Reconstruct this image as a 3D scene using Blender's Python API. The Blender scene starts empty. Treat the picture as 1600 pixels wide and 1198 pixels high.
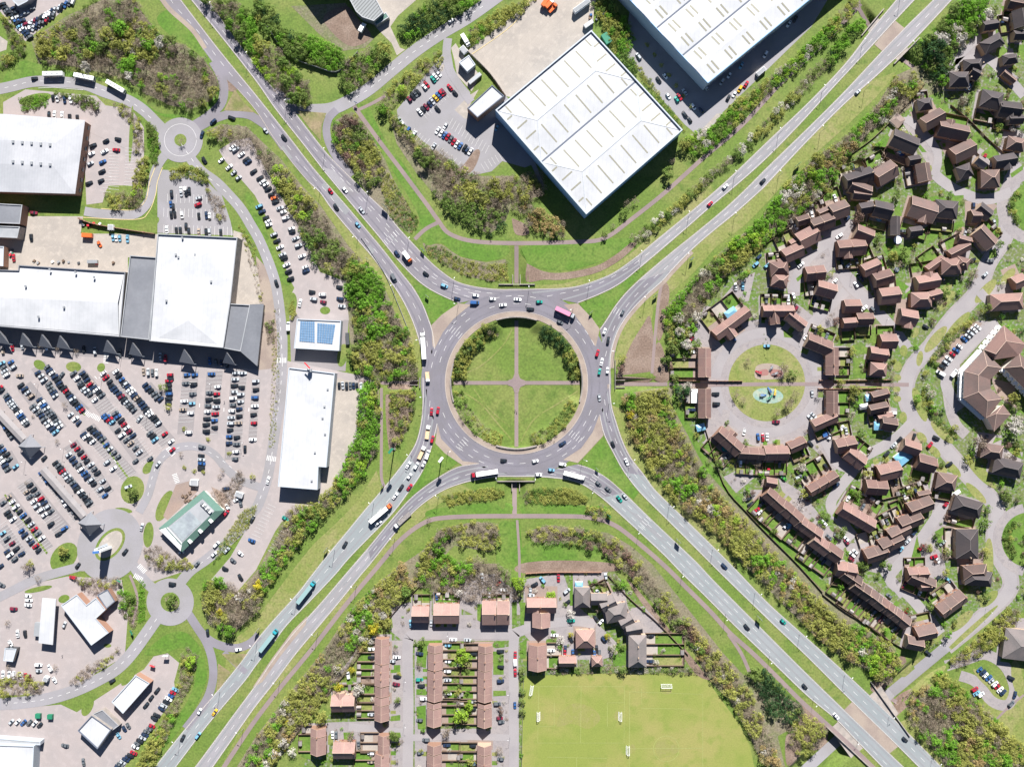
import bpy, math, random
import numpy as np
from mathutils import Vector, Matrix
from mathutils.geometry import tessellate_polygon
scene = bpy.context.scene
C = scene.collection
random.seed(7)

# ---------------- camera, sky, sun, exposure ----------------
S = 0.38            # metres on the ground per survey unit of the plan below
H = 560.0           # height of the drone
cam_d = bpy.data.cameras.new('camera'); cam = bpy.data.objects.new('camera', cam_d); C.objects.link(cam)
cam.location = (0, 0, H); cam.rotation_euler = (0, 0, 0)
cam_d.sensor_width = 36; cam_d.lens = 18.0 * H / (800 * S)
cam_d.clip_start = 1; cam_d.clip_end = 4000
scene.camera = cam
SUN_EL = math.radians(41); SUN_AZ = math.atan2(0.148, 0.989)
w = bpy.data.worlds.new('World'); scene.world = w; w.use_nodes = True
nt = w.node_tree; bg = nt.nodes['Background']
sky = nt.nodes.new('ShaderNodeTexSky'); sky.sky_type = 'NISHITA'; sky.sun_disc = False
sky.altitude = 1200; sky.air_density = .65; sky.dust_density = .3; sky.sun_elevation = SUN_EL; sky.sun_rotation = SUN_AZ
nt.links.new(sky.outputs[0], bg.inputs[0]); bg.inputs[1].default_value = 0.055
sd = bpy.data.lights.new('sun', 'SUN'); sd.energy = 5.0; sd.angle = math.radians(0.5); sd.color = (1, .975, .945)
sun = bpy.data.objects.new('sun', sd); C.objects.link(sun)
dv = Vector((-math.sin(SUN_AZ)*math.cos(SUN_EL), -math.cos(SUN_AZ)*math.cos(SUN_EL), -math.sin(SUN_EL)))
sun.rotation_euler = dv.to_track_quat('-Z', 'Y').to_euler(); sun.location = (60, 300, 300)
vs = scene.view_settings; vs.view_transform = 'Standard'; vs.look = 'None'; vs.gamma = 1; vs.exposure = 1.22

# ---------------- helpers ----------------
def W(x, y, h=0.0, z=None):
    """plan units -> metres for a point surveyed at height h"""
    f = (1 - h / H) * S
    return Vector(((x - 800) * f, (599 - y) * f, h if z is None else z))
def tile(ox, oy):
    return lambda x, y: (ox + x * .25047, oy + y * .25047)
def cr(pts, closed=False, n=6):
    """Catmull-Rom through pts"""
    P = [tuple(p[:2]) for p in pts]; out = []; m = len(P)
    rng = range(m) if closed else range(m - 1)
    for i in rng:
        if closed: a, b, c, d = P[(i-1) % m], P[i], P[(i+1) % m], P[(i+2) % m]
        else: a, b, c, d = P[max(i-1, 0)], P[i], P[i+1], P[min(i+2, m-1)]
        for k in range(n):
            t = k / n
            out.append(tuple(.5*((2*b[j]) + (c[j]-a[j])*t + (2*a[j]-5*b[j]+4*c[j]-d[j])*t*t + (3*b[j]-a[j]-3*c[j]+d[j])*t**3) for j in (0, 1)))
    if not closed: out.append(P[-1])
    return out
def ell(cx, cy, rx, ry=None, a0=0, a1=360, n=48, rot=0):
    ry = rx if ry is None else ry; o = []; r = math.radians(rot)
    full = abs(a1 - a0) >= 360
    for i in range(n if full else n + 1):
        t = math.radians(a0 + (a1 - a0) * i / n)
        x, y = rx*math.cos(t), ry*math.sin(t)
        o.append((cx + x*math.cos(r) - y*math.sin(r), cy + x*math.sin(r) + y*math.cos(r)))
    return o
class MB:
    def __init__(s): s.v = []; s.f = []; s.m = []
    def face(s, pts, m=0):
        b = len(s.v); s.v += [tuple(p) for p in pts]; s.f.append(tuple(range(b, b+len(pts)))); s.m.append(m)
    def box(s, c, d, m=0, rz=0.0, taper=1.0):
        x, y, z = d[0]/2, d[1]/2, d[2]/2; ca, sa = math.cos(rz), math.sin(rz); b = len(s.v)
        for zz, k in ((-z, 1.0), (z, taper)):
            for px, py in ((-x, -y), (x, -y), (x, y), (-x, y)):
                px *= k; py *= k
                s.v.append((c[0]+px*ca-py*sa, c[1]+px*sa+py*ca, c[2]+zz))
        for q in ((3, 2, 1, 0), (4, 5, 6, 7), (0, 1, 5, 4), (1, 2, 6, 5), (2, 3, 7, 6), (3, 0, 4, 7)):
            s.f.append(tuple(b+i for i in q)); s.m.append(m)
        return s
    def prism(s, poly, z0, z1, m=0, mt=None, cap=True, bottom=False):
        """vertical walls round a plan polygon of world xy points, with a top"""
        n = len(poly); b = len(s.v)
        ar = sum(poly[i][0]*poly[(i+1) % n][1]-poly[(i+1) % n][0]*poly[i][1] for i in range(n))
        if ar < 0: poly = poly[::-1]
        for z in (z0, z1): s.v += [(p[0], p[1], z) for p in poly]
        for i in range(n):
            j = (i+1) % n; s.f.append((b+i, b+j, b+n+j, b+n+i)); s.m.append(m)
        if cap:
            s.poly([(p[0], p[1], z1) for p in poly], m if mt is None else mt)
        if bottom: s.poly([(p[0], p[1], z0) for p in poly][::-1], m)
        return s
    def poly(s, pts, m=0):
        b = len(s.v); s.v += [tuple(p) for p in pts]
        for t in tessellate_polygon([[Vector(p) for p in pts]]):
            a, c, d = (Vector(pts[i]) for i in t)
            if (c-a).cross(d-a).z < 0: t = t[::-1]
            s.f.append(tuple(b+i for i in t)); s.m.append(m)
        return s
    def tube(s, p, q, r, r2=None, n=6, m=0):
        p, q = Vector(p), Vector(q); r2 = r if r2 is None else r2; d = (q-p).normalized()
        u = d.orthogonal().normalized(); v = d.cross(u); b = len(s.v)
        for o, rr in ((p, r), (q, r2)):
            for i in range(n):
                t = 2*math.pi*i/n; s.v.append(tuple(o + u*rr*math.cos(t) + v*rr*math.sin(t)))
        for i in range(n):
            j = (i+1) % n; s.f.append((b+i, b+j, b+n+j, b+n+i)); s.m.append(m)
        s.f.append(tuple(b+i for i in range(n))[::-1]); s.m.append(m)
        s.f.append(tuple(b+n+i for i in range(n))); s.m.append(m)
        return s
    def add(s, o, loc=(0, 0, 0), rz=0.0, sc=1.0, mmap=None):
        ca, sa = math.cos(rz)*sc, math.sin(rz)*sc; b = len(s.v)
        s.v += [(loc[0]+x*ca-y*sa, loc[1]+x*sa+y*ca, loc[2]+z*sc) for x, y, z in o.v]
        s.f += [tuple(i+b for i in f) for f in o.f]; s.m += [mmap(i) if mmap else i for i in o.m]
        return s
    def mesh(s, name, mats):
        me = bpy.data.meshes.new(name); me.from_pydata(s.v, [], s.f)
        for q in (mats if isinstance(mats, (list, tuple)) else [mats]): me.materials.append(q)
        me.polygons.foreach_set('material_index', s.m); me.update(); return me
    def build(s, name, mats, parent=None, loc=None, rz=0.0):
        return link(name, s.mesh(name, mats), parent, loc, rz)
def link(name, me, parent=None, loc=None, rz=0.0):
    o = bpy.data.objects.new(name, me); C.objects.link(o)
    if parent is not None: o.parent = parent
    if loc is not None: o.location = loc
    o.rotation_euler = (0, 0, rz); return o
def empty(name, loc, rz=0.0):
    o = bpy.data.objects.new(name, None); C.objects.link(o); o.location = loc; o.rotation_euler = (0, 0, rz)
    o.empty_display_size = .5; return o
def copy_tree(o, parent=None):
    c = o.copy(); C.objects.link(c)
    if parent is not None: c.parent = parent
    for ch in KIDS.get(o.name, []):
        k = copy_tree(ch, c)
        KIDS.setdefault(c.name, []).append(k)
    return c
KIDS = {}
def kid(parent, o): KIDS.setdefault(parent.name, []).append(o); return o
def struct(o, kind='structure'): o['kind'] = kind; return o
REG = []
def reg(o, phrase, cat, px, group=None, exact=False):
    o['category'] = cat
    if group: o['group'] = group
    REG.append((o, phrase, px, exact)); return o
ONES = 'first second third fourth fifth sixth seventh eighth ninth tenth eleventh twelfth'.split()
def ordi(n):
    if n <= 12: return ONES[n-1]
    return str(n) + ('th' if 10 <= n % 100 <= 20 else {1: 'st', 2: 'nd', 3: 'rd'}.get(n % 10, 'th'))
def finish_labels():
    g = {}
    for o, p, x, e in REG: g.setdefault(p, []).append((x, o, e))
    for p, L in g.items():
        if len(L) == 1 or L[0][2]:
            for x, o, e in L: o['label'] = p
            continue
        L.sort(key=lambda t: t[0])
        for i, (x, o, e) in enumerate(L):
            if len(L) == 2: o['label'] = p + (', the left one' if i == 0 else ', the right one')
            elif i == 0: o['label'] = p + ', leftmost of them'
            elif i == len(L)-1: o['label'] = p + ', rightmost of them'
            else: o['label'] = f'{p}, {ordi(i+1)} from the left'

# ---------------- materials ----------------
def mat(name, col, rough=.85, var=.15, fine=1.2, col2=None, coarse=.05, rnd=0.0, spec=.3, col3=None, stripe=None, metal=0.0, hi=.62, lo=.42, leaf=0.0):
    m = bpy.data.materials.new(name); m.use_nodes = True; t = m.node_tree; N = t.nodes; L = t.links
    b = N['Principled BSDF']; b.inputs['Roughness'].default_value = rough; b.inputs['Metallic'].default_value = metal
    b.inputs['Specular IOR Level'].default_value = spec
    geo = N.new('ShaderNodeNewGeometry')
    def noise(sc, det=3):
        n = N.new('ShaderNodeTexNoise'); n.inputs['Scale'].default_value = sc; n.inputs['Detail'].default_value = det
        L.new(geo.outputs['Position'], n.inputs['Vector']); return n.outputs['Fac']
    def ramp(f, a, c):
        r = N.new('ShaderNodeMapRange'); r.inputs[1].default_value = a; r.inputs[2].default_value = c; L.new(f, r.inputs[0]); return r.outputs[0]
    def mix(f, a, c, mode='MIX'):
        x = N.new('ShaderNodeMix'); x.data_type = 'RGBA'; x.blend_type = mode
        if isinstance(f, float): x.inputs[0].default_value = f
        else: L.new(f, x.inputs[0])
        for i, q in ((6, a), (7, c)):
            if isinstance(q, tuple): x.inputs[i].default_value = (*q, 1)
            else: L.new(q, x.inputs[i])
        return x.outputs[2]
    cur = tuple(col)
    if col2: cur = mix(ramp(noise(coarse, 6), lo, hi), cur, tuple(col2))
    if col3: cur = mix(ramp(noise(coarse*5.3, 5), .5, .72), cur, tuple(col3))
    if var:
        g = N.new('ShaderNodeMapRange'); g.inputs[1].default_value = .25; g.inputs[2].default_value = .75
        g.inputs[3].default_value = 1-var; g.inputs[4].default_value = 1+var; L.new(noise(fine, 5), g.inputs[0])
        gr = N.new('ShaderNodeCombineColor')
        for i in range(3): L.new(g.outputs[0], gr.inputs[i])
        cur = mix(1.0, cur, gr.outputs[0], 'MULTIPLY')
    if stripe:   # (period m, angle deg, darkness, duty)
        per, ang, dk, duty = stripe
        mp = N.new('ShaderNodeMapping'); mp.inputs['Rotation'].default_value = (0, 0, math.radians(ang)); L.new(geo.outputs['Position'], mp.inputs[0])
        sx = N.new('ShaderNodeSeparateXYZ'); L.new(mp.outputs[0], sx.inputs[0])
        a = N.new('ShaderNodeMath'); a.operation = 'DIVIDE'; L.new(sx.outputs[0], a.inputs[0]); a.inputs[1].default_value = per
        f = N.new('ShaderNodeMath'); f.operation = 'FRACT'; L.new(a.outputs[0], f.inputs[0])
        c = N.new('ShaderNodeMath'); c.operation = 'LESS_THAN'; L.new(f.outputs[0], c.inputs[0]); c.inputs[1].default_value = duty
        mm = N.new('ShaderNodeMath'); mm.operation = 'MULTIPLY'; L.new(c.outputs[0], mm.inputs[0]); mm.inputs[1].default_value = dk
        cur = mix(mm.outputs[0], cur, tuple(k*.45 for k in col))
    if rnd:
        oi = N.new('ShaderNodeObjectInfo'); g = N.new('ShaderNodeMapRange'); g.inputs[3].default_value = 1-rnd; g.inputs[4].default_value = 1+rnd
        L.new(oi.outputs['Random'], g.inputs[0]); gr = N.new('ShaderNodeCombineColor')
        for i in range(3): L.new(g.outputs[0], gr.inputs[i])
        cur = mix(1.0, cur, gr.outputs[0], 'MULTIPLY')
    if isinstance(cur, tuple): b.inputs['Base Color'].default_value = (*cur, 1)
    else: L.new(cur, b.inputs['Base Color'])
    if leaf:   # light passes through the leaves
        tl = N.new('ShaderNodeBsdfTranslucent'); ms = N.new('ShaderNodeMixShader'); ms.inputs[0].default_value = leaf
        L.new(cur, tl.inputs[0]); L.new(b.outputs[0], ms.inputs[1]); L.new(tl.outputs[0], ms.inputs[2]); L.new(ms.outputs[0], N['Material Output'].inputs[0])
    return m
M = {}
def mk(n, *a, **k): M[n] = mat(n, *a, **k)
mk('grass', (0.095, 0.145, 0.024), var=.3, fine=.9, col2=(0.135, 0.16, 0.04), coarse=.035, col3=(0.075, 0.12, 0.02))
mk('lush', (0.07, 0.145, 0.016), var=.28, fine=.8, col2=(0.105, 0.16, 0.028), coarse=.06, col3=(0.055, 0.11, 0.014))
mk('olive', (0.15, 0.17, 0.045), var=.28, fine=.9, col2=(0.19, 0.185, 0.07), coarse=.05, col3=(0.11, 0.15, 0.03))
mk('field', (0.165, 0.194, 0.04), var=.14, fine=1.4, col2=(0.212, 0.202, 0.062), coarse=.03, col3=(0.148, 0.182, 0.036))
mk('field_worn', (0.19, 0.188, 0.058), var=.14, fine=1.3, col2=(0.178, 0.19, 0.045), coarse=.09, col3=(0.205, 0.192, 0.07))
mk('dry', (.21, .165, .095), var=.25, fine=.8, col2=(.12, .13, .04), coarse=.09)
mk('scrub', (0.15, 0.13, 0.085), var=.4, fine=1.0, col2=(0.11, 0.125, 0.05), coarse=.07, col3=(0.17, 0.145, 0.11))
mk('soil', (0.15, 0.105, 0.08), var=.35, fine=1.1, col2=(0.19, 0.14, 0.11), coarse=.12)
mk('asphalt', (0.165, 0.153, 0.166), var=.07, fine=2.2, col2=(0.188, 0.175, 0.197), coarse=.06, spec=.2)
mk('asphalt_new', (0.142, 0.133, 0.147), var=.08, fine=2.2, col2=(0.16, 0.15, 0.172), coarse=.07, spec=.2)
mk('asphalt_pale', (0.215, 0.205, 0.209), var=.07, fine=2.2, col2=(0.237, 0.226, 0.238), coarse=.06, spec=.2)
mk('asphalt_cool', (0.195, 0.213, 0.217), var=.06, fine=2.2, col2=(0.215, 0.227, 0.232), coarse=.05, spec=.2)
mk('carpark', (0.285, 0.248, 0.238), var=.07, fine=2, col2=(0.262, 0.234, 0.228), coarse=.05, col3=(0.312, 0.272, 0.262), spec=.2)
mk('concrete', (0.31, 0.275, 0.24), var=.08, fine=1.5, col2=(0.27, 0.242, 0.215), coarse=.06, col3=(0.345, 0.305, 0.265), spec=.2, stripe=(5.2, 41, .12, .05))
mk('bay_tarmac', (0.215, 0.194, 0.192), var=.08, fine=2, col2=(0.195, 0.178, 0.178), coarse=.08, spec=.2)
mk('worn_tarmac', (.136, .128, .147), var=.1, fine=1.6, col2=(.15, .141, .158), coarse=.1, spec=.2)
mk('worn_tarmac_pale', (.192, .195, .202), var=.09, fine=1.6, col2=(.2, .2, .206), coarse=.1, spec=.2)
mk('hip_roof_grey', (.36, .362, .375), var=.05, fine=.5, col2=(.31, .315, .33), coarse=.06, stripe=(1.6, 5, .12, .15), rough=.6)
mk('estate_paving', (0.225, 0.203, 0.203), var=.12, fine=1.4, col2=(0.248, 0.222, 0.216), coarse=.08, col3=(0.195, 0.177, 0.18), spec=.2)
mk('garden', (0.08, 0.135, 0.022), var=.3, fine=.9, col2=(0.105, 0.13, 0.04), coarse=.11, col3=(0.2, 0.185, 0.183), hi=.56, lo=.47)
mk('block_paving', (.24, .18, .15), var=.12, fine=1.6, col2=(.21, .165, .145), coarse=.1, spec=.2)
mk('path', (.205, .158, .15), var=.08, fine=1.5, col2=(.18, .14, .138), coarse=.09, spec=.2)
mk('pave_tan', (.27, .22, .18), var=.1, fine=1.5, col2=(.22, .175, .15), coarse=.1, spec=.2)
mk('kerb', (.33, .29, .26), var=.1)
mk('paint', (.55, .54, .52), var=.14, fine=1.5, rough=.7)
mk('paint_yellow', (.5, .4, .2), var=.12, fine=1.5)
mk('paint_faint', (.25, .275, .095), var=.2, fine=1.5)
mk('white_roof', (.415, .417, .425), var=.045, fine=.35, col2=(.365, .37, .38), coarse=.06, stripe=(2.4, 4, .13, .1), rough=.6)
mk('white_wall', (.36, .39, .42), var=.04, rough=.5)
mk('blue_wall', (.22, .36, .52), var=.04, rough=.5)
mk('grey_roof', (.14, .145, .16), var=.06, fine=.7, col2=(.165, .17, .185), coarse=.07)
mk('pale_roof', (.28, .285, .295), var=.05, fine=.7, col2=(.23, .24, .25), coarse=.1)
mk('rib_roof', (.24, .25, .25), var=.05, stripe=(1.6, 42, .75, .4))
mk('gutter', (.10, .115, .15), var=.05)
mk('skylight', (.235, .225, .175), var=.08, fine=.8, rough=.3)
mk('solar', (0.15, 0.26, 0.4), var=.1, fine=.6, rough=.15, spec=.6, stripe=(1.7, 4, .5, .12))
mk('green_roof', (0.085, 0.155, 0.125), var=.08, fine=.8)
mk('slate_flat', (.26, .29, .30), var=.12, fine=.7, col2=(.2, .22, .24), coarse=.15)
mk('roof_pink', (.185, .112, .095), var=.13, fine=1.6, col2=(.158, .10, .088), coarse=.15, rnd=.28)
mk('roof_brown', (.118, .078, .068), var=.13, fine=1.6, col2=(.10, .072, .064), coarse=.15, rnd=.28)
mk('roof_dark', (.06, .049, .049), var=.14, fine=1.6, col2=(.05, .043, .045), coarse=.15, rnd=.15)
mk('roof_pale_pink', (.27, .17, .145), var=.13, fine=1.6, col2=(.235, .15, .13), coarse=.15, rnd=.1)
mk('road_bleached', (.255, .235, .235), var=.07, fine=2, col2=(.23, .212, .216), coarse=.07, spec=.2)
mk('roof_grey', (.17, .145, .138), var=.12, fine=1.6, col2=(.14, .125, .12), coarse=.15, rnd=.1)
mk('ridge', (.42, .30, .24), var=.1)
mk('brick', (.26, .15, .105), var=.12, fine=2.5, rnd=.15)
mk('brick_buff', (.38, .28, .2), var=.12, fine=2.5, rnd=.1)
mk('render', (.6, .55, .48), var=.06)
mk('glass', (.02, .028, .035), var=0, rough=.08, spec=.6)
mk('pane', (.06, .08, .1), var=0, rough=.12, spec=.6)
mk('upvc', (.7, .7, .68), var=.02, rough=.5)
mk('door_paint', (.16, .06, .05), var=.05, rnd=.5)
mk('timber', (.15, .105, .075), var=.2, fine=2, rnd=.25)
mk('shed_roof', (.22, .2, .19), var=.15, rnd=.35)
mk('canopy_pale', (.255, .235, .23), var=.06, fine=1, col2=(.225, .21, .208), coarse=.2)
mk('canopy_grey', (.17, .172, .185), var=.06)
mk('white_plastic', (.75, .75, .73), var=.02, rough=.5)
mk('steel', (.30, .31, .32), var=.05, rough=.45, metal=.4)
mk('dark_metal', (.06, .065, .07), var=.05, rough=.5)
mk('tyre', (.015, .015, .016), var=0, rough=.9)
mk('conc_wall', (.30, .26, .23), var=.12, fine=1.2, col2=(.22, .2, .18), coarse=.3)
mk('trunk', (.09, .07, .055), var=.2, fine=3)
mk('sign_blue', (.05, .13, .32), var=.03, rough=.5)
mk('sign_green', (.02, .16, .09), var=.03, rough=.5)
mk('sign_red', (.5, .03, .04), var=.03, rough=.5)
mk('sign_back', (.28, .29, .3), var=.05, rough=.5)
mk('play_red', (0.24, 0.12, 0.105), var=.12, fine=1.5)
mk('play_teal', (0.17, 0.27, 0.23), var=.15, fine=.8, col2=(0.27, 0.3, 0.23), coarse=.25)
mk('skin', (.45, .28, .2), var=0); mk('cloth_dark', (.03, .035, .05), var=0); mk('cloth_red', (.35, .05, .05), var=0); mk('hair', (.04, .025, .015), var=0)
CARCOL = {'w': (.72, .72, .72), 's': (.38, .40, .42), 'k': (.018, .02, .024), 'g': (.11, .12, .13), 'b': (.03, .09, .24), 'c': (.15, .33, .45), 'r': (.33, .015, .03),
          'm': (.17, .02, .04), 'y': (.6, .36, .03), 'o': (.6, .12, .03), 't': (.02, .25, .2), 'e': (.02, .035, .075), 'h': (.3, .24, .19), 'n': (.05, .28, .04)}
CARNAME = {'w': 'white', 's': 'silver', 'k': 'black', 'g': 'dark grey', 'b': 'blue', 'c': 'pale blue', 'r': 'red', 'm': 'maroon', 'y': 'yellow', 'o': 'orange',
           't': 'teal', 'e': 'navy', 'h': 'beige', 'n': 'green'}
for k_, c_ in CARCOL.items(): M['car_'+k_] = mat('car_paint_'+CARNAME[k_].replace(' ', '_'), c_, rough=.25, var=0, spec=.5)
LEAF = {'bare': ((.33, .27, .21), (.25, .205, .155)), 'olive': ((.33, .335, .09), (.25, .27, .07)), 'green': ((.17, .34, .04), (.125, .25, .032)),
        'lime': ((.28, .42, .05), (.23, .36, .04)), 'dark': ((.05, .105, .038), (.04, .08, .032)), 'mid': ((.14, .22, .05), (.18, .23, .065)), 'blossom': ((.54, .51, .46), (.34, .31, .24)),
        'brown': ((.35, .26, .12), (.28, .24, .10)), 'yellow': ((.48, .41, .04), (.34, .33, .04)), 'plum': ((.22, .14, .115), (.17, .12, .09))}
for k_, (a_, b_) in LEAF.items(): M['leaf_'+k_] = mat('foliage_'+k_, a_, var=.38, fine=1.3, col2=b_, coarse=.09, rnd=.16, spec=.1, rough=.9, leaf=.45)

# ---------------- surfaces ----------------
LV = .03
FLAT = ('main_road', 'approach_road', 'median_paving', 'footway', 'slip_road', 'splitter_paving', 'splitter_grass', 'roundabout_road', 'foot_and_cycle_path')
def sheet(name, polys, level, m, smooth=False, kind='structure'):
    b = MB()
    for k, p in enumerate(polys):
        p = cr(p, True, 5) if smooth else p
        fl = name in FLAT
        b.poly([tuple(W(x, y, 0, level*LV + .0006*k + (0 if fl else relief(x, y)))) for x, y in p])
    o = b.build(name, M[m]); struct(o, kind); return o
def offset(pts, d):
    out = []
    for i, p in enumerate(pts):
        a = pts[max(i-1, 0)]; c = pts[min(i+1, len(pts)-1)]
        dx, dy = c[0]-a[0], c[1]-a[1]; l = math.hypot(dx, dy) or 1
        out.append((p[0]-dy/l*d, p[1]+dx/l*d))
    return out
def strip(b, pts, width, z, m=0, rel=False):
    L, R = offset(pts, width/2), offset(pts, -width/2)
    for i in range(len(pts)-1):
        b.face([W(*q, 0, z + (relief(*q) if rel else 0)) for q in (L[i], L[i+1], R[i+1], R[i])], m)
def ribbon(name, lines, level, m, kind='structure'):
    b = MB()
    for k, (pts, wd) in enumerate(lines): strip(b, cr(pts, False, 5), wd, level*LV+.0035*k, 0, name not in FLAT)
    return struct(b.build(name, M[m]), kind)
def between(A, B):   # polygon between two edge lines
    return cr(A) + cr(B)[::-1]
def resample(pts, step):
    out = [pts[0]]; acc = 0.0
    for a, b in zip(pts, pts[1:]):
        l = math.hypot(b[0]-a[0], b[1]-a[1]); 
        if l < 1e-9: continue
        t = step - acc
        while t <= l:
            out.append((a[0]+(b[0]-a[0])*t/l, a[1]+(b[1]-a[1])*t/l)); t += step
        acc = l - (t - step)
    return out
def lerp_lines(A, B, f, n=60):
    def par(P):
        P = cr(P); L = [0]
        for a, b in zip(P, P[1:]): L.append(L[-1]+math.hypot(b[0]-a[0], b[1]-a[1]))
        o = []
        for i in range(n+1):
            d = L[-1]*i/n; j = 0
            while j < len(L)-2 and L[j+1] < d: j += 1
            t = (d-L[j])/max(L[j+1]-L[j], 1e-6); o.append((P[j][0]+(P[j+1][0]-P[j][0])*t, P[j][1]+(P[j+1][1]-P[j][1])*t))
        return o
    return [(a[0]+(b[0]-a[0])*f, a[1]+(b[1]-a[1])*f) for a, b in zip(par(A), par(B))]
MARK = MB()
def dashes(pts, dash=10, gap=11, wd=.75, m=0, z=5):
    P = resample(pts, 1.0); i = 0
    while i + dash < len(P):
        strip(MARK, P[i:i+dash+1:max(1, dash//3)], wd, z*LV, m); i += dash + gap
def line(pts, wd=.5, m=0, z=5): strip(MARK, pts, wd, z*LV, m)
# ---------------- the lie of the land ----------------
RC = (807.0, 598.0)
def sstep(t): t = min(max(t, 0.0), 1.0); return t*t*(3-2*t)
# cuttings: (x0,y0,z0, x1,y1,z1, half width, bank)
CUTS = [(807, 443, -3.2, 807, 384, 0, 6, 12), (805, 753, -3.2, 804, 806, 0, 6, 14), (652, 598, -3, 598, 598, 0, 4, 7), (965, 600, -3, 1045, 600, 0, 4, 7),
        (1337, 4, 0, 1362, 36, -4, 5, 6), (1362, 36, -4, 1415, 90, -4, 5, 6), (1415, 90, -4, 1440, 116, 0, 5, 6),
        (1476, 1012, 0, 1398, 1086, -5.5, 14, 10), (1398, 1086, -5.5, 1330, 1146, -5.5, 16, 10), (1330, 1146, -5.5, 1262, 1206, -4, 16, 12), (1262, 1206, -4, 1190, 1270, 0, 16, 12)]
def relief(x, y):
    z = 0.0
    dx, dy = x-RC[0], y-RC[1]; r = math.hypot(dx, dy)
    if r < 104:
        a = abs((math.degrees(math.atan2(dy, dx)) + 45) % 90 - 45)
        bank = sstep((103.5-r)/26)
        op = 1.0 if a < 13 else 1-sstep((a-13)/7)
        z = -3.8*max(bank, op)
        return z
    for x0, y0, z0, x1, y1, z1, hw, bk in CUTS:
        ex, ey = x1-x0, y1-y0; L2 = ex*ex+ey*ey
        t = ((x-x0)*ex+(y-y0)*ey)/L2
        if t < -0.03 or t > 1.03: continue
        d = abs((x-x0)*ey-(y-y0)*ex)/math.sqrt(L2); t = min(max(t, 0), 1)
        k = 1-sstep((d-hw)/bk)
        if k > 0: z = min(z, (z0+(z1-z0)*t)*k)
    return z
def ground():
    st = 3.0; xs = np.arange(-120, 1722, st); ys = np.arange(-120, 1321, st)
    nx, ny = len(xs), len(ys); X, Y = np.meshgrid(xs, ys); Z = np.zeros_like(X)
    boxes = [(700, 490, 915, 705), (780, 375, 835, 450), (780, 745, 835, 815), (590, 580, 660, 616), (958, 580, 1050, 620), (1320, -10, 1460, 130), (1170, 990, 1500, 1290)]
    for x0, y0, x1, y1 in boxes:
        for j in np.where((ys >= y0) & (ys <= y1))[0]:
            for i in np.where((xs >= x0) & (xs <= x1))[0]:
                z = relief(xs[i], ys[j])
                if z < Z[j, i]: Z[j, i] = z
    V = np.stack([(X-800)*S, (599-Y)*S, Z], -1).reshape(-1, 3)
    I = np.arange(nx*ny).reshape(ny, nx)
    F = np.stack([I[1:, :-1], I[1:, 1:], I[:-1, 1:], I[:-1, :-1]], -1).reshape(-1, 4)
    me = bpy.data.meshes.new('ground')
    # skirt out to the horizon
    R = 4000.0; x0, x1, y0, y1 = V[:, 0].min(), V[:, 0].max(), V[:, 1].min(), V[:, 1].max()
    sk = np.array([(-R, -R, 0), (R, -R, 0), (R, R, 0), (-R, R, 0), (x0, y0, 0), (x1, y0, 0), (x1, y1, 0), (x0, y1, 0)]); n = len(V)
    F2 = np.array([(0, 1, 5, 4), (1, 2, 6, 5), (2, 3, 7, 6), (3, 0, 4, 7)]) + n
    V = np.vstack([V, sk]); F = np.vstack([F, F2])
    me.vertices.add(len(V)); me.vertices.foreach_set('co', V.ravel())
    me.loops.add(F.size); me.loops.foreach_set('vertex_index', F.ravel().astype(np.int32))
    me.polygons.add(len(F)); me.polygons.foreach_set('loop_start', np.arange(0, F.size, 4, dtype=np.int32))
    me.polygons.foreach_set('use_smooth', np.ones(len(F), dtype=bool))
    me.update(calc_edges=True); me.materials.append(M['grass']); struct(link('ground', me))
ground()
def drape(name, lines, m, lift=.1, step=2.5, nw=3):
    b = MB()
    for pts, wd in lines:
        P = resample(cr(pts, False, 6), step)
        rows = [offset(P, wd*(k/nw-.5)) for k in range(nw+1)]
        for k in range(nw):
            for i in range(len(P)-1):
                b.face([W(*q, 0, relief(*q)+lift) for q in (rows[k+1][i], rows[k+1][i+1], rows[k][i+1], rows[k][i])])
    return struct(b.build(name, M[m]))

# ---------------- carriageway edges (plan units) ----------------
NW_W_OUT = [(240, -18), (250, 0), (265, 19), (298, 49), (318, 78), (335, 101), (352, 122), (371, 140), (400, 174), (425, 213), (445, 240), (463, 263), (483, 286), (500, 302), (520, 330), (563, 381), (582, 403), (604, 433), (623, 460), (638, 488), (650, 518), (657, 545), (660, 575)]
NW_W_IN = [(268, -20), (283, 0), (341, 76), (400, 148), (450, 211), (488, 260), (523, 300), (550, 331), (575, 361), (600, 391), (625, 423), (645, 448), (660, 473), (670, 498), (677, 520), (680, 545)]
NW_E_IN = [(283, -20), (298, 0), (350, 64), (400, 128), (430, 171), (475, 228), (510, 273), (540, 309), (560, 333), (588, 366), (618, 403), (640, 427), (660, 445), (683, 459), (716, 474)]
NW_E_OUT = [(312, -18), (325, 0), (360, 50), (400, 103), (415, 124), (443, 156), (462, 177), (500, 226), (520, 249), (545, 274), (575, 304), (603, 331), (625, 358), (650, 385), (668, 404), (688, 422), (713, 439), (740, 447), (770, 451), (806, 452)]
NE_W_OUT = [(806, 452), (835, 451), (875, 450), (905, 446), (938, 435), (963, 423), (995, 400), (1025, 375), (1063, 344), (1115, 300), (1148, 270), (1200, 220), (1263, 160), (1320, 100), (1360, 48), (1400, 0), (1412, -16)]
NE_W_IN = [(903, 474), (940, 459), (970, 443), (1000, 419), (1038, 387), (1075, 355), (1108, 326), (1158, 284), (1200, 246), (1250, 195), (1300, 140), (1365, 70), (1398, 34), (1430, 0), (1445, -16)]
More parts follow.
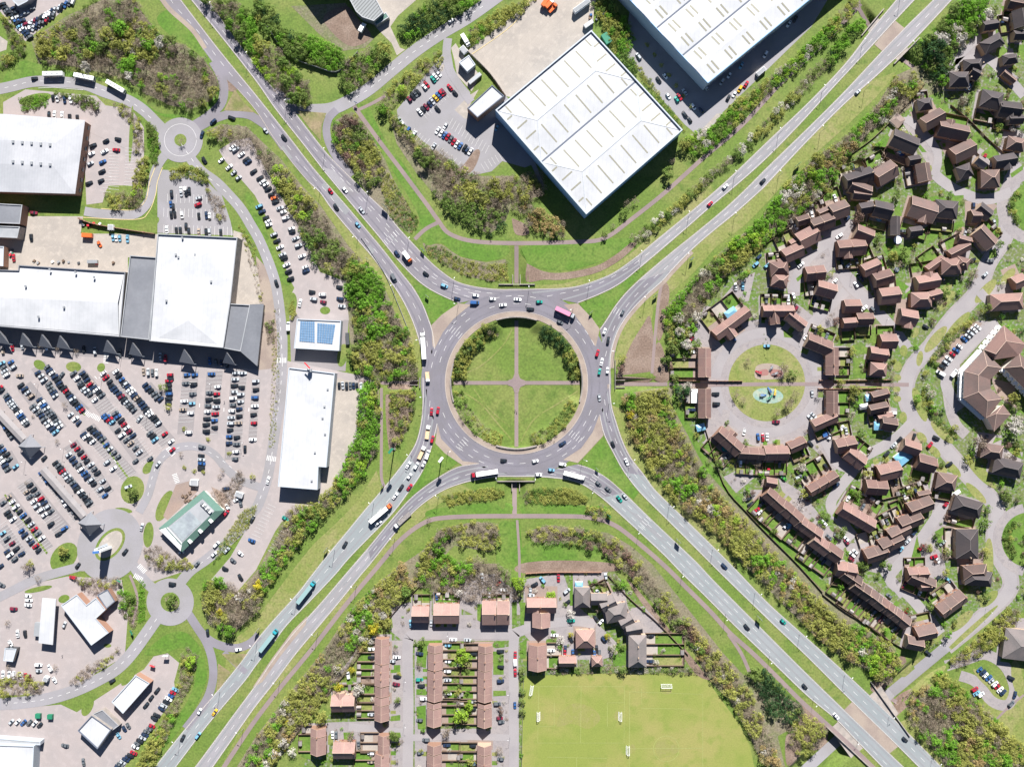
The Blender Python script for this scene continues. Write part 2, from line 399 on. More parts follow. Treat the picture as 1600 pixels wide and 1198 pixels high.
NE_E_IN = [(937, 514), (948, 498), (960, 479), (975, 460), (995, 440), (1020, 418), (1050, 393), (1085, 365), (1125, 332), (1160, 300), (1200, 260), (1263, 199), (1320, 142), (1378, 80), (1413, 44), (1458, 0), (1473, -16)]
NE_E_OUT = [(954, 600), (954, 575), (956, 550), (963, 525), (973, 505), (988, 485), (1008, 464), (1035, 440), (1050, 423), (1080, 392), (1113, 363), (1150, 333), (1188, 299), (1200, 287), (1258, 225), (1320, 163), (1360, 128), (1394, 97), (1430, 62), (1488, 0), (1502, -16)]
SE_E_OUT = [(953, 600), (956, 633), (963, 658), (973, 688), (985, 713), (1008, 743), (1025, 766), (1065, 805), (1100, 839), (1150, 889), (1200, 941), (1250, 986), (1300, 1031), (1340, 1068), (1380, 1106), (1423, 1148), (1468, 1194), (1490, 1216)]
SE_E_IN = [(936, 648), (943, 678), (958, 708), (975, 738), (1000, 770), (1038, 808), (1075, 845), (1130, 900), (1200, 968), (1263, 1028), (1331, 1096), (1403, 1166), (1435, 1198), (1455, 1218)]
SE_W_IN = [(903, 725), (925, 732), (950, 747), (975, 769), (1013, 806), (1050, 841), (1088, 877), (1120, 911), (1200, 991), (1250, 1041), (1319, 1108), (1390, 1176), (1413, 1198), (1432, 1217)]
SE_W_OUT = [(806, 745), (835, 745), (865, 747), (893, 751), (915, 760), (940, 778), (970, 805), (1005, 837), (1038, 868), (1065, 896), (1100, 930), (1150, 980), (1200, 1028), (1260, 1086), (1305, 1123), (1337, 1156), (1378, 1198), (1395, 1216)]
SW_W_OUT = [(660, 590), (660, 633), (657, 663), (650, 690), (639, 710), (620, 736), (598, 763), (568, 798), (540, 832), (510, 868), (485, 900), (463, 928), (425, 970), (400, 1000), (375, 1035), (345, 1072), (308, 1115), (275, 1155), (245, 1193), (228, 1215)]
SW_W_IN = [(684, 662), (678, 688), (670, 713), (658, 741), (638, 770), (613, 803), (575, 842), (545, 873), (523, 899), (488, 936), (450, 975), (425, 1008), (400, 1040), (381, 1066), (326, 1131), (275, 1198), (262, 1215)]
SW_E_IN = [(748, 723), (718, 728), (693, 740), (663, 760), (638, 781), (608, 815), (575, 855), (538, 898), (495, 948), (458, 988), (425, 1031), (400, 1068), (363, 1118), (313, 1186), (290, 1215)]
SW_E_OUT = [(806, 745), (778, 745), (750, 749), (720, 756), (688, 769), (652, 795), (620, 830), (580, 880), (563, 900), (535, 935), (505, 971), (463, 1021), (430, 1065), (400, 1103), (375, 1138), (333, 1198), (320, 1216)]

# ---------------- surface sheets, low to high ----------------
sheet('scrub_ground', [
    [(48, 62), (105, 25), (160, 0), (205, -5), (240, 45), (262, 60), (300, 78), (333, 105), (341, 130), (335, 155), (300, 170), (270, 166), (230, 148), (195, 122), (150, 112), (110, 103), (60, 100)],
    [(520, 190), (550, 175), (562, 183), (590, 220), (612, 275), (640, 325), (652, 352), (640, 365), (610, 345), (575, 303), (540, 258), (522, 228)],
    [(603, 168), (640, 205), (690, 240), (740, 275), (848, 275), (850, 305), (800, 318), (790, 345), (765, 366), (730, 350), (690, 318), (650, 270), (620, 225)],
    [(660, 380), (690, 382), (720, 402), (760, 410), (790, 405), (791, 438), (770, 440), (730, 432), (690, 412), (667, 395)],
    [(322, 205), (345, 194), (385, 198), (410, 222), (440, 250), (470, 288), (500, 320), (545, 385), (580, 415), (603, 450), (620, 490), (640, 520), (647, 560), (650, 590), (600, 592), (556, 580), (548, 540), (540, 460), (530, 430), (490, 412), (478, 380), (458, 340), (438, 300), (412, 258), (385, 225)],
    [(566, 600), (592, 596), (592, 655), (588, 705), (570, 740), (540, 775), (510, 803), (480, 833), (440, 885), (410, 925), (390, 965), (360, 995), (325, 975), (315, 940), (322, 905), (372, 925), (402, 890), (425, 850), (450, 815), (500, 785), (530, 738), (550, 690)],
    [(610, 608), (648, 608), (643, 650), (625, 695), (608, 692)],
    [(660, 860), (690, 825), (740, 815), (778, 818), (784, 850), (765, 862), (710, 852), (695, 868), (720, 880), (800, 880), (800, 925), (700, 925), (640, 915), (610, 955), (580, 1005), (550, 1035), (520, 1080), (480, 1125), (445, 1175), (420, 1205), (365, 1205), (400, 1150), (430, 1110), (470, 1060), (510, 1010), (550, 950), (590, 910), (630, 880)],
    [(820, 830), (860, 820), (900, 825), (950, 832), (985, 852), (1020, 882), (1060, 932), (1100, 982), (1130, 1020), (1160, 1052), (1250, 1100), (1262, 1115), (1240, 1135), (1215, 1150), (1227, 1198), (1190, 1192), (1168, 1142), (1138, 1092), (1105, 1060), (1085, 1020), (1035, 960), (995, 912), (965, 882), (935, 852), (880, 847), (840, 850)],
    [(975, 615), (1010, 608), (1050, 605), (1062, 640), (1088, 690), (1122, 750), (1165, 790), (1205, 830), (1265, 890), (1315, 940), (1365, 990), (1405, 1020), (1415, 1045), (1390, 1075), (1360, 1050), (1320, 1030), (1280, 1000), (1230, 950), (1170, 890), (1110, 830), (1060, 790), (1010, 730), (982, 675)],
    [(1040, 480), (1080, 440), (1130, 390), (1180, 350), (1230, 290), (1270, 250), (1330, 210), (1370, 165), (1400, 118), (1440, 100), (1500, 0), (1550, -5), (1530, 50), (1490, 95), (1475, 140), (1440, 155), (1400, 185), (1360, 205), (1320, 255), (1290, 295), (1250, 335), (1200, 375), (1170, 405), (1130, 435), (1100, 475), (1080, 525), (1045, 545)],
    [(1420, 1092), (1450, 1072), (1490, 1080), (1520, 1108), (1570, 1148), (1610, 1170), (1610, 1205), (1480, 1205), (1440, 1152), (1420, 1122)],
    [(455, 10), (540, 5), (556, 30), (585, 60), (570, 75), (535, 80), (500, 55)],
    ], 1, 'scrub')
sheet('soil_bed', [
    [(1017, 498), (1020, 592), (966, 592), (972, 570), (985, 540), (1003, 510)], [(1033, 450), (1040, 440), (1046, 460), (1036, 520), (1027, 530), (1027, 480)], [(1023, 545), (1033, 538), (1046, 592), (1022, 592)],
    [(823, 414), (826, 413), (850, 424), (880, 426), (930, 416), (962, 398), (985, 380), (993, 383), (968, 407), (930, 427), (880, 437), (850, 437), (823, 440)],
    [(605, 605), (648, 606), (640, 650), (622, 690), (608, 702)], [(800, 345), (803, 342), (822, 352), (826, 366), (806, 366)],
    [(333, 100), (345, 100), (370, 140), (352, 138)], [(505, 30), (540, 10), (560, 30), (580, 58), (545, 72)], [(815, 880), (880, 875), (960, 880), (960, 892), (818, 895)],
    [(1390, 1035), (1413, 1025), (1412, 1050), (1375, 1080), (1360, 1072)], [(1405, 1095), (1425, 1080), (1455, 1068), (1440, 1085), (1410, 1110), (1400, 1118)],
    [(1250, 1098), (1292, 1135), (1296, 1165), (1272, 1176), (1250, 1150)], [(980, 905), (1000, 925), (1060, 1000), (1100, 1050), (1110, 1062), (1085, 1050), (1045, 990), (1005, 945)],
    [(700, 262), (720, 262), (742, 235), (750, 240), (735, 270), (700, 275)], [(1228, 1150), (1245, 1150), (1250, 1185), (1230, 1195)]], 2, 'soil', True)
sheet('verge', [    # olive turf on the sunny banks
    between(NW_W_OUT[12:], [(486, 292), (505, 325), (548, 388), (582, 422), (603, 455), (620, 495), (636, 525), (645, 560), (648, 590)]),
    between(SW_W_OUT[6:16], [(588, 735), (560, 780), (520, 822), (490, 850), (450, 900), (420, 940), (395, 975), (360, 1002)]),
    between(NE_E_OUT[5:17], [(1022, 480), (1050, 455), (1085, 425), (1120, 385), (1160, 355), (1200, 315), (1240, 270), (1280, 235), (1330, 190), (1380, 140), (1400, 112)]),
    between(SE_E_OUT[1:10], [(975, 640), (985, 680), (1005, 712), (1030, 745), (1060, 780), (1100, 815), (1150, 868)]),
    between(SW_E_OUT[3:15], [(735, 765), (690, 785), (655, 815), (620, 850), (580, 895), (540, 945), (500, 990), (460, 1040), (420, 1090), (370, 1160), (345, 1200)]),
    between(NE_W_OUT[1:10], [(838, 445), (880, 443), (930, 428), (965, 410), (995, 388), (1030, 355), (1070, 322), (1110, 290)]),
    [(1410, 1095), (1430, 1085), (1430, 1120), (1455, 1160), (1475, 1195), (1468, 1194), (1423, 1148), (1405, 1130)],
    [(1540, 1060), (1600, 1090), (1610, 1170), (1570, 1150), (1535, 1110)],
    [(985, 480), (1022, 480), (1018, 500), (990, 540), (972, 565), (958, 575), (968, 525)],
    [(1335, 595), (1390, 600), (1390, 612), (1340, 606)]], 1.5, 'olive')
sheet('bright_turf', [
    [(823, 382), (975, 372), (985, 378), (960, 398), (920, 415), (875, 423), (830, 415), (823, 408)], [(655, 350), (690, 352), (720, 375), (790, 383), (790, 400), (755, 408), (715, 398), (690, 380), (665, 382)],
    [(560, 172), (575, 168), (600, 215), (640, 270), (678, 335), (682, 345), (650, 365), (655, 340), (625, 285), (590, 230)],
    [(780, 818), (800, 815), (812, 815), (815, 900), (790, 912), (775, 875)], [(822, 850), (900, 845), (940, 860), (955, 880), (880, 875), (822, 885)],
    [(676, 795), (790, 785), (790, 806), (700, 806), (670, 810)], [(820, 785), (920, 790), (945, 790), (955, 810), (930, 812), (850, 808), (820, 806)],
    [(1055, 612), (1062, 630), (1090, 690), (1125, 745), (1170, 790), (1230, 850), (1300, 925), (1290, 925), (1215, 850), (1150, 785), (1105, 735), (1075, 680), (1050, 630)],
    [(385, 300), (395, 310), (420, 370), (445, 425), (455, 442), (445, 444), (430, 425), (405, 365), (385, 318)],
    [(225, 1020), (262, 990), (290, 988), (312, 1010), (322, 1040), (322, 1065), (305, 1105), (280, 1140), (232, 1198), (222, 1198), (260, 1145), (300, 1080), (305, 1030), (285, 1012), (250, 1022)],
    [(1275, 60), (1345, 5), (1330, 20), (1270, 85), (1200, 150), (1165, 190), (1160, 187), (1230, 120)],
    [(15, 108), (38, 95), (58, 100), (100, 110), (150, 120), (190, 128), (220, 150), (232, 165), (255, 178), (300, 178), (300, 184), (262, 184), (235, 172), (190, 142), (150, 125), (60, 118), (12, 130), (5, 128)],
    [(262, 15), (270, 20), (300, 52), (325, 82), (345, 115), (350, 140), (338, 165), (325, 168), (340, 130), (310, 85), (265, 55), (245, 30)],
    [(1560, 840), (1571, 815), (1600, 798), (1620, 800), (1620, 885), (1590, 885), (1568, 865)], [(1578, 320), (1590, 295), (1620, 285), (1620, 365), (1595, 355)]], 1.7, 'lush', True)
sheet('crescent_green', [ell(1198, 598, 60)], 1.8, 'olive')
sheet('playing_field', [[(815, 1068), (822, 1056), (900, 1052), (1090, 1050), (1105, 1062), (1125, 1090), (1155, 1130), (1172, 1165), (1180, 1205), (815, 1205)]], 1.6, 'field')
EST_R = [
    [(1045, 545), (1083, 525), (1105, 478), (1135, 440), (1205, 380), (1255, 338), (1295, 298), (1325, 258), (1375, 205), (1410, 180), (1445, 155), (1478, 140), (1495, 95), (1535, 50), (1552, -8), (1620, -8), (1620, 600), (1390, 600), (1050, 597)],
    [(1055, 602), (1390, 602), (1620, 600), (1620, 960), (1560, 950), (1470, 1005), (1440, 1020), (1400, 1010), (1360, 980), (1300, 925), (1230, 850), (1165, 785), (1115, 735), (1085, 680), (1060, 625)]]
sheet('worn_turf', [ell(845, 1118, 5, 8), ell(965, 1118, 5, 8), ell(988, 1170, 5, 8), ell(1041, 1080, 9, 4), [(880, 1108), (900, 1098), (925, 1105), (938, 1122), (920, 1138), (895, 1130), (870, 1134)], [(1025, 1160), (1045, 1155), (1060, 1170), (1050, 1180), (1030, 1182)]], 1.8, 'field_worn', True)
sheet('garden_ground', EST_R, 1, 'garden')
b = MB(); A_, B_ = ell(1198, 598, 104, 100, n=60), ell(1198, 598, 58, n=60)
for i in range(60):
    j = (i+1) % 60; b.face([W(*q, 0, 1.35*LV) for q in (A_[j], A_[i], B_[i], B_[j])])
struct(b.build('pavement', M['estate_paving']))
sheet('estate_paving', [[(1083, 530), (1100, 478), (1120, 480), (1112, 520), (1118, 545), (1100, 545)], [(1125, 470), (1150, 440), (1180, 425), (1170, 470), (1150, 475)], [(1480, 130), (1505, 85), (1530, 60), (1545, 95), (1520, 130), (1500, 140)], [(1405, 185), (1430, 180), (1450, 210), (1470, 240), (1462, 275), (1445, 250), (1425, 215)], [(1225, 415), (1270, 375), (1320, 335), (1335, 360), (1300, 420), (1260, 460), (1232, 465)], [(1310, 340), (1345, 345), (1350, 365), (1320, 372)], [(1290, 430), (1325, 420), (1370, 470), (1330, 500), (1270, 520), (1270, 480)], [(1110, 640), (1130, 605), (1150, 640), (1140, 670), (1105, 690), (1100, 675)], [(1255, 650), (1290, 665), (1325, 715), (1305, 735), (1270, 700)], [(1130, 745), (1160, 730), (1180, 745), (1150, 770)], [(1170, 765), (1195, 765), (1205, 790), (1180, 790)], [(1215, 745), (1255, 770), (1300, 830), (1330, 845), (1310, 865), (1270, 835), (1230, 790)], [(1320, 850), (1350, 845), (1350, 875), (1330, 880)], [(1360, 800), (1440, 840), (1390, 900), (1350, 890)], [(1465, 770), (1490, 800), (1460, 850), (1475, 870), (1480, 905), (1455, 900), (1430, 890)], [(1335, 690), (1365, 700), (1340, 720), (1325, 710)], [(1500, 600), (1480, 560), (1530, 500), (1560, 505), (1500, 570)]], 1.2, 'estate_paving')
EST_B = [
    [(640, 940), (665, 925), (690, 900), (800, 890), (815, 900), (880, 893), (960, 893), (985, 925), (1040, 990), (1075, 1040), (1085, 1052), (900, 1054), (818, 1056), (816, 1205), (470, 1205), (500, 1140), (540, 1075), (580, 1030), (600, 990)]]
sheet('garden_ground', EST_B, 1.05, 'garden')
sheet('estate_paving', [[(610, 985), (640, 940), (665, 960), (800, 960), (800, 1000), (660, 1002), (640, 1010)], [(612, 1000), (632, 1000), (630, 1200), (612, 1200)], [(648, 1010), (668, 1010), (668, 1200), (648, 1200)], [(768, 1010), (800, 1010), (800, 1200), (768, 1200)], [(512, 1128), (610, 1125), (640, 1150), (600, 1160), (560, 1160), (515, 1145)], [(660, 1138), (800, 1138), (800, 1160), (660, 1160)], [(690, 900), (800, 895), (815, 960), (740, 960), (700, 940)], [(818, 905), (880, 895), (895, 940), (930, 970), (960, 1000), (975, 1020), (940, 1030), (900, 1030), (850, 1025), (818, 990)], [(895, 893), (950, 893), (930, 935), (895, 930)], [(985, 950), (1012, 945), (1040, 985), (1020, 992), (990, 985)], [(510, 1080), (560, 1010), (545, 1040)], [(610, 950), (640, 940), (635, 985), (615, 985)]], 1.25, 'estate_paving')
sheet('car_park', [
    [(-20, 545), (405, 578), (434, 575), (430, 700), (412, 770), (392, 800), (352, 850), (300, 888), (240, 908), (205, 890), (120, 892), (50, 908), (0, 935), (-20, 938)],
    [(20, 918), (105, 900), (190, 905), (200, 960), (195, 1025), (150, 1050), (125, 1075), (60, 1085), (-20, 1085), (-20, 925)],
    [(-20, 1110), (95, 1100), (120, 1112), (200, 1060), (225, 1045), (240, 1025), (262, 1020), (280, 1035), (272, 1065), (275, 1085), (250, 1120), (215, 1165), (190, 1205), (-20, 1205)],
    [(390, 215), (365, 220), (342, 235), (352, 252), (385, 290), (398, 305), (430, 365), (450, 430), (460, 450), (450, 470), (470, 500), (545, 500), (540, 440), (500, 425), (482, 385), (462, 345), (432, 295), (410, 255)],
    [(5, 160), (40, 140), (150, 150), (165, 165), (205, 170), (225, 200), (225, 255), (210, 310), (135, 320), (130, 190), (5, 180)],
    [(430, 560), (580, 590), (575, 630), (560, 680), (540, 720), (520, 770), (500, 785), (440, 815), (430, 830), (400, 890), (370, 925), (330, 905), (360, 870), (400, 800), (428, 720)],
    [(-10, -10), (130, -10), (95, 20), (40, 65), (25, 50), (-10, 5)]], 1.2, 'carpark')
sheet('service_yard', [
    [(-20, 350), (38, 338), (130, 338), (126, 365), (246, 366), (246, 405), (200, 402), (200, 428), (-20, 428)], [(365, 360), (380, 365), (402, 420), (410, 475), (405, 480), (360, 475)],
    [(730, 80), (845, -8), (932, -8), (928, 18), (926, 48), (802, 153), (788, 150), (765, 115)], [(583, -8), (660, -8), (622, 25), (610, 42), (625, 75), (633, 78), (620, 87), (612, 68), (592, 48), (580, 35)],
    [(-10, 50), (12, 65), (10, 78), (-10, 85)], [(527, 590), (565, 600), (562, 650), (550, 690), (535, 720), (520, 765), (500, 785), (505, 735), (518, 660)]], 1.3, 'concrete')
sheet('car_park', [[(620, 172), (693, 83), (705, 85), (710, 115), (735, 145), (728, 155), (740, 175), (790, 150), (800, 160), (850, 290), (820, 262), (785, 252), (768, 268), (745, 273), (728, 273), (695, 245), (660, 220), (622, 185)],
    [(985, 8), (978, 60), (975, 82), (1020, 140), (1070, 195), (1090, 212), (1115, 195), (1130, 175), (1200, 108), (1268, 42), (1293, 0), (1293, -12), (985, -12)],
    [(246, 265), (300, 268), (345, 300), (360, 345), (365, 368), (246, 364)]], 1.4, 'asphalt_pale')
sheet('office_paving', [[(710, 172), (734, 149), (748, 140), (730, 172), (733, 185), (726, 186)], [(705, 75), (712, 68), (722, 85), (750, 118), (737, 143), (714, 118), (710, 95)], [(1088, 212), (1120, 178), (1130, 177), (1095, 214)], [(690, 102), (695, 100), (692, 112), (686, 112)]], 1.6, 'concrete')

sheet('pavement', [[(402, 470), (430, 462), (436, 520), (434, 578), (402, 578)], [(400, 400), (418, 420), (428, 445), (428, 470), (404, 475)]], 1.15, 'pave_tan')
sheet('pavement', [[(-20, 495), (190, 515), (350, 535), (408, 545), (406, 582), (-20, 552)], [(452, 488), (545, 492), (540, 580), (455, 574)]], 1.1, 'bay_tarmac')
# roads
b = MB(); O_, I_ = ell(806.5, 598, 148.5, 147, n=120), ell(807, 598, 103.4, n=120)
for i in range(120):
    j = (i+1) % 120; b.face([W(*q, 0, 3*LV) for q in (O_[j], O_[i], I_[i], I_[j])])
struct(b.build('roundabout_road', M['asphalt_new']))
sheet('main_road', [between(NW_W_OUT, NW_W_IN), between(NW_E_IN, NW_E_OUT)], 3.15, 'asphalt')
sheet('main_road', [between(NE_W_OUT, NE_W_IN), between(NE_E_IN, NE_E_OUT)], 3.2, 'asphalt_pale')
sheet('main_road', [between(SE_E_IN, SE_E_OUT), between(SE_W_IN, SE_W_OUT), between(SW_W_OUT, SW_W_IN)], 3.25, 'asphalt_cool')
sheet('main_road', [between(SW_E_IN, SW_E_OUT)], 3.3, 'asphalt_pale')
# older dark surfacing on the last stretch to the roundabout
sheet('approach_road', [between(NE_W_OUT[:7], NE_W_IN[:4]), between(NE_E_IN[:5], NE_E_OUT[:9]), between(SE_E_IN[:4], SE_E_OUT[:6]), between(SE_W_IN[:4], SE_W_OUT[:6]), between(SW_W_OUT[:5], SW_W_IN[:4]), between(SW_E_IN[:7], SW_E_OUT[:8]), between(NW_W_OUT[20:], NW_W_IN[12:])], 3.5, 'asphalt_new')
sheet('approach_road', [between(NW_E_IN[6:], NW_E_OUT[8:])], 3.45, 'asphalt')
ribbon('slip_road', [([(333, 96), (345, 118), (350, 140), (345, 163), (325, 182), (302, 197)], 14), ([(305, 203), (318, 195), (338, 185), (362, 178), (385, 179), (402, 187), (425, 205), (445, 232)], 13),
    ([(428, 140), (455, 165), (480, 173), (515, 171), (545, 160)], 15), ([(526, 172), (514, 185), (510, 205), (516, 228), (530, 252), (550, 275)], 12),
    ([(285, 945), (297, 962), (315, 988), (335, 1004), (365, 1012), (388, 1006), (405, 992)], 13), ([(292, 955), (308, 980), (322, 1002), (331, 1028), (333, 1058), (325, 1088), (308, 1115), (290, 1138)], 13), ([(350, 1018), (368, 1036), (385, 1050)], 9)], 2.9, 'asphalt')
ribbon('side_road', [([(-20, 143), (15, 136), (50, 128), (83, 128), (130, 132), (163, 144), (200, 157), (225, 173), (245, 193), (262, 210)], 17), ([(283, 225), (298, 248), (315, 268), (338, 285), (356, 303), (376, 326), (392, 352), (405, 375), (419, 408), (429, 437), (434, 462), (438, 492), (441, 525), (441, 563), (439, 600), (438, 625), (431, 665), (425, 705), (418, 745), (405, 785), (393, 803), (376, 826), (350, 851), (322, 874), (297, 892), (278, 915)], 16),
    ([(268, 232), (252, 250), (241, 272), (237, 298), (230, 318), (213, 334), (185, 336), (150, 333), (132, 330)], 14), ([(485, 173), (515, 171), (542, 160), (577, 139), (613, 109), (650, 79), (688, 53), (727, 30), (763, 5), (790, -15)], 20),
    ([(266, 940), (245, 966), (228, 990), (206, 1020), (185, 1042), (158, 1059), (118, 1078), (75, 1091), (25, 1098), (-20, 1100)], 19), ([(217, 800), (231, 774), (239, 747), (247, 723), (263, 706), (288, 697), (315, 699), (336, 711), (352, 730), (371, 747), (391, 756), (410, 762)], 13),
    ([(205, 878), (222, 902), (245, 925)], 16), ([(140, 878), (120, 886), (60, 903), (20, 922), (-20, 942)], 14), ([(700, 60), (698, 85), (704, 112), (722, 140), (736, 160)], 13)], 2.8, 'asphalt_pale')
sheet('roundabout_road', [ell(282, 219, 35), ell(266, 940, 37), ell(172, 851, 50, 58, rot=25)], 3.95, 'asphalt_pale')
sheet('splitter_paving', [[(716, 474), (736, 476), (722, 487), (708, 499), (692, 519), (679, 545), (676, 540), (674, 508), (690, 492)], [(881, 476), (903, 474), (925, 497), (937, 514), (931, 541), (927, 537), (917, 518), (900, 495)],
    [(936, 649), (943, 680), (903, 723), (880, 718), (908, 700), (926, 675)], [(684, 663), (689, 685), (723, 720), (748, 723), (723, 727), (695, 708), (680, 692)]], 4.2, 'pave_tan')
sheet('splitter_grass', [[(646, 445), (660, 446), (684, 460), (714, 474), (675, 508), (668, 490), (656, 466)], [(905, 475), (940, 460), (970, 444), (997, 422), (1010, 423), (990, 442), (972, 462), (956, 483), (940, 509), (933, 508)], [(944, 681), (958, 709), (976, 741), (998, 769), (990, 780), (972, 766), (948, 747), (924, 732), (904, 724)],
    [(682, 690), (715, 723), (692, 739), (662, 759), (640, 778), (632, 782), (650, 755), (664, 733), (674, 708)]], 4.1, 'lush')
b = MB()
for i in range(120):
    j = (i+1) % 120; A_, B_ = ell(807, 598, 112, n=120), ell(807, 598, 103.2, n=120)
    b.face([W(*q, 0, 4*LV) for q in (A_[j], A_[i], B_[i], B_[j])])
struct(b.build('apron_paving', M['pave_tan']))
sheet('junction_bed', [[(367, 140), (382, 162), (398, 176), (375, 174), (350, 173)], [(463, 173), (510, 177), (503, 195), (501, 220), (485, 202)], [(346, 1021), (388, 1021), (369, 1042)], [(341, 1036), (361, 1050), (338, 1083)]], 4, 'dry')
sheet('median_paving', [[(1319, 1108), (1331, 1096), (1403, 1166), (1390, 1176)], [(1366, 70), (1399, 33), (1414, 45), (1379, 81)], [(458, 984), (480, 962), (478, 975), (440, 1022), (410, 1065), (395, 1073), (425, 1028)]], 3.9, 'pave_tan')
sheet('roundabout_island', [ell(282, 219, 9.5), ell(266, 940, 15), ell(172, 850, 18, 30, rot=40)], 4.3, 'grass')
sheet('island_paving', [ell(172, 850, 14, 25, rot=40)], 4.5, 'concrete')
# footways beside the carriageways
ribbon('footway', [(offset(cr(SW_W_OUT[:8], n=3), -3), 6), (offset(cr(NE_E_OUT[1:10], n=3), 2.5), 5), (offset(cr(SE_W_OUT[2:9], n=3), -3), 6), (offset(cr(NW_E_OUT[12:19], n=3), 2.5), 5), (offset(cr(SE_E_OUT[:5], n=3), 2), 4), (offset(cr(NW_W_OUT[:5], n=3), -3), 7)], 2.6, 'pave_tan')
P1 = [(553, 166), (590, 217), (630, 270), (665, 317), (685, 345), (702, 365), (740, 377), (807, 380), (900, 378), (945, 372), (990, 340), (1040, 300), (1100, 246), (1160, 195), (1220, 130), (1290, 65), (1330, 22), (1360, -15)]
P2 = [(345, 1205), (395, 1130), (440, 1071), (490, 1010), (540, 945), (590, 885), (627, 842), (665, 815), (700, 808), (760, 806), (800, 806), (860, 806), (920, 808), (960, 820), (1000, 850), (1040, 885), (1070, 915), (1110, 955), (1140, 988), (1175, 1019), (1210, 1053), (1252, 1095), (1293, 1132), (1340, 1175), (1372, 1206)]
ribbon('path', [(P1, 6.5), ([(560, 172), (585, 160), (602, 150)], 5), ([(686, 347), (665, 358), (648, 374)], 6), ([(596, 606), (596, 700), (596, 745), (602, 762)], 4.5), ([(1138, 990), (1158, 1020), (1172, 1052)], 5.5), ([(808, 812), (811, 860), (812, 905)], 4), ([(1330, 22), (1345, 5)], 8)], 2.3, 'path')
ribbon('foot_and_cycle_path', [(P2, 7)], 2.35, 'path')
ribbon('path', [([(1034, 442), (1029, 470), (1024, 520), (1018, 592)], 4.8), ([(1045, 600), (1100, 601), (1200, 600), (1300, 600), (1420, 601)], 6), ([(560, 596), (598, 598)], 5), ([(203, 898), (213, 925), (214, 945), (207, 975)], 4), ([(1415, 1105), (1385, 1085), (1400, 1055), (1420, 1035)], 6), ([(1555, 1125), (1575, 1105), (1600, 1085)], 3.5), ([(100, 190), (225, 250), (228, 300)], .1)], 2.4, 'path')
drape('path', [([(807, 500), (807, 590)], 6), ([(807, 606), (807, 699)], 6), ([(708, 598), (800, 598)], 6), ([(814, 598), (907, 598)], 6), ([(807, 384), (807, 443)], 6.5), ([(804, 753), (804, 804)], 7), ([(598, 598), (654, 598)], 6), ([(963, 600), (1045, 600)], 6)], 'path')
sheet('path', [cr([(804, 584), (810, 584), (813, 591), (821, 595), (821, 601), (813, 605), (810, 613), (804, 613), (801, 605), (793, 601), (793, 595), (801, 591)], True, 4)], 6, 'path')
drape('worn_track', [([(716, 586), (750, 572), (785, 540), (801, 512)], 2), ([(722, 612), (752, 632), (780, 665), (800, 688)], 2.4), ([(814, 690), (835, 655), (870, 632), (905, 610)], 2.2), ([(740, 608), (765, 640), (798, 668)], 1.4)], 'olive', lift=.08)
# lower roads
drape('lower_road', [([(1480, 1008), (1440, 1046), (1398, 1086), (1330, 1146), (1262, 1206), (1190, 1270)], 17)], 'asphalt_pale', lift=.15)
drape('underpass_path', [([(1341, 10), (1362, 36), (1415, 90), (1438, 113)], 6)], 'path', lift=.15)
E1 = [(1600, 262), (1582, 282), (1575, 330), (1570, 370), (1545, 410), (1525, 458), (1490, 495), (1455, 540), (1425, 575), (1415, 610), (1422, 640), (1445, 668), (1480, 705), (1515, 745), (1545, 775), (1558, 800), (1553, 840), (1562, 870), (1578, 900), (1575, 925), (1545, 955), (1515, 980), (1478, 1010)]
STREETS = []
ribbon('pavement', [(E1, 27)], 1.7, 'estate_paving')
def streets(L, lv, m):
    L = [(P, wd*1.18) for P, wd in L]; ribbon('estate_road', L, lv, m)
    for P, wd in L: STREETS.append((resample(cr(P), 3), wd*.5+2))
streets([(E1, 17), ([(1322, 343), (1300, 372), (1270, 395), (1250, 422), (1240, 455)], 14), ([(1300, 375), (1320, 435), (1360, 475), (1400, 520), (1418, 545)], 15), ([(1322, 455), (1290, 485), (1265, 512), (1262, 540)], 13), (ell(1198, 598, 80, 78, -175, -8, n=20), 13), (ell(1198, 598, 80, 78, 8, 175, n=20), 13), ([(1262, 655), (1290, 690), (1315, 728), (1345, 715), (1395, 688), (1425, 660)], 14),
    ([(1345, 722), (1310, 765), (1298, 790), (1315, 815), (1335, 840)], 14), ([(1478, 785), (1440, 840), (1410, 875), (1390, 905), (1420, 930), (1450, 965), (1470, 990)], 14), ([(1340, 840), (1380, 890), (1412, 930)], 13), ([(1460, 272), (1475, 285), (1500, 300), (1540, 312), (1580, 300)], 14), ([(1600, 150), (1560, 105), (1535, 90), (1490, 100), (1510, 75), (1530, 55)], 13), ([(1460, 275), (1465, 240), (1440, 205), (1415, 185)], 11),
    ([(637, 1205), (638, 1100), (637, 1010), (645, 992), (690, 990), (803, 990)], 14), ([(803, 1205), (803, 1100), (803, 1000), (815, 985), (850, 975), (900, 970), (930, 975)], 13), ([(545, 1135), (590, 1140), (637, 1145)], 11), ([(640, 1152), (720, 1150), (800, 1152)], 9), ([(1500, 640), (1478, 600), (1495, 560), (1530, 525), (1560, 505)], 15), ([(1570, 480), (1545, 470), (1530, 455)], 12)], 1.9, 'road_bleached')
streets([([(1510, 680), (1495, 665), (1485, 640), (1480, 605)], 14), ([(1478, 1040), (1510, 1030), (1540, 1022), (1570, 1040), (1585, 1075), (1575, 1100), (1550, 1095), (1525, 1065), (1500, 1055)], 14), (ell(1612, 322, 46, 50, 100, 260, n=14), 15), (ell(1608, 843, 50, 50, 100, 260, n=14), 12), ([(1090, 500), (1105, 530), (1130, 545)], 12), ([(1105, 680), (1130, 660), (1135, 640)], 10)], 1.95, 'estate_paving')
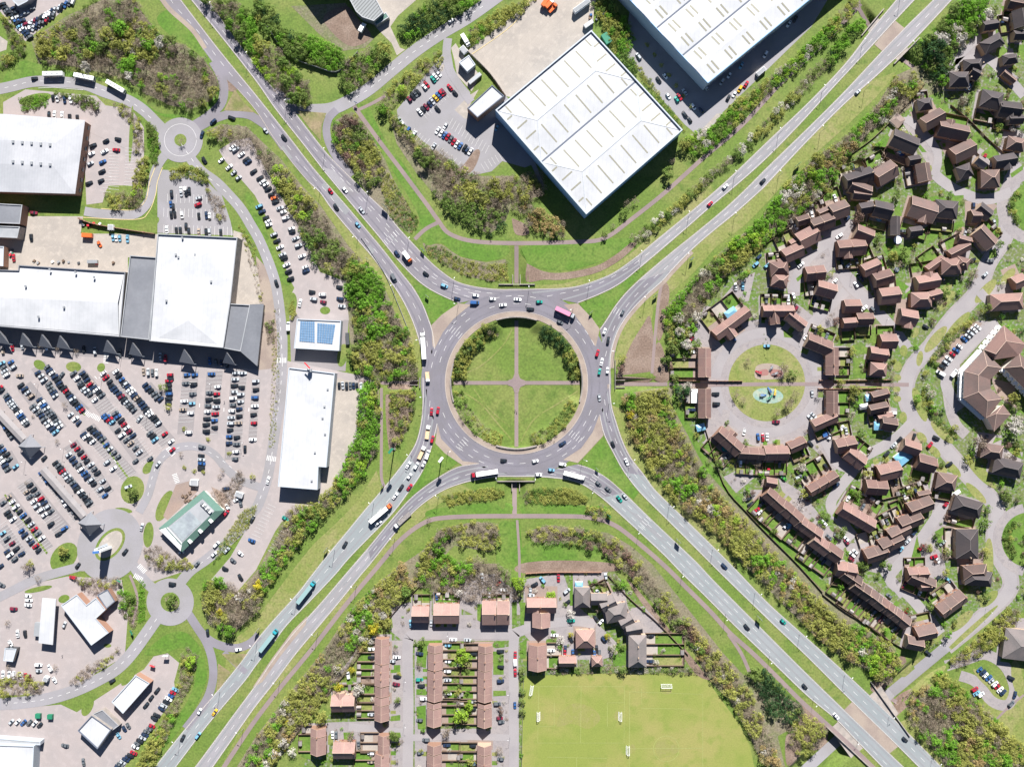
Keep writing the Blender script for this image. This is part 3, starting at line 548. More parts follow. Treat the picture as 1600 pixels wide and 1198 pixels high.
sheet('green_verge', [ell(*e) for e in [(1462, 530, 8, 26, 0, 360, 24, 40), (1480, 450, 6, 14, 0, 360, 20, 35), (1437, 560, 5, 12, 0, 360, 20, 10), (1430, 520, 5, 9, 0, 360, 20, 30), (1478, 470, 8, 20, 0, 360, 20, 40), (1540, 455, 8, 24, 0, 360, 20, 42), (1495, 510, 7, 30, 0, 360, 20, 42), (1437, 632, 8, 28, 0, 360, 20, -20), (1472, 675, 8, 24, 0, 360, 20, -45), (1440, 683, 6, 10, 0, 360, 20, -45), (1460, 705, 6, 12, 0, 360, 20, -45), (1490, 733, 6, 16, 0, 360, 20, -42), (1534, 740, 8, 32, 0, 360, 20, -45), (1525, 770, 6, 22, 0, 360, 20, -45), (1411, 652, 6, 9, 0, 360, 20, 0), (1401, 608, 6, 5, 0, 360, 20, 0), (1402, 623, 6, 5, 0, 360, 20, 0),
    (1402, 590, 6, 5, 0, 360, 20, 0), (1402, 572, 7, 8, 0, 360, 20, 0), (1412, 548, 6, 9, 0, 360, 20, 0), (1545, 935, 8, 18, 0, 360, 20, 48), (1502, 970, 8, 24, 0, 360, 20, 48), (1455, 1005, 7, 22, 0, 360, 20, 48), (1425, 1050, 8, 40, 0, 360, 20, 48), (1450, 1065, 6, 38, 0, 360, 20, 48), (1515, 985, 4, 60, 0, 360, 24, 48), (1538, 1062, 5, 25, 0, 360, 24, -45), (1575, 432, 7, 16, 0, 360, 20, 40), (1590, 1060, 9, 30, 0, 360, 20, -10), (1544, 880, 8, 40, 0, 360, 20, 2)]], 2.2, 'olive')
sheet('car_park_grass', [ell(*e) for e in [(207, 765, 18, 22, 0, 360, 20, 20), (257, 790, 10, 26, 0, 360, 20, 25), (232, 835, 8, 20, 0, 360, 20, 5), (193, 797, 14, 4, 0, 360, 20, 8), (232, 730, 7, 12, 0, 360, 20, 40), (115, 573, 12, 8, 0, 360, 20, 5), (158, 574, 6, 7, 0, 360, 20, 30), (62, 570, 10, 7, 0, 360, 20, 30), (100, 870, 18, 26, 0, 360, 20, 40), (168, 1008, 6, 3, 0, 360, 20, 0), (137, 1103, 8, 16, 0, 360, 20, 25), (232, 352, 20, 8, 0, 360, 20, -35), (456, 475, 8, 18, 0, 360, 20, 5), (508, 485, 8, 6, 0, 360, 20, 0), (205, 210, 3, 45, 0, 360, 20, 3), (55, 155, 26, 8, 0, 360, 20, -12), (250, 500, .1, .1, 0, 360, 20, 0), (100, 935, 9, 6, 0, 360, 20, -20), (10, 1065, .1, .1, 0, 360, 20, 0), (200, 1060, 14, 5, 0, 360, 20, -45), (535, 555, 8, 18, 0, 360, 20, 10), (395, 1060, .1, .1, 0, 360, 20, 0), (60, 920, 22, 4, 0, 360, 20, -12), (25, 1110, 0.1, 0.1, 0, 360, 20, 0)]], 3.1, 'grass')
sheet('car_park_grass', [[(185, 350), (235, 343), (246, 325), (246, 364), (186, 360)], [(160, 318), (165, 300), (170, 290), (225, 290), (227, 310), (215, 325), (195, 328), (165, 325)], [(805, 268), (830, 258), (850, 300), (800, 290)], [(275, 262), (300, 258), (322, 275), (340, 300), (325, 285), (300, 268)]], 3.1, 'grass')
# kerbs
KB = MB()
def kerb(pts, side):
    P = cr(pts, False, 4); A = offset(P, side*.35); B_ = offset(P, side*1.15)
    for i in range(len(P)-1):
        a, c, d, e = (W(*q, 0, .22) for q in (A[i], A[i+1], B_[i+1], B_[i])); lo = [Vector((v.x, v.y, .0)) for v in (a, c, d, e)]
        KB.face([a, c, d, e]); KB.face([lo[0], lo[1], c, a]); KB.face([lo[3], lo[2], d, e])
for L_, sd_ in ((NW_W_OUT[7:], -1), (NW_W_IN, 1), (NW_E_IN, -1), (NW_E_OUT, 1), (NE_W_OUT, 1), (NE_W_IN, -1), (NE_E_IN, 1), (NE_E_OUT, 1), (SE_E_OUT, 1), (SE_E_IN, -1), (SE_W_IN, 1), (SE_W_OUT, -1), (SW_W_OUT, -1), (SW_W_IN, 1), (SW_E_IN, -1), (SW_E_OUT, 1)):
    kerb(L_, -sd_ if L_ in (NE_E_OUT,) else sd_)
kerb(ell(807, 598, 112, n=60) + [(919, 598)], 1)
struct(KB.build('kerb', M['kerb']))
# tyre and oil worn lanes, and trench patches
wb_, wp_ = [], []
for A_, B_, n_, tgt in ((NW_W_OUT[12:], NW_W_IN[3:], 2, wb_), (NW_E_OUT, NW_E_IN, 2, wb_), (NE_W_OUT, NE_W_IN, 2, wp_), (NE_E_OUT, NE_E_IN, 2, wp_), (SE_E_OUT, SE_E_IN, 2, wp_), (SE_W_OUT, SE_W_IN, 3, wp_), (SW_W_OUT, SW_W_IN, 2, wp_), (SW_E_OUT, SW_E_IN, 2, wp_)):
    for k in range(n_): tgt.append((lerp_lines(A_, B_, (k+.5)/n_)[::4], 2.2))
for r_ in (118, 130, 141): wb_.append((ell(807, 598, r_, n=40)+[(807+r_, 598)], 2.4))
for nm_, L_, m_ in (('lane_wear', wb_, 'worn_tarmac'), ('lane_wear', wp_, 'worn_tarmac_pale')):
    b = MB()
    for P_, w_ in L_: strip(b, cr(P_, False, 4), w_, 3.75*LV, 0)
    struct(b.build(nm_, M[m_]))
pr = random.Random(8); b = MB(); b2 = MB()
for A_, B_ in ((NW_W_OUT, NW_W_IN), (NW_E_OUT, NW_E_IN), (NE_W_OUT, NE_W_IN), (NE_E_OUT, NE_E_IN), (SE_E_OUT, SE_E_IN), (SE_W_OUT, SE_W_IN), (SW_W_OUT, SW_W_IN), (SW_E_OUT, SW_E_IN)):
    for k in range(4):
        f0 = pr.choice((.06, .5)); f1 = f0+pr.choice((.06, .1, .2, .42)); i0 = pr.randint(2, 54); n0 = pr.randint(1, 5); p, q = lerp_lines(A_, B_, f0), lerp_lines(A_, B_, f1)
        (b if pr.random() < .6 else b2).poly([tuple(W(*v, 0, (3.82+.01*k)*LV)) for v in p[i0:i0+n0+1]+q[i0:i0+n0+1][::-1]])
struct(b.build('road_patch', M['worn_tarmac_pale'])); struct(b2.build('road_patch', M['asphalt_pale']))
# painted lines
for A_, B_, n0 in ((NW_W_OUT, NW_W_IN, 0), (NW_E_OUT, NW_E_IN, 0), (NE_W_OUT, NE_W_IN, 0), (NE_E_OUT, NE_E_IN, 0), (SE_E_OUT, SE_E_IN, 0), (SW_W_OUT, SW_W_IN, 0), (SW_E_OUT, SW_E_IN, 0)):
    dashes(lerp_lines(A_, B_, .5), 10, 11, .45)
dashes(lerp_lines(SE_W_OUT, SE_W_IN, .34), 10, 11, .45); dashes(lerp_lines(SE_W_OUT[:12], SE_W_IN[:9], .67), 10, 11, .45)
dashes(lerp_lines(NW_E_OUT[8:], NW_E_IN[6:], .33), 10, 8, .45); dashes(lerp_lines(NW_E_OUT[12:], NW_E_IN[9:], .68), 10, 8, .45)
for A_, B_ in ((NW_W_OUT[12:], NW_W_IN), (NW_E_OUT[6:], NW_E_IN), (NE_W_OUT, NE_W_IN), (NE_E_OUT, NE_E_IN), (SE_E_OUT, SE_E_IN), (SE_W_OUT, SE_W_IN), (SW_W_OUT, SW_W_IN), (SW_E_OUT, SW_E_IN)):
    for Q in (A_, B_):
        P = cr(Q, n=4); c0 = cr(A_ if Q is B_ else B_, n=4)[len(P)//3]; m_ = P[len(P)//3]
        o1 = offset(P, 1.6); s_ = 1 if math.hypot(o1[len(P)//3][0]-c0[0], o1[len(P)//3][1]-c0[1]) < math.hypot(m_[0]-c0[0], m_[1]-c0[1]) else -1
        line(offset(P, 1.4*s_), .3)
for r_, a0, a1 in ((124, 195, 240), (135, 190, 235), (124, 250, 290), (136, 255, 285), (124, 300, 340), (135, 298, 338), (124, 20, 70), (135, 22, 62), (124, 110, 160), (135, 112, 155), (126, 75, 105)):
    dashes(ell(807, 598, r_, None, a0, a1, 80), 11, 8, .5)
for cx_, cy_, a_, n_ in ((612, 371, 49, 6), (712, 519, -52, 5), (967, 488, -60, 4), (722, 693, 42, 5), (899, 682, -52, 5), (930, 745, 35, 4), (1007, 817, 42, 5)):   # stop bars and arrows in rows across the lanes
    ca, sa = math.cos(math.radians(a_)), math.sin(math.radians(a_))
    for k in range(n_):
        t = (k-(n_-1)/2)*4.6; x_, y_ = cx_-sa*t, cy_+ca*t
        line([(x_-ca*5, y_-sa*5), (x_+ca*5, y_+sa*5)], .5)
for x_, y_, a_ in ((267, 705, 50), (440, 563, 0), (424, 716, 10), (275, 747, 70), (166, 560, -85), (222, 888, 45), (216, 902, 30), (136, 645, 40), (150, 652, 30)):     # zebra crossings
    for k in range(6):
        ca, sa = math.cos(math.radians(a_)), math.sin(math.radians(a_)); t = (k-2.5)*2.6
        line([(x_+ca*t+sa*4, y_+sa*t-ca*4), (x_+ca*t-sa*4, y_+sa*t+ca*4)], 1.2)
for P_, d_ in (([(283, 225), (315, 268), (356, 303), (392, 352), (419, 408), (434, 462), (441, 563), (439, 600), (431, 665), (418, 745), (393, 803), (350, 851), (297, 892)], 6), ([(-20, 143), (15, 136), (50, 128), (83, 128), (130, 132), (200, 157), (245, 193)], 6), ([(545, 160), (577, 139), (613, 109), (650, 79), (688, 53), (763, 5)], 6), ([(245, 966), (206, 1020), (158, 1059), (75, 1091), (-20, 1100)], 6), ([(231, 774), (247, 723), (288, 697), (336, 711), (391, 756)], 5)):
    dashes(cr(P_), d_, 8, .6)
line(ell(282, 219, 25), .4); line([(60, 138), (85, 137), (130, 141)], .5)
for P_ in ([(244, 258), (234, 285), (228, 312), (212, 327), (185, 328), (158, 326)], [(254, 262), (246, 285), (243, 305), (232, 332), (212, 343), (130, 340)], [(828, 0), (800, 40), (730, 90)]): line(cr(P_), 1.0, 1, 5.5)
# parking bays: (x0,y0,x1,y1, depth direction deg, depth, n)
def bays(x0, y0, x1, y1, ang, dep, n, z=5):
    dx, dy = math.cos(math.radians(ang))*dep, math.sin(math.radians(ang))*dep
    for k in range(n+1):
        x, y = x0+(x1-x0)*k/n, y0+(y1-y0)*k/n
        line([(x-dx/2, y-dy/2), (x+dx/2, y+dy/2)], .35, 0, z)
for b_ in ((704, 192, 761, 234, 118, 15, 11), (662, 180, 700, 143, 48, 15, 9), (645, 206, 662, 222, -55, 13, 4), (668, 222, 730, 268, -52, 13, 9), (755, 262, 782, 245, 60, 13, 5), (178, 235, 178, 296, 4, 16, 13), (203, 232, 201, 290, 4, 14, 11), (168, 270, 166, 300, 4, 14, 5),
    (405, 800, 425, 815, 118, 0, 1), (398, 842, 425, 790, 25, 14, 10), (425, 862, 448, 820, 25, 14, 8), (256, 332, 340, 335, 92, 14, 13), (256, 358, 362, 362, 92, 14, 16), (262, 310, 330, 312, 92, 14, 10), (250, 1105, 275, 1075, 40, 14, 8)): bays(*b_)
# main car park rows get their bays in the vehicle data
# pitch lines
for P_ in ([(830, 1072), (976, 1072)], [(908, 1072), (907, 1160)], [(976, 1072), (975, 1160), (840, 1160), (842, 1072)], [(866, 1097), (866, 1134), (840, 1134)], [(949, 1134), (949, 1097), (975, 1097)], [(985, 1169), (1098, 1168)], [(985, 1080), (1098, 1084), (1098, 1205)], [(855, 1182), (948, 1184)], [(1002, 1075), (1003, 1106), (1080, 1107)], [(984, 1080), (983, 1200)], [(901, 1183), (901, 1205)], ell(1041, 1169, 20, n=32) + [(1061, 1169)]): line(P_, .5, 2, 4)
struct(MARK.build('road_markings', [M['paint'], M['paint_yellow'], M['paint_faint']]))
# ---------------- large buildings ----------------
def quad_frame(q, h):
    """roof corners (plan units, surveyed at height h) -> world points"""
    return [Vector((W(*p, h).x, W(*p, h).y)) for p in q]
def up(p, z): return Vector((p[0], p[1], z))
def bil(q, u, v):
    return q[0]*(1-u)*(1-v) + q[1]*u*(1-v) + q[2]*u*v + q[3]*(1-u)*v
def inset(poly, d):
    n = len(poly); ar = sum(poly[i][0]*poly[(i+1) % n][1]-poly[(i+1) % n][0]*poly[i][1] for i in range(n)); s = 1 if ar > 0 else -1
    out = []
    for i in range(n):
        a, b, c = Vector(poly[i-1][:2]), Vector(poly[i][:2]), Vector(poly[(i+1) % n][:2])
        e, f = (b-a).normalized(), (c-b).normalized()
        n1, n2 = Vector((-e.y, e.x))*s, Vector((-f.y, f.x))*s
        m = (n1+n2); k = d/max(.25, (1+n1.dot(n2))/1) 
        out.append(b + m*k)
    return out
def block(name, label, cat, q, h, roofm, wallm, parapet=.6, pm=None, z0=0, group=None):
    """flat roofed building: wall, parapet and roof are parts"""
    P = quad_frame(q, h); c = sum(P, Vector((0, 0)))/len(P)
    r = empty(name, (c.x, c.y, 0)); L = [p-c for p in P]
    wb = MB().prism([tuple(p) for p in L], z0, h, 0, cap=False); wb.build('wall', M[wallm], r)
    In = inset(L, .5)
    pb = MB(); n = len(L)
    for i in range(n):
        j = (i+1) % n
        pb.face([up(L[i], h), up(L[j], h), up(In[j], h), up(In[i], h)]); pb.face([up(In[i], h), up(In[j], h), up(In[j], h-parapet), up(In[i], h-parapet)])
    pb.build('parapet', M[pm or 'white_wall'], r)
    MB().poly([tuple(up(p, h-parapet)) for p in In]).build('roof', M[roofm], r)
    reg(r, label, cat, q[0][0], group); r['label'] = label
    return r, L, c
def strip3(b, a, c, wd, z=.0):
    d = (c-a).normalized(); n = d.cross(Vector((0, 0, 1))).normalized()*wd/2; o = Vector((0, 0, .06+z))
    f = [a+n+o, c+n+o, c-n+o, a-n+o]
    nn = (f[1]-f[0]).cross(f[2]-f[0])
    b.face(f if nn.z > 0 else f[::-1])
def windows_row(r, a, b, z, wd, ht, n, m='pane', name='window'):
    """n windows standing 4 cm proud of the wall from a to b (world xy, local to r)"""
    d = (b-a); l = d.length; d = d/l; nrm = Vector((d.y, -d.x))
    for k in range(n):
        p = a + d*(l*(k+.5)/n) + nrm*.04
        MB().box((0, 0, 0), (wd, .1, ht)).build(name, M[m], r, (p.x, p.y, z), math.atan2(d.y, d.x))

# warehouse in the middle of the upper edge: two hipped bays behind a parapet
def twin_bay():
    h = 14.5; P = quad_frame([(924, 47), (1067, 203), (916, 335), (774, 172)], h); c = sum(P, Vector((0, 0)))/4
    r = empty('distribution_warehouse', (c.x, c.y, 0)); L = [p-c for p in P]
    MB().prism([tuple(p) for p in L], 0, h, cap=False).build('wall', M['blue_wall'], r)
    In = inset(L, .7); b = MB()
    for i in range(4):
        j = (i+1) % 4; b.face([up(L[i], h), up(L[j], h), up(In[j], h), up(In[i], h)][::-1] if (L[j]-L[i]).cross(In[j]-L[i]) < 0 else [up(L[i], h), up(L[j], h), up(In[j], h), up(In[i], h)])
        b.face([up(In[i], h), up(In[j], h), up(In[j], h-1.2), up(In[i], h-1.2)])
    b.build('parapet', M['white_wall'], r)
    N, E_, S_, W_ = In; z0 = h-1.2
    rb, sk, gt = MB(), [], MB()
    mid = lambda a, d, t: a+(d-a)*t
    for t0, t1, nm in ((0.0, .497, 'a'), (.503, 1.0, 'b')):
        # bay corners: nw->se measured along N->E
        A, B_, C_, D_ = mid(N, E_, t0), mid(N, E_, t1), mid(W_, S_, t1), mid(W_, S_, t0)
        r0 = mid(mid(A, B_, .5), mid(D_, C_, .5), .19); r1 = mid(mid(A, B_, .5), mid(D_, C_, .5), .81)
        R0, R1 = up(r0, z0+1.5), up(r1, z0+1.5); a, b2, c2, d2 = (up(k, z0) for k in (A, B_, C_, D_))
        for f in ((a, R0, R1, d2), (b2, c2, R1, R0), (a, b2, R0), (c2, d2, R1)):
            n_ = (Vector(f[1])-Vector(f[0])).cross(Vector(f[2])-Vector(f[0])); rb.face(f if n_.z > 0 else f[::-1])
        for side, (p0, p1) in enumerate(((a, d2), (b2, c2))):
            for k in range(8):
                u = .075+.85*k/7; e = p0.lerp(p1, u); t = e+(R0.lerp(R1, .5)-p0.lerp(p1, .5))*min(1, u/.19, (1-u)/.19)
                hi_ = .86 if .19 < u < .81 else .6
                s_ = MB(); strip3(s_, e.lerp(t, .14), e.lerp(t, .84), .8); s_.build('skylight', M['skylight'], r)
        for p0, p1, T in ((a, b2, R0), (d2, c2, R1)):
            for k in range(4):
                u = .2+.6*k/3; e = p0.lerp(p1, u); dd_ = (T-p0.lerp(p1, .5))*(1-abs(2*u-1)); s_ = MB(); strip3(s_, e+dd_*.18, e+dd_*.85, .9); s_.build('skylight', M['skylight'], r)
        cp = MB(); cp.tube(R0, R1, .22, n=5)
        for q_ in (a, b2): cp.tube(q_, R0, .16, n=5)
        for q_ in (c2, d2): cp.tube(q_, R1, .16, n=5)
        cp.build('ridge_cap', M['white_wall'], r)
    rb.build('roof', M['white_roof'], r)
    g0, g1 = mid(N, E_, .5), mid(W_, S_, .5); dd = (g1-g0).normalized(); nn = Vector((-dd.y, dd.x))*.45
    gt.face([up(g0+nn, z0+.12), up(g1+nn, z0+.12), up(g1-nn, z0+.12), up(g0-nn, z0+.12)]); gt.build('valley_gutter', M['gutter'], r)
    dr = MB(); e = (D0 := (L[0]-L[3])).normalized(); ang = math.atan2(e.y, e.x)
    for k in range(7):
        p = L[3].lerp(L[0], .3+.1*k); MB().box((0, 0, 0), (3.2, .25, 4)).build('dock_door', M['steel'], r, (p.x, p.y, 2), ang)
    reg(r, 'big white warehouse with two hipped roof bays, rows of skylights and a pale blue wall', 'warehouse', 924)
twin_bay()
def long_shed():
    h = 14; q = [(1106, 130), (983, -2), (910, -80), (1135, -260), (1340, -60), (1263, 0)]
    P = quad_frame([(1106, 130), (905, -84), (1140, -280), (1345, -66)], h); c = P[0]
    r = empty('distribution_warehouse', (c.x, c.y, 0)); L = [p-c for p in P]
    MB().prism([tuple(p) for p in L], 0, h, cap=False).build('wall', M['white_wall'], r)
    rb = MB(); nb = 5; 
    S_, W_, N_, E_ = L
    for k in range(nb):
        a, d = S_.lerp(W_, k/nb), E_.lerp(N_, k/nb); a2, d2 = S_.lerp(W_, (k+1)/nb), E_.lerp(N_, (k+1)/nb); m0, m1 = a.lerp(a2, .5), d.lerp(d2, .5)
        for f in ((up(a, h), up(d, h), up(m1, h+.8), up(m0, h+.8)), (up(m0, h+.8), up(m1, h+.8), up(d2, h), up(a2, h)), (up(a, h), up(m0, h+.8), up(a2, h))):
            n_ = (f[1]-f[0]).cross(f[2]-f[0]); rb.face(f if n_.z >= 0 else f[::-1])
        for e0, e1, z0, z1 in ((a, m0, h, h+.8), (m0, a2, h+.8, h)):
            for j in range(7):
                t = .06+.115*j
                for o in (0, .028):
                    f0 = e0.lerp(d+(e0-a), t+o); f1 = e1.lerp(d+(e1-a), t+o)
                    p0, p1 = up(f0, z0).lerp(up(f1, z1), .18), up(f0, z0).lerp(up(f1, z1), .8)
                    s_ = MB(); strip3(s_, p0, p1, 1.0); s_.build('skylight', M['skylight'], r)
        if k in (1, 2, 3):
            g = MB(); strip3(g, up(a, h), up(d, h), .8, .1); g.build('valley_gutter', M['gutter'], r)
    rb.build('roof', M['white_roof'], r)
    tr = MB()
    for i in range(4):
        tr.tube(up(L[i], h+.1), up(L[(i+1) % 4], h+.1), .3, n=5)
    tr.build('eaves_trim', M['blue_wall'], r)
    windows_row(r, L[0], L[3].lerp(L[0], .55), 3, 3.5, 2.2, 12)
    reg(r, 'huge white warehouse with paired skylights, running off the upper edge beside its shaded car park', 'warehouse', 1106)
long_shed()
# hidden neighbour that throws the dark shadow across the rough ground
b_ = block('office_building', 'grey flat-roofed building beyond the upper edge whose shadow crosses the rough ground', 'office', [(500, -22), (458, -78), (540, -130), (572, -66)], 15, 'grey_roof', 'conc_wall')
# retail terrace on the left
block('retail_unit', 'long white-roofed shop unit at the left edge, above the car park', 'shop', [(-60, 420), (28, 422), (29, 414), (196, 425), (187, 526.5), (-60, 505)], 10, 'white_roof', 'conc_wall', 1.0, 'grey_roof')
block('retail_unit', 'narrow dark grey roofed shop unit between the two white shop roofs', 'shop', [(203, 399), (245, 402), (232.5, 531), (188, 526)], 10.4, 'grey_roof', 'conc_wall', .9, 'pale_roof')
r_, L_, c_ = block('retail_unit', 'square white-roofed shop unit with grey rim, right of the dark roof', 'shop', [(246, 365), (371, 371), (360, 472), (349, 543.5), (233, 532.5)], 11, 'white_roof', 'conc_wall', 1.0, 'pale_roof')
hp = MB(); A_, B_, C_ = up(bil([L_[0], L_[1], L_[3], L_[4]], .12, .96), 10.05), up(bil([L_[0], L_[1], L_[3], L_[4]], .5, .78), 11.6), up(bil([L_[0], L_[1], L_[3], L_[4]], .9, .97), 10.05)
T_ = up(bil([L_[0], L_[1], L_[3], L_[4]], .5, .2), 11.6); D_, E_ = up(bil([L_[0], L_[1], L_[3], L_[4]], .05, .05), 10.05), up(bil([L_[0], L_[1], L_[3], L_[4]], .93, .06), 10.05)
for f in ((A_, C_, B_), (D_, A_, B_, T_), (C_, E_, T_, B_), (E_, D_, T_)):
    n_ = (f[1]-f[0]).cross(f[2]-f[0]); hp.face(f if n_.z > 0 else f[::-1])
hp.build('hipped_roof', M['white_roof'], r_)
r_, L_, c_ = block('retail_unit', 'dark grey roofed shop unit at the right end of the shopping terrace', 'shop', [(355, 474), (391, 476), (376, 549), (348.5, 544)], 9.6, 'grey_roof', 'conc_wall', .8, 'pale_roof')
rr = MB(); q_ = [p - c_ for p in quad_frame([(391.5, 476), (410, 474), (400, 572), (376.5, 549)], 8)]
rr.face([up(q_[0], 9.5), up(q_[3], 9.5), up(q_[2], 5), up(q_[1], 5)]); 
o_ = rr.build('lean_to_roof', M['grey_roof'], r_)
MB().prism([tuple(p) for p in inset(q_, .4)], 0, 4.9, cap=False).build('wall', M['conc_wall'], r_)
# ridge of the left unit as a low pitched sheet
b = MB(); z_ = 9.2
p0, p1, p2, p3, p4, p5 = (W(*p, 9.5) for p in ((-55, 424), (193, 429), (185.5, 473), (-55, 462), (185, 523), (-55, 503)))
b.face([up(p0, z_), up(p3, z_+1.5), up(p2, z_+1.5), up(p1, z_)]); b.face([up(p3, z_+1.5), up(p5, z_), up(p4, z_), up(p2, z_+1.5)])
lu = [o for o in C.objects if o.name == 'retail_unit'][0]
o_ = b.build('pitched_roof', M['white_roof'], lu); o_.location = -lu.location
for k_, x, y in ((0, 40, 447), (0, 78, 421), (0, 118, 425), (0, 147, 433), (0, 100, 480), (0, 60, 495), (2, 279, 402), (2, 285, 372), (2, 275, 398), (2, 305, 398), (2, 330, 440), (2, 260, 470)):
    u_ = [o for o in C.objects if o.name.startswith('retail_unit')][k_]; p = W(x, y, 11); MB().box((0, 0, 0), (1.0, 1.2, .9)).build('roof_vent', M['steel'], u_, (p.x-u_.location.x, p.y-u_.location.y, 11.2))
for x, y, s_ in ((3, 527, 1), (40, 531, 1), (70, 533, 1), (98, 535, 1), (171, 542, 1), (211, 546, 1), (291, 557, 1.1), (357, 560, .9)):
    p = W(x, y, 6); o = empty('entrance_canopy', (p.x, p.y, 0)); wd, dp = 4.2*s_, 6.2*s_
    ap, bl, br_, fl = Vector((0, dp*.62, 10)), Vector((-wd, -dp*.45, 5)), Vector((wd, -dp*.7, 5)), None
    bk = Vector((0, dp*.62, 5)); rb = MB(); rb.face([ap, bl, br_]); rb.face([br_, bk, ap]); rb.face([ap, bk, bl]); rb.face([bl, bk, br_]); rb.build('canopy_roof', M['canopy_grey'], o)
    for sx, yy in ((-1, -dp*.42), (1, -dp*.65)): MB().tube((sx*wd*.9, yy, 0), (sx*wd*.9, yy, 5), .2).build('post', M['white_wall'], o)
    reg(o, 'grey pyramid entrance canopy along the front of the shopping terrace', 'canopy', x, 'entrance canopies of the shops')
# solar-roofed building
r_, L_, c_ = block('cafe_building', 'white flat-roofed building carrying two arrays of blue solar panels', 'building', [(464, 498), (533, 501), (530, 548), (459, 544)], 6.5, 'white_roof', 'white_wall')
for q in ([(469, 501.5), (491.5, 502.5), (491.5, 535), (467.5, 533)], [(495.5, 504.5), (524, 507), (519, 537.5), (495, 535)]):
    P = [W(*p, 6.6)-Vector((c_.x, c_.y, 0)) for p in q]
    g = MB(); nx, ny = 7, 8
    for i in range(nx):
        for j in range(ny):
            u0, u1, v0, v1 = (i+.04)/nx, (i+.96)/nx, (j+.04)/ny, (j+.96)/ny
            f = [up(bil([Vector(k[:2]) for k in P], u, v), z) for u, v, z in ((u0, v1, 6.2), (u1, v1, 6.2), (u1, v0, 6.45), (u0, v0, 6.45))]
            g.face(f)
    g.build('solar_array', M['solar'], r_)
# long white store
r_, L_, c_ = block('retail_unit', 'long white store beside the service yard, with a stepped lower corner', 'shop', [(451, 574), (523, 583), (510, 730), (497.5, 729), (496, 765), (434, 760)], 9, 'white_roof', 'white_wall', .7)
for x, y in ((512, 608), (507, 635), (504, 653), (508, 678), (492, 707), (487, 751)):
    p = W(x, y, 8.6); MB().box((0, 0, 0), (1.1, 1.1, .6)).build('roof_vent', M['steel'], r_, (p.x-c_.x, p.y-c_.y, 8.6))
p = W(485, 577, 9)
o = empty('roof_mast', (p.x, p.y, 9)); MB().tube((0, 0, 0), (0, 0, 5), .35, .25).build('mast', M['white_plastic'], o); MB().box((-.8, 2.2, 5.2), (.7, 4.5, .5), rz=.75).build('arm', M['sign_red'], o)
MB().box((0, -.6, 2), (2.4, 1.8, 1.8)).build('sign_box', M['steel'], o)
reg(o, 'white mast with a red arm on the roof edge of the long white store', 'mast', 485)
# superstore with the brown flank, upper left
def hip_big():
    h = 9; q = [(-60, 176), (10, 178.5), (133, 188), (117.5, 303), (-60, 298)]; P = [p for p in quad_frame(q, h)]
    c = P[2]; r = empty('retail_unit', (c.x, c.y, 0)); L = [p-c for p in P]
    MB().prism([tuple(p) for p in inset(L, .5)], 0, h-.1, cap=False).build('wall', M['brick'], r)
    R0 = Vector((*(W(86, 223, 11)-Vector((c.x, c.y, 0))).to_2d(), h+1.3)); R1 = Vector((*(W(82, 259, 11)-Vector((c.x, c.y, 0))).to_2d(), h+1.3)); Wt = Vector((*(W(-60, 215, 11)-Vector((c.x, c.y, 0))).to_2d(), h+1.3)); Wb = Vector((*(W(-60, 253, 11)-Vector((c.x, c.y, 0))).to_2d(), h+1.3))
    l = [up(p, h) for p in L]
    b = MB()
    for f in ((l[0], Wt, R0, l[2], l[1]), (l[2], R0, R1, l[3]), (l[3], R1, Wb, l[4]), (R0, Wt, Wb, R1)):
        n_ = (f[1]-f[0]).cross(f[2]-f[0]); b.face(f if n_.z > 0 else f[::-1])
    b.build('roof', M['hip_roof_grey'], r)
    for y_ in (221, 250):
        for k in range(5):
            p = W(19+14.5*k, y_+k*1.2+(2 if y_ > 230 else 0), 11.6); MB().box((0, 0, 0), (1.3, 1.6, .9)).build('roof_vent', M['steel'], r, (p.x-c.x, p.y-c.y, h+1.7))
    windows_row(r, L[3], L[2], 3.2, 2.4, 1.6, 7)
    reg(r, 'white hip-roofed store with a brown brick flank, at the upper left edge', 'shop', 100)
hip_big()
# warehouse office, gatehouse bits
block('office_block', 'white-roofed two storey office standing at the corner of the twin-bay warehouse', 'office', [(769, 133), (788, 150), (746, 184), (730, 169)], 9, 'white_roof', 'brick', .5, 'gutter')
block('gatehouse', 'small white flat-roofed gatehouse at the mouth of the lorry yard', 'gatehouse', [(717, 97.5), (732.5, 86), (743, 101), (730, 112)], 4.5, 'white_roof', 'white_wall', .3)
block('storage_shed', 'grey rib-roofed shed touching the upper edge', 'shed', [(540, -12), (583, -10), (599, 20), (584, 33), (566, 27), (556, 18)], 7, 'rib_roof', 'steel', .3, 'steel')
block('lean_to_shed', 'low green-grey shed against the rib-roofed shed', 'shed', [(583, 33), (603, 19), (608, 27), (588, 40)], 4, 'green_roof', 'steel', .2, 'steel')
block('service_building', 'dark grey pitched service building at the left edge', 'building', [(-20, 317), (35, 320), (31, 350), (-20, 348)], 8, 'grey_roof', 'brick', .5, 'pale_roof')
block('service_building', 'pale grey service building just below the dark one at the left edge', 'building', [(-20, 352), (31, 354), (27, 372), (-20, 370)], 7, 'pale_roof', 'conc_wall', .5, 'pale_roof')
block('service_building', 'white-roofed shed with a brown wall at the left edge', 'building', [(-20, 384), (6, 385), (5, 416), (-20, 414)], 6, 'white_roof', 'brick', .4)
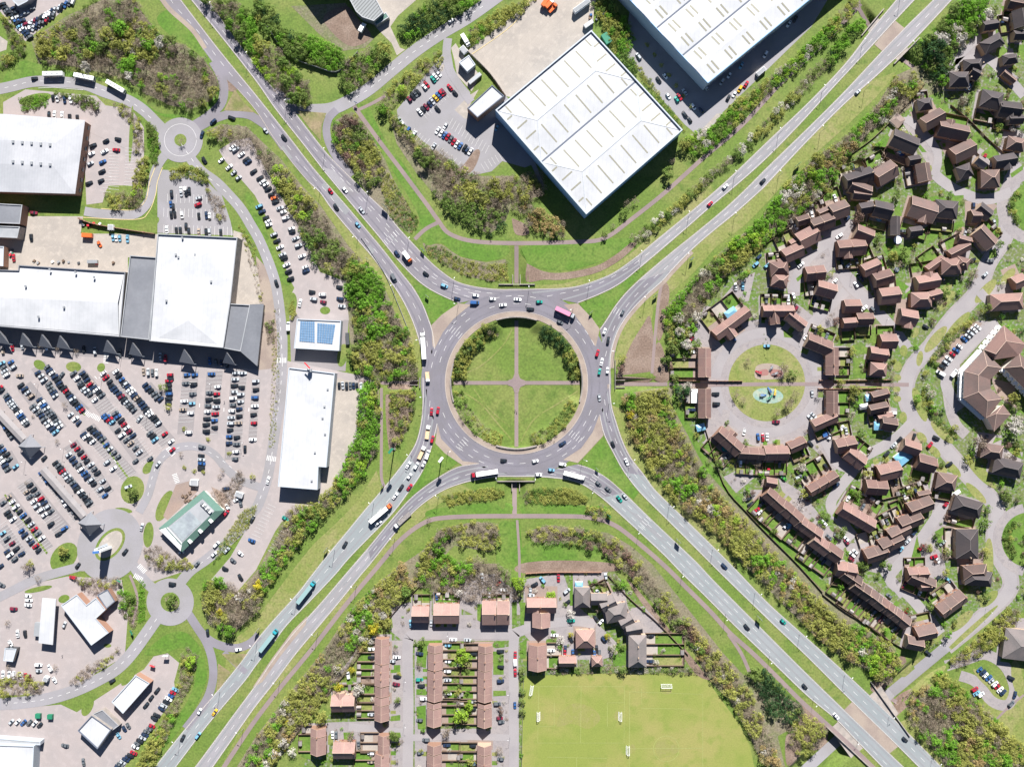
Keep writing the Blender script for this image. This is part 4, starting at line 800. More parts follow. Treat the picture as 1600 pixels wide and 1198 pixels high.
# pub
def pub():
    h = 6.5; q = [(317, 766), (349, 798), (283, 863), (246, 826)]; P = quad_frame(q, h); c = sum(P, Vector((0, 0)))/4
    r = empty('restaurant', (c.x, c.y, 0)); L = [p-c for p in P]
    MB().prism([tuple(p) for p in inset(L, .7)], 0, h-1.5, cap=False).build('wall', M['render'], r)
    I = inset(L, 3.6); I[3] = L[3].lerp(L[0], .12).lerp(L[2].lerp(L[1], .12), .16); 
    b = MB()
    for i in range(4):
        j = (i+1) % 4; f = [up(L[i], h-1.8), up(L[j], h-1.8), up(I[j], h), up(I[i], h)]; n_ = (f[1]-f[0]).cross(f[2]-f[0]); b.face(f if n_.z > 0 else f[::-1])
    b.build('mansard_roof', M['green_roof'], r)
    MB().poly([tuple(up(p, h-.05)) for p in I]).build('roof', M['pale_roof'], r)
    J = [I[3].lerp(I[0], .06).lerp(I[2].lerp(I[1], .06), .06), I[3].lerp(I[0], .62).lerp(I[2].lerp(I[1], .62), .06), I[3].lerp(I[0], .62).lerp(I[2].lerp(I[1], .62), .94), I[3].lerp(I[0], .06).lerp(I[2].lerp(I[1], .06), .94)]
    MB().poly([tuple(up(p, h+.1)) for p in J]).build('felt_roof', M['slate_flat'], r)
    Wh = [L[3].lerp(L[2], .05), L[3].lerp(L[2], .95), I[2].lerp(I[1], .03), I[3].lerp(I[0], .03)]
    b = MB(); f = [up(Wh[0], h-1.2), up(Wh[1], h-1.2), up(Wh[2], h+.12), up(Wh[3], h+.12)]; n_ = (f[1]-f[0]).cross(f[2]-f[0]); b.face(f if n_.z > 0 else f[::-1]); b.build('white_slope', M['white_plastic'], r)
    for k in range(6):
        p = I[0].lerp(I[1], .15+.15*k)*.86; MB().box((0, 0, 0), (1.7, 1.7, 1.4), rz=.8).build('air_handler', M['white_plastic' if k % 2 else 'steel'], r, (p.x, p.y, h+.6))
    for k in range(3):
        p = L[2].lerp(L[1], .2+.28*k)*.88; MB().box((0, 0, 0), (1.5, 2.4, 1.6), rz=.72).build('dormer', M['upvc'], r, (p.x, p.y, h-.6))
    reg(r, 'green-eaved restaurant with a grey flat roof beside the car park roundabout', 'restaurant', 300)
pub()
sheet('patio', [[(275, 757), (300, 750), (308, 768), (262, 812), (255, 806)], [(330, 760), (350, 770), (360, 790), (348, 798)]], 3.4, 'block_paving')
# petrol canopy etc.
def post_canopy(name, label, cat, q, h, m, posts, th=.7, grp=None):
    P = quad_frame(q, h); c = sum(P, Vector((0, 0)))/len(P); r = empty(name, (c.x, c.y, 0)); L = [p-c for p in P]
    MB().prism([tuple(p) for p in L], h-th, h, bottom=True).build('canopy_roof', M[m], r)
    for u, v in posts:
        p = bil(L, u, v); MB().tube((p.x, p.y, 0), (p.x, p.y, h-th-.01), .22).build('post', M['white_wall'], r)
    reg(r, label, cat, q[0][0], grp); return r, L, c
post_canopy('fuel_canopy', 'long narrow white canopy over the fuel pumps, lower left', 'canopy', [(66, 934), (87.5, 935.5), (82.5, 1007), (60, 1004)], 5.5, 'white_roof', [(.3, .1), (.7, .1), (.3, .5), (.7, .5), (.3, .9), (.7, .9)])
block('service_station_shop', 'L-shaped white-roofed building beside the fuel canopy', 'shop', [(95, 945.5), (120, 928), (135, 944.5), (150, 933), (165, 952), (150, 966), (170, 988), (142.5, 1008)], 6.5, 'white_roof', 'brick', .4)
block('store_annex', 'small grey-roofed annex on the right end of the L-shaped white building', 'building', [(151.5, 929), (168, 920), (180, 939), (166, 951)], 5, 'pale_roof', 'brick', .3, 'gutter')
block('kiosk', 'small white-roofed kiosk near the left edge of the fuel station', 'kiosk', [(7.5, 1012), (26, 1013), (20, 1033.5), (5, 1032)], 4.2, 'white_roof', 'glass', .3)
block('drive_through_restaurant', 'white oblong roofed restaurant with a brown end wall beside the looping drive-through', 'restaurant', [(212, 1054), (234, 1067), (192, 1114.5), (174, 1096)], 6, 'white_roof', 'brick', .6)
block('takeaway_restaurant', 'squarer white-roofed restaurant below the oblong one', 'restaurant', [(143, 1117), (174, 1139), (152, 1170), (121, 1141)], 6.5, 'white_roof', 'conc_wall', .7, 'gutter')
block('kitchen_annex', 'grey-roofed kitchen annex joined to the squarer white restaurant', 'building', [(144, 1115), (160, 1108), (186, 1133), (175, 1141)], 4.5, 'grey_roof', 'conc_wall', .4, 'pale_roof')
block('retail_unit', 'white-roofed shop in the lower left corner', 'shop', [(-40, 1162), (53, 1165), (50, 1230), (-40, 1230)], 8, 'white_roof', 'white_wall', .6)
block('retail_unit', 'low white-rimmed front of the shop in the lower left corner', 'shop', [(-40, 1150), (63, 1158), (63, 1163.5), (-40, 1160)], 5, 'pale_roof', 'white_wall', .3)
block('storage_shed', 'white roof among the cars in the top left corner', 'shed', [(18, -10), (52, -8), (42, 3), (28, 10), (20, 2)], 5, 'pale_roof', 'steel', .3)
# covered walkways in the car park
def walkway(label, a, c, wd, tip):
    A_, B_ = W(*a, 4), W(*c, 4); d = (B_-A_); l = math.hypot(d.x, d.y); r = empty('covered_walkway', (A_.x, A_.y, 0), math.atan2(d.y, d.x)); hw = wd*S/2
    b = MB(); b.face([(0, -hw, 3.6), (l, -hw, 3.6), (l, 0, 4.3), (0, 0, 4.3)]); b.face([(0, 0, 4.3), (l, 0, 4.3), (l, hw, 3.6), (0, hw, 3.6)]); b.face([(0, hw, 3.55), (l, hw, 3.55), (l, -hw, 3.55), (0, -hw, 3.55)]); b.build('canopy_roof', M['canopy_pale'], r)
    n = int(l/7)
    for k in range(n+1):
        for s_ in (-1, 1): MB().tube((l*k/n, s_*hw*.8, 0), (l*k/n, s_*hw*.8, 3.6), .13).build('post', M['white_wall'], r)
    t = 5.0; b = MB(); x0 = l+.5; ap = (x0+t, 0, 10); cs = [(x0, -t, 4), (x0+2*t, -t, 4), (x0+2*t, t, 4), (x0, t, 4)]
    for i in range(4): b.face([cs[i], cs[(i+1) % 4], ap])
    b.face(cs[::-1]); b.build('pyramid_roof', M['canopy_grey'], r)
    for q in cs: MB().tube((q[0], q[1]*.95, 0), (q[0], q[1]*.95, 4), .18).build('post', M['white_wall'], r)
    reg(r, label, 'canopy', a[0])
walkway('long pale covered walkway ending in a dark pyramid near the oval island', (66, 733), (131, 807), 13, 0)
walkway('pale covered walkway cut by the left edge and ending in a dark pyramid', (-15, 632), (37, 687), 13, 0)
# pylon on the oval island
p = W(168, 855, 0); o = empty('sign_tower', (p.x, p.y, 0)); MB().box((0, 0, 7.5), (5.4, 1.5, 15), taper=.8, rz=.1).build('tower', M['white_plastic'], o)
MB().box((-1.5, 1.2, 6), (3.6, 1.6, 12), rz=.4, taper=.6).build('fin', M['white_wall'], o); MB().box((0, 0, 15.6), (3.6, 1.4, 1.1), rz=.1).build('cap', M['sign_blue'], o)
reg(o, 'tall white sign tower standing on the oval paved island', 'sign', 168)

# subway mouths and retaining walls of the sunken island
def arcwall(label, cx, cy, r, a0, a1, zb, zt, th, mouth):
    o = empty('subway_portal', (*W(*(cx+r*math.cos(math.radians((a0+a1)/2)), cy+r*math.sin(math.radians((a0+a1)/2))), 0).to_2d(), 0)); b = MB(); n = 24
    def P(rr, a, z): v = W(cx+rr*math.cos(math.radians(a)), cy+rr*math.sin(math.radians(a)), 0, z); return v-o.location
    for i in range(n):
        A, B_ = a0+(a1-a0)*i/n, a0+(a1-a0)*(i+1)/n; am = abs((A+B_)/2-(a0+a1)/2); lo = -.6 if am < mouth else zb
        q = [P(r, A, lo), P(r, B_, lo), P(r, B_, zt), P(r, A, zt)]; q2 = [P(r-th, A, lo), P(r-th, B_, lo), P(r-th, B_, zt), P(r-th, A, zt)]
        b.face(q); b.face(q2[::-1]); b.face([q[3], q[2], q2[2], q2[3]]); b.face([q2[0], q2[1], q[1], q[0]])
    b.build('retaining_wall', M['conc_wall'], o)
    rl = MB()
    for i in range(n): rl.tube(P(r-th/2, a0+(a1-a0)*i/n, zt+.5), P(r-th/2, a0+(a1-a0)*(i+1)/n, zt+.5), .07, n=4)
    for i in range(0, n+1, 2): rl.tube(P(r-th/2, a0+(a1-a0)*i/n, zt), P(r-th/2, a0+(a1-a0)*i/n, zt+.5), .06, n=4)
    rl.build('guard_rail', M['dark_metal'], o)
    reg(o, label, 'underpass', cx)
arcwall('curved concrete subway mouth on the top side of the sunken roundabout garden', 807, 598, 104, 252, 288, -3.4, .9, 2, 3.4)
arcwall('curved concrete subway mouth on the right side of the sunken roundabout garden', 807, 598, 104, -17, 17, -3.4, .9, 2, 3.4)
arcwall('curved concrete subway mouth on the bottom side of the sunken roundabout garden', 807, 598, 104, 72, 108, -3.4, .9, 2, 3.4)
arcwall('curved concrete subway mouth on the left side of the sunken roundabout garden', 807, 598, 104, 163, 197, -3.4, .9, 2, 3.4)
def headwall(label, x0, y0, x1, y1, mx0, mx1, out):
    a, c = W(x0, y0), W(x1, y1); d = c-a; l = d.length; o = empty('subway_portal', (a.x, a.y, 0), math.atan2(d.y, d.x)); m0, m1 = l*mx0, l*mx1
    b = MB(); b.box((m0/2, 0, -1.1), (m0, .5, 4.4)); b.box(((m1+l)/2, 0, -1.1), (l-m1, .5, 4.4)); b.box(((m0+m1)/2, 0, .25), (m1-m0-.01, .5, 1.7)); b.build('retaining_wall', M['conc_wall'], o)
    b = MB(); b.box((m0+.2, out*3, -1.8), (.35, 6, 3)); b.box((m1-.2, out*3, -1.8), (.35, 6, 3)); b.build('wing_wall', M['conc_wall'], o)
    b = MB(); b.tube((0, 0, 1.7), (l, 0, 1.7), .07)
    for k in range(9): b.tube((l*k/8, 0, 1.1), (l*k/8, 0, 1.7), .06)
    b.build('guard_rail', M['dark_metal'], o); reg(o, label, 'underpass', x0)
headwall('straight subway headwall with a railing above the roundabout, facing the upper path', 779, 444.5, 836, 444.5, .38, .6, 1)
headwall('straight subway headwall with a railing below the roundabout, facing the lower path', 777, 751.5, 836, 751.5, .38, .6, -1)
headwall('short subway headwall at the left side of the roundabout', 656, 590, 656, 606, .25, .75, -1)
headwall('short subway headwall at the right side of the roundabout', 961, 562, 961, 608, .68, .95, 1)
# bridges
def bridge(label, poly, par, depth):
    o = empty('road_bridge', (*W(*poly[0]).to_2d(), 0)); off = o.location
    b = MB(); P = [W(*p)-off for p in poly]; b.prism([(p.x, p.y) for p in P], -1.2, -.02, bottom=True); b.build('deck', M['conc_wall'], o)
    for a, c in par:
        a, c = W(*a)-off, W(*c)-off; d = c-a; MB().box(((a.x+c.x)/2, (a.y+c.y)/2, .1), (d.length, .5, 2.4), rz=math.atan2(d.y, d.x)).build('parapet', M['conc_wall'], o)
    reg(o, label, 'bridge', poly[0][0])
bridge('road bridge carrying the dual carriageway over the lower road, bottom right', [(1288, 1126), (1372, 1064), (1432, 1158), (1345, 1205)], [((1360, 1064), (1421, 1149)), ((1291, 1134), (1372, 1210))], 6)
bridge('small bridge carrying the dual carriageway over a footpath, upper right', [(1345, 56), (1381, 14), (1437, 60), (1397, 101)], [((1345, 57), (1380, 15)), ((1396, 101), (1436, 60))], 4)
# ---------------- houses ----------------
ROOF = {'p': 'roof_pale_pink', 'r': 'roof_pink', 'b': 'roof_brown', 'd': 'roof_dark', 'g': 'roof_grey'}
RNAME = {'p': 'pale pink-tiled', 'r': 'pink-tiled', 'b': 'brown-tiled', 'd': 'dark-tiled', 'g': 'grey-tiled'}
# x1,y1,x2,y2 ridge ends, width, colour, form (g gable, h hip, c cross gable), homes in it, garden side (1 right of ridge direction, -1 left, 0 none), garden depth
T = tile
HOUSES = [
 ('in the top right corner', T(1200, 0), [(1350,160,1440,145,62,'d','g',1,0,0),(1345,300,1468,232,82,'d','h',1,0,0),(1505,12,1600,30,72,'b','g',1,1,60),(1572,60,1590,170,92,'d','g',1,1,60),(1540,215,1610,215,60,'d','g',1,0,0),(1470,372,1565,358,62,'d','h',1,0,0),(1225,405,1342,398,74,'d','h',1,0,0),(1270,440,1325,470,74,'d','g',1,1,50),(1138,492,1262,490,96,'d','h',1,0,0),(1335,605,1472,632,112,'d','h',1,1,70),(1445,672,1582,690,104,'d','c',1,1,60),(1510,742,1600,740,60,'d','g',1,0,0),(1500,885,1610,905,84,'b','h',1,0,0),(1485,440,1560,500,44,'b','g',1,0,0)]),
 ('in the upper right cul-de-sac', T(1200, 0), [(940,655,1030,640,74,'d','h',1,-1,50),(975,775,1098,708,92,'b','g',1,0,0),(1068,792,1252,832,100,'b','c',1,-1,60),(778,850,935,915,112,'d','g',1,1,60),(1158,972,1292,908,104,'b','g',1,0,0),(1418,1012,1548,990,84,'d','c',1,0,0),(883,1002,955,990,60,'d','g',1,0,0),(968,1018,988,1132,92,'b','g',1,1,50),(680,1112,798,1040,112,'b','g',1,-1,80),(488,1132,655,1078,92,'d','c',1,-1,60),(518,1152,645,1200,84,'b','g',1,0,0),(1192,1082,1278,1050,84,'d','h',1,0,0),(1310,988,1370,1030,62,'g','g',1,0,0),(1338,1112,1452,1110,112,'b','h',1,-1,60)]),
 ('along the wooded bank', T(1200, 300), [(398,130,502,92,104,'b','g',1,-1,90),(328,132,400,100,52,'b','g',1,0,0),(278,215,412,168,94,'b','g',2,-1,90),(185,185,262,162,62,'b','g',1,-1,70),(195,310,315,248,112,'r','g',2,-1,90),(148,322,200,295,52,'r','g',1,0,0),(103,402,218,350,92,'r','g',2,-1,90),(75,442,132,420,56,'r','g',1,0,0),(18,482,132,470,92,'r','h',1,-1,60),(28,542,128,560,84,'r','h',1,0,0)]),
 ('among the big upper plots', T(1200, 300), [(578,105,662,90,74,'d','g',1,0,0),(662,95,778,122,104,'d','g',1,1,60),(535,8,645,20,64,'b','g',1,0,0),(800,150,800,268,62,'d','g',1,0,0),(888,82,1052,132,134,'b','c',1,1,95),(1048,98,1192,112,112,'d','h',1,1,70),(888,248,968,238,62,'d','g',1,0,0),(1318,90,1392,150,84,'d','g',1,0,0),(1272,150,1332,150,84,'b','g',1,0,0),(1315,230,1408,330,104,'b','g',1,-1,60),(1192,290,1272,312,62,'b','g',1,0,0)]),
 ('along the middle estate street', T(1200, 300), [(552,240,658,282,92,'r','g',1,1,50),(438,352,612,338,104,'r','c',2,1,70),(598,492,702,448,84,'r','g',1,-1,90),(668,552,778,520,94,'r','g',1,-1,90),(702,652,828,638,104,'r','g',1,-1,80),(238,512,358,500,94,'r','g',2,1,80),(308,590,428,622,94,'r','g',2,1,70),(478,712,582,710,84,'r','g',1,0,0),(558,792,662,790,74,'r','g',1,1,60),(472,818,558,812,64,'r','g',1,1,70)]),
 ('on the distributor road bend', T(1200, 300), [(1138,392,1262,328,64,'r','g',1,-1,60),(1088,462,1212,458,104,'r','h',1,0,0),(1008,482,1112,408,54,'r','g',1,-1,70),(1178,430,1262,452,74,'r','h',1,0,0),(932,572,1072,548,94,'r','c',1,-1,80),(898,672,1028,668,94,'r','h',1,0,0),(1008,652,1088,630,62,'r','g',1,0,0),(828,772,932,792,104,'r','c',1,0,0),(1395,690,1600,678,104,'r','h',1,0,0),(1538,572,1610,540,84,'r','g',1,0,0),(703,932,808,930,94,'r','g',1,-1,50),(638,1002,752,1020,84,'r','g',1,1,60),(643,1102,748,1110,84,'r','h',1,0,0)]),
 ('in the upper crescent', T(1200, 300), [(-30,742,165,742,74,'r','g',3,-1,70),(128,760,232,842,74,'r','g',2,0,0),(40,750,50,825,62,'r','g',1,0,0),(248,920,398,982,92,'r','g',2,-1,60),(405,968,405,1142,82,'r','g',3,-1,80)]),
 ('in the upper left crescent', T(800, 300), [(1270,895,1480,738,78,'r','g',3,-1,110),(1345,845,1390,905,64,'r','g',1,0,0),(1205,975,1205,1155,80,'r','g',3,1,160)]),
 ('in the lower left crescent', T(800, 600), [(1205,28,1205,212,80,'r','g',2,1,70),(1285,295,1425,420,94,'r','g',3,1,90),(1418,430,1600,440,74,'r','g',3,1,90),(1330,375,1395,300,54,'r','g',1,0,0)]),
 ('in the lower right crescent', T(1200, 600), [(405,42,405,192,74,'r','g',2,-1,80),(288,262,432,198,74,'r','g',2,1,60),(-20,432,132,430,92,'r','g',2,1,90),(138,402,238,358,74,'r','g',1,1,60)]),
 ('on the bend below the footpath', T(1200, 600), [(653,82,758,55,64,'b','g',1,1,50),(638,162,752,138,64,'b','g',1,1,60),(712,240,808,256,84,'b','g',1,0,0),(698,215,792,200,54,'r','g',1,0,0),(428,392,552,368,94,'r','g',2,-1,90),(498,420,602,500,94,'r','g',2,-1,70),(263,672,438,570,74,'r','g',3,-1,110)]),
 ('in the middle lower estate', T(1200, 600), [(848,378,952,412,84,'r','g',1,0,0),(938,480,1052,512,94,'r','g',1,1,60),(1058,600,1182,622,104,'b','h',1,1,60),(693,562,832,528,104,'r','g',2,1,110),(613,642,748,650,94,'r','g',2,-1,70),(458,772,662,892,94,'r','g',4,-1,110),(888,792,1028,738,94,'b','g',2,-1,90),(948,698,1028,682,44,'b','g',1,0,0),(828,882,962,828,94,'b','g',2,-1,90),(763,952,888,890,84,'b','g',2,-1,90),(708,1022,842,960,94,'b','g',2,-1,90),(613,1082,748,1038,94,'b','g',2,-1,90)]),
 ('in the long diagonal terrace', T(1200, 600), [(-10,610,58,622,64,'r','g',1,0,0),(-10,672,105,775,84,'r','g',2,1,110),(88,755,205,860,88,'r','g',2,1,110),(190,855,330,955,84,'r','g',3,1,100),(280,965,380,1040,92,'r','g',2,1,100),(365,1020,455,1085,92,'r','g',1,1,100)]),
 ('on the lower distributor road', T(1200, 600), [(1163,740,1338,792,104,'d','h',1,1,70),(1250,905,1250,1092,140,'d','h',1,1,50),(1415,502,1592,542,104,'d','h',1,0,0),(1338,412,1472,432,94,'b','h',1,0,0),(1225,1182,1375,1170,92,'b','h',1,0,0),(428,1152,555,1172,92,'r','g',2,1,60),(875,1185,1005,1180,74,'r','g',2,-1,50)]),
 ('in the lowest diagonal terrace', T(1200, 898), [(470,-12,578,62,82,'b','g',2,1,110),(535,58,642,132,86,'b','g',2,1,110),(630,120,728,198,86,'b','g',2,1,110),(700,172,792,242,84,'r','g',2,1,110),(775,228,880,312,84,'b','g',2,1,110)]),
 ('near the lower right junction', T(1200, 898), [(888,8,1042,72,84,'b','g',2,1,50),(1080,238,1228,130,94,'b','g',3,-1,60),(1238,18,1405,32,94,'d','h',1,0,0),(930,378,1052,350,94,'b','g',1,-1,60),(868,420,972,442,84,'b','g',1,0,0),(1500,430,1660,450,190,'g','h',1,0,0),(955,75,1020,70,60,'r','g',1,0,0)]),
 ('beside the playing field', T(800, 898), [(92,195,276,195,94,'p','c',2,0,0),(183,235,183,330,112,'p','g',1,0,0),(160,438,160,598,114,'p','g',2,-1,90),(398,405,518,402,112,'p','h',1,0,0),(292,545,402,545,64,'p','g',1,0,0),(498,545,565,542,64,'p','h',1,0,0),(440,80,440,208,98,'g','h',1,0,0),(492,155,595,155,72,'g','g',1,-1,50),(556,202,645,158,84,'g','g',2,-1,90),(585,252,722,228,112,'g','h',2,0,0),(678,312,752,268,74,'g','g',1,-1,50),(712,348,812,330,74,'g','g',1,0,0),(785,378,785,582,112,'g','h',3,-1,230)]),
 ('on the top bottom-estate street', T(400, 898), [(972,250,1080,250,102,'p','g',2,-1,60),(1108,245,1268,245,124,'p','g',3,-1,60),(1410,240,1500,240,150,'p','g',1,-1,30),(1504,240,1582,240,148,'p','g',1,-1,30)]),
 ('in the bottom left terrace column', T(400, 898), [(785,398,785,440,88,'p','g',1,1,60),(785,442,785,556,92,'p','g',2,1,110),(783,560,783,694,92,'p','g',3,1,110),(783,700,783,760,86,'p','g',1,1,110),(783,764,783,812,92,'p','g',1,1,110),(783,816,783,912,92,'p','g',2,1,110)]),
 ('in the bottom middle terrace column', T(400, 898), [(1117,438,1117,484,90,'p','g',1,-1,110),(1117,488,1117,594,92,'p','g',2,-1,110),(1114,600,1114,788,92,'p','g',4,-1,110),(1110,800,1110,832,88,'p','g',1,-1,110),(1110,836,1110,946,90,'p','g',2,-1,110),(1110,1063,1110,1118,88,'p','g',1,-1,110),(1110,1122,1110,1235,92,'p','g',2,-1,110)]),
 ('in the bottom right terrace column', T(400, 898), [(1430,443,1430,486,88,'p','g',1,1,110),(1430,490,1430,596,90,'p','g',2,1,110),(1427,600,1427,792,90,'p','g',4,1,110),(1427,806,1427,832,88,'p','g',1,1,110),(1426,836,1426,950,90,'p','g',2,1,110),(1424,1066,1424,1122,88,'p','g',1,1,110),(1424,1126,1424,1235,90,'p','g',2,1,110)]),
 ('by the bottom tree belt', T(400, 898), [(468,808,615,806,104,'p','c',2,-1,50),(385,958,385,1010,96,'p','g',1,1,60),(385,1014,385,1122,98,'p','g',1,1,80),(480,1100,618,1100,104,'p','g',2,0,0),(795,1003,795,1128,72,'p','g',2,1,110),(784,1118,784,1235,92,'p','g',2,1,130)]),
]
GARD = {'lush': MB(), 'olive': MB(), 'block_paving': MB(), 'soil': MB(), 'concrete': MB(), 'estate_paving': MB()}
FOOT = []; DRIVES = []
rnd = random.Random(11)
def house(f, d, area, idx):
    x1, y1, x2, y2, wd, col, form, n, gs, gd = d
    a, c = f(x1, y1), f(x2, y2); A_, B_ = W(*a, 6.5), W(*c, 6.5); A_.z = B_.z = 0
    m = (A_+B_)/2; dv_ = B_-A_; L = dv_.length; ang = math.atan2(dv_.y, dv_.x); wm = wd*.25*S
    he = 5.0 if wm > 5.5 else 3.0; rise = min(wm/2*.88, 4.0)
    if form == 'h' or form == 'c': L = max(L, wm*1.05)
    r = empty('house', (m.x, m.y, 0), ang); hl, hw = L/2, wm/2; ov = .28
    brickm = M['brick' if col in 'rbp' and rnd.random() < .75 else 'brick_buff']
    wb = MB(); i_ = .3; wb.prism([(-hl+i_, -hw+i_), (hl-i_, -hw+i_), (hl-i_, hw-i_), (-hl+i_, hw-i_)], 0, he-.05, cap=False)
    if form != 'h':
        for s_ in (-1, 1): wb.face([(s_*(hl-i_), -hw+i_, he-.05), (s_*(hl-i_), hw-i_, he-.05), (s_*(hl-i_), 0, he+rise-.25)])
    kid(r, wb.build('wall', brickm, r))
    rb = MB(); z1 = he+rise
    def slope(p):
        n_ = (Vector(p[1])-Vector(p[0])).cross(Vector(p[2])-Vector(p[0]))
        if n_.z < 0: p = p[::-1]
        rb.face(p); rb.face([(x, y, z-.16) for x, y, z in p][::-1])
        for i in range(len(p)):
            q, s = p[i], p[(i+1) % len(p)]; rb.face([(q[0], q[1], q[2]-.16), (s[0], s[1], s[2]-.16), s, q])
    rg = MB()
    if form == 'h':
        k = max(hl-hw*.9, hl*.12)
        slope([(-hl, -hw, he), (hl, -hw, he), (k, 0, z1), (-k, 0, z1)]); slope([(hl, hw, he), (-hl, hw, he), (-k, 0, z1), (k, 0, z1)])
        slope([(hl, -hw, he), (hl, hw, he), (k, 0, z1)]); slope([(-hl, hw, he), (-hl, -hw, he), (-k, 0, z1)])
        rg.tube((-k, 0, z1), (k, 0, z1), .14, n=5)
        for sx in (-1, 1):
            for sy in (-1, 1): rg.tube((sx*hl, sy*hw, he), (sx*k, 0, z1), .12, n=5)
    else:
        slope([(-hl, -hw, he), (hl, -hw, he), (hl, 0, z1), (-hl, 0, z1)]); slope([(hl, hw, he), (-hl, hw, he), (-hl, 0, z1), (hl, 0, z1)])
        rg.tube((-hl, 0, z1), (hl, 0, z1), .14, n=5)
        for sx in (-1, 1):
            for sy in (-1, 1): rg.tube((sx*(hl-.1), sy*hw, he+.02), (sx*(hl-.1), 0, z1+.02), .09, n=4)
        for k in range(1, n):
            x_ = -hl+L*k/n
            for sy in (-1, 1): rg.tube((x_, sy*hw, he+.02), (x_, 0, z1+.02), .06, n=4)
        if form == 'c':
            s_ = -gs or -1; cw = min(hw*.8, 2.6); x_ = hl*.25*rnd.choice((-1, 1)); e = hw+1.3; zr = he+min(rise*.8, cw*.8)
            for sg in (-1, 1): slope([(x_+sg*cw, s_*e, he+.02), (x_+sg*cw, 0, he+.02), (x_, 0, zr), (x_, s_*e, zr)])
            rg.tube((x_, s_*e, zr), (x_, 0, zr), .12, n=5)
            gw = MB(); gw.prism([(x_-cw+.2, 0), (x_+cw-.2, 0), (x_+cw-.2, s_*(e-.25)), (x_-cw+.2, s_*(e-.25))], 0, he, cap=False); gw.face([(x_-cw+.2, s_*(e-.25), he), (x_+cw-.2, s_*(e-.25), he), (x_, s_*(e-.25), zr-.2)]); kid(r, gw.build('wall', brickm, r))
    ro = kid(r, rb.build('roof', M[ROOF[col]], r)); rg.build('ridge_tiles', M['ridge' if col in 'rbp' else 'roof_grey'], ro)
    # doors, windows and stacks for every home of the block
    front = -gs or 1
    if he > 4:
        for k in range(n):
            xc = -hl+L*(k+.5)/n; u = L/n
            WIN2((xc, front*(hw-i_), 3.9), 1.3, r); WIN2((xc-.2*u, front*(hw-i_), 1.4), 1.4, r); DOOR((xc+.25*u, front*(hw-i_), 1.05), r); WIN2((xc, -front*(hw-i_), 3.9), 1.5, r); WIN2((xc, -front*(hw-i_), 1.3), 2.0, r)
            if rnd.random() < .45:
                MB().box((xc+u*.42, 0, z1+.3), (.75, .55, 1.5)).build('chimney', brickm, ro)
    else: DOOR((0, front*(hw-i_), 1.05), r)
    FOOT.append((m.x, m.y, ang, hl, hw))
    reg(r, {'g': ('single ' if n == 1 else {2: 'paired ', 3: 'triple '}.get(n, 'long '))+RNAME[col]+' gabled house', 'h': RNAME[col]+' hip-roofed house', 'c': RNAME[col]+' house with a cross gable'}[form]+' '+area, 'house', a[0], 'houses '+area)
    # paved strip round the house and out to the street
    ca, sa = math.cos(ang), math.sin(ang); fy = front*(hw+(6.0 if he > 4 else 3.0)); by = -front*(hw+.8)
    q = [(m.x+ca*x-sa*y, m.y+sa*x+ca*y, 1.5*LV+.0007*len(FOOT)%.012) for x, y in ((-hl-1, by), (hl+1, by), (hl+1, fy), (-hl-1, fy))]
    n_ = (Vector(q[1])-Vector(q[0])).cross(Vector(q[2])-Vector(q[0])); GARD['estate_paving' if rnd.random() < .7 else 'block_paving'].face(q if n_.z > 0 else q[::-1])
    if he > 4:
        for k in range(n):
            if rnd.random() < .4:
                u, v = -hl+L*(k+rnd.uniform(.25, .75))/n, front*(hw+2.9); DRIVES.append(((m.x+ca*u-sa*v)/S+800, 599-(m.y+sa*u+ca*v)/S, -math.degrees(ang)+rnd.choice((90, 270, 88))))
    # plot behind
    if gs:
        ca, sa = math.cos(ang), math.sin(ang); dep = gd*.25*S*1.05
        # right of the ridge direction in the survey (y down) is -y or +y here
        sy = -gs
        def G(x, y): return (m.x+ca*x-sa*y*1, m.y+sa*x+ca*y)
        FL = []
        for k in range(n):
            x0, x1 = -hl+L*k/n, -hl+L*(k+1)/n; y0, y1, y2 = sy*(hw-.2), sy*(hw+dep*rnd.uniform(.12, .35)), sy*(hw+dep)
            ra = rnd.random(); km = 'lush' if ra < .55 else 'olive' if ra < .8 else 'soil' if ra < .88 else 'concrete'
            z = 2.6*LV + .0006*(len(FOOT)*7 % 20)
            def rect(mk_, xa, ya, xb, yb, zz):
                q = [(*G(xa, ya), zz), (*G(xb, ya), zz), (*G(xb, yb), zz), (*G(xa, yb), zz)]
                n_ = (Vector(q[1])-Vector(q[0])).cross(Vector(q[2])-Vector(q[0])); GARD[mk_].face(q if n_.z > 0 else q[::-1])
            rect('concrete' if rnd.random() < .4 else 'block_paving', x0, y0, x1, y1, z); rect(km, x0, y1, x1, y2, z+.01)
            if rnd.random() < .4: rect('soil', x0+.2, y2-sy*1.2, x1-.2, y2-sy*.2, z+.04)
            for xx in ([x0, x1] if k == n-1 else [x0]):
                FL.append((G(xx, y0+sy*.3), G(xx, y2)))
            if rnd.random() < .55: SHED(G(x0+1.4+rnd.random()*max(.1, x1-x0-2.8), y2-sy*1.3), ang+rnd.choice((0, math.pi/2)), area, a[0]+k)
            elif rnd.random() < .35: SHRUBS.append((G(x0+(x1-x0)*rnd.random(), y1+(y2-y1)*rnd.random()), rnd.uniform(.9, 1.9)))
        FL.append((G(-hl, sy*(hw+dep)), G(hl, sy*(hw+dep)))); FENCE(FL, area, a[0])
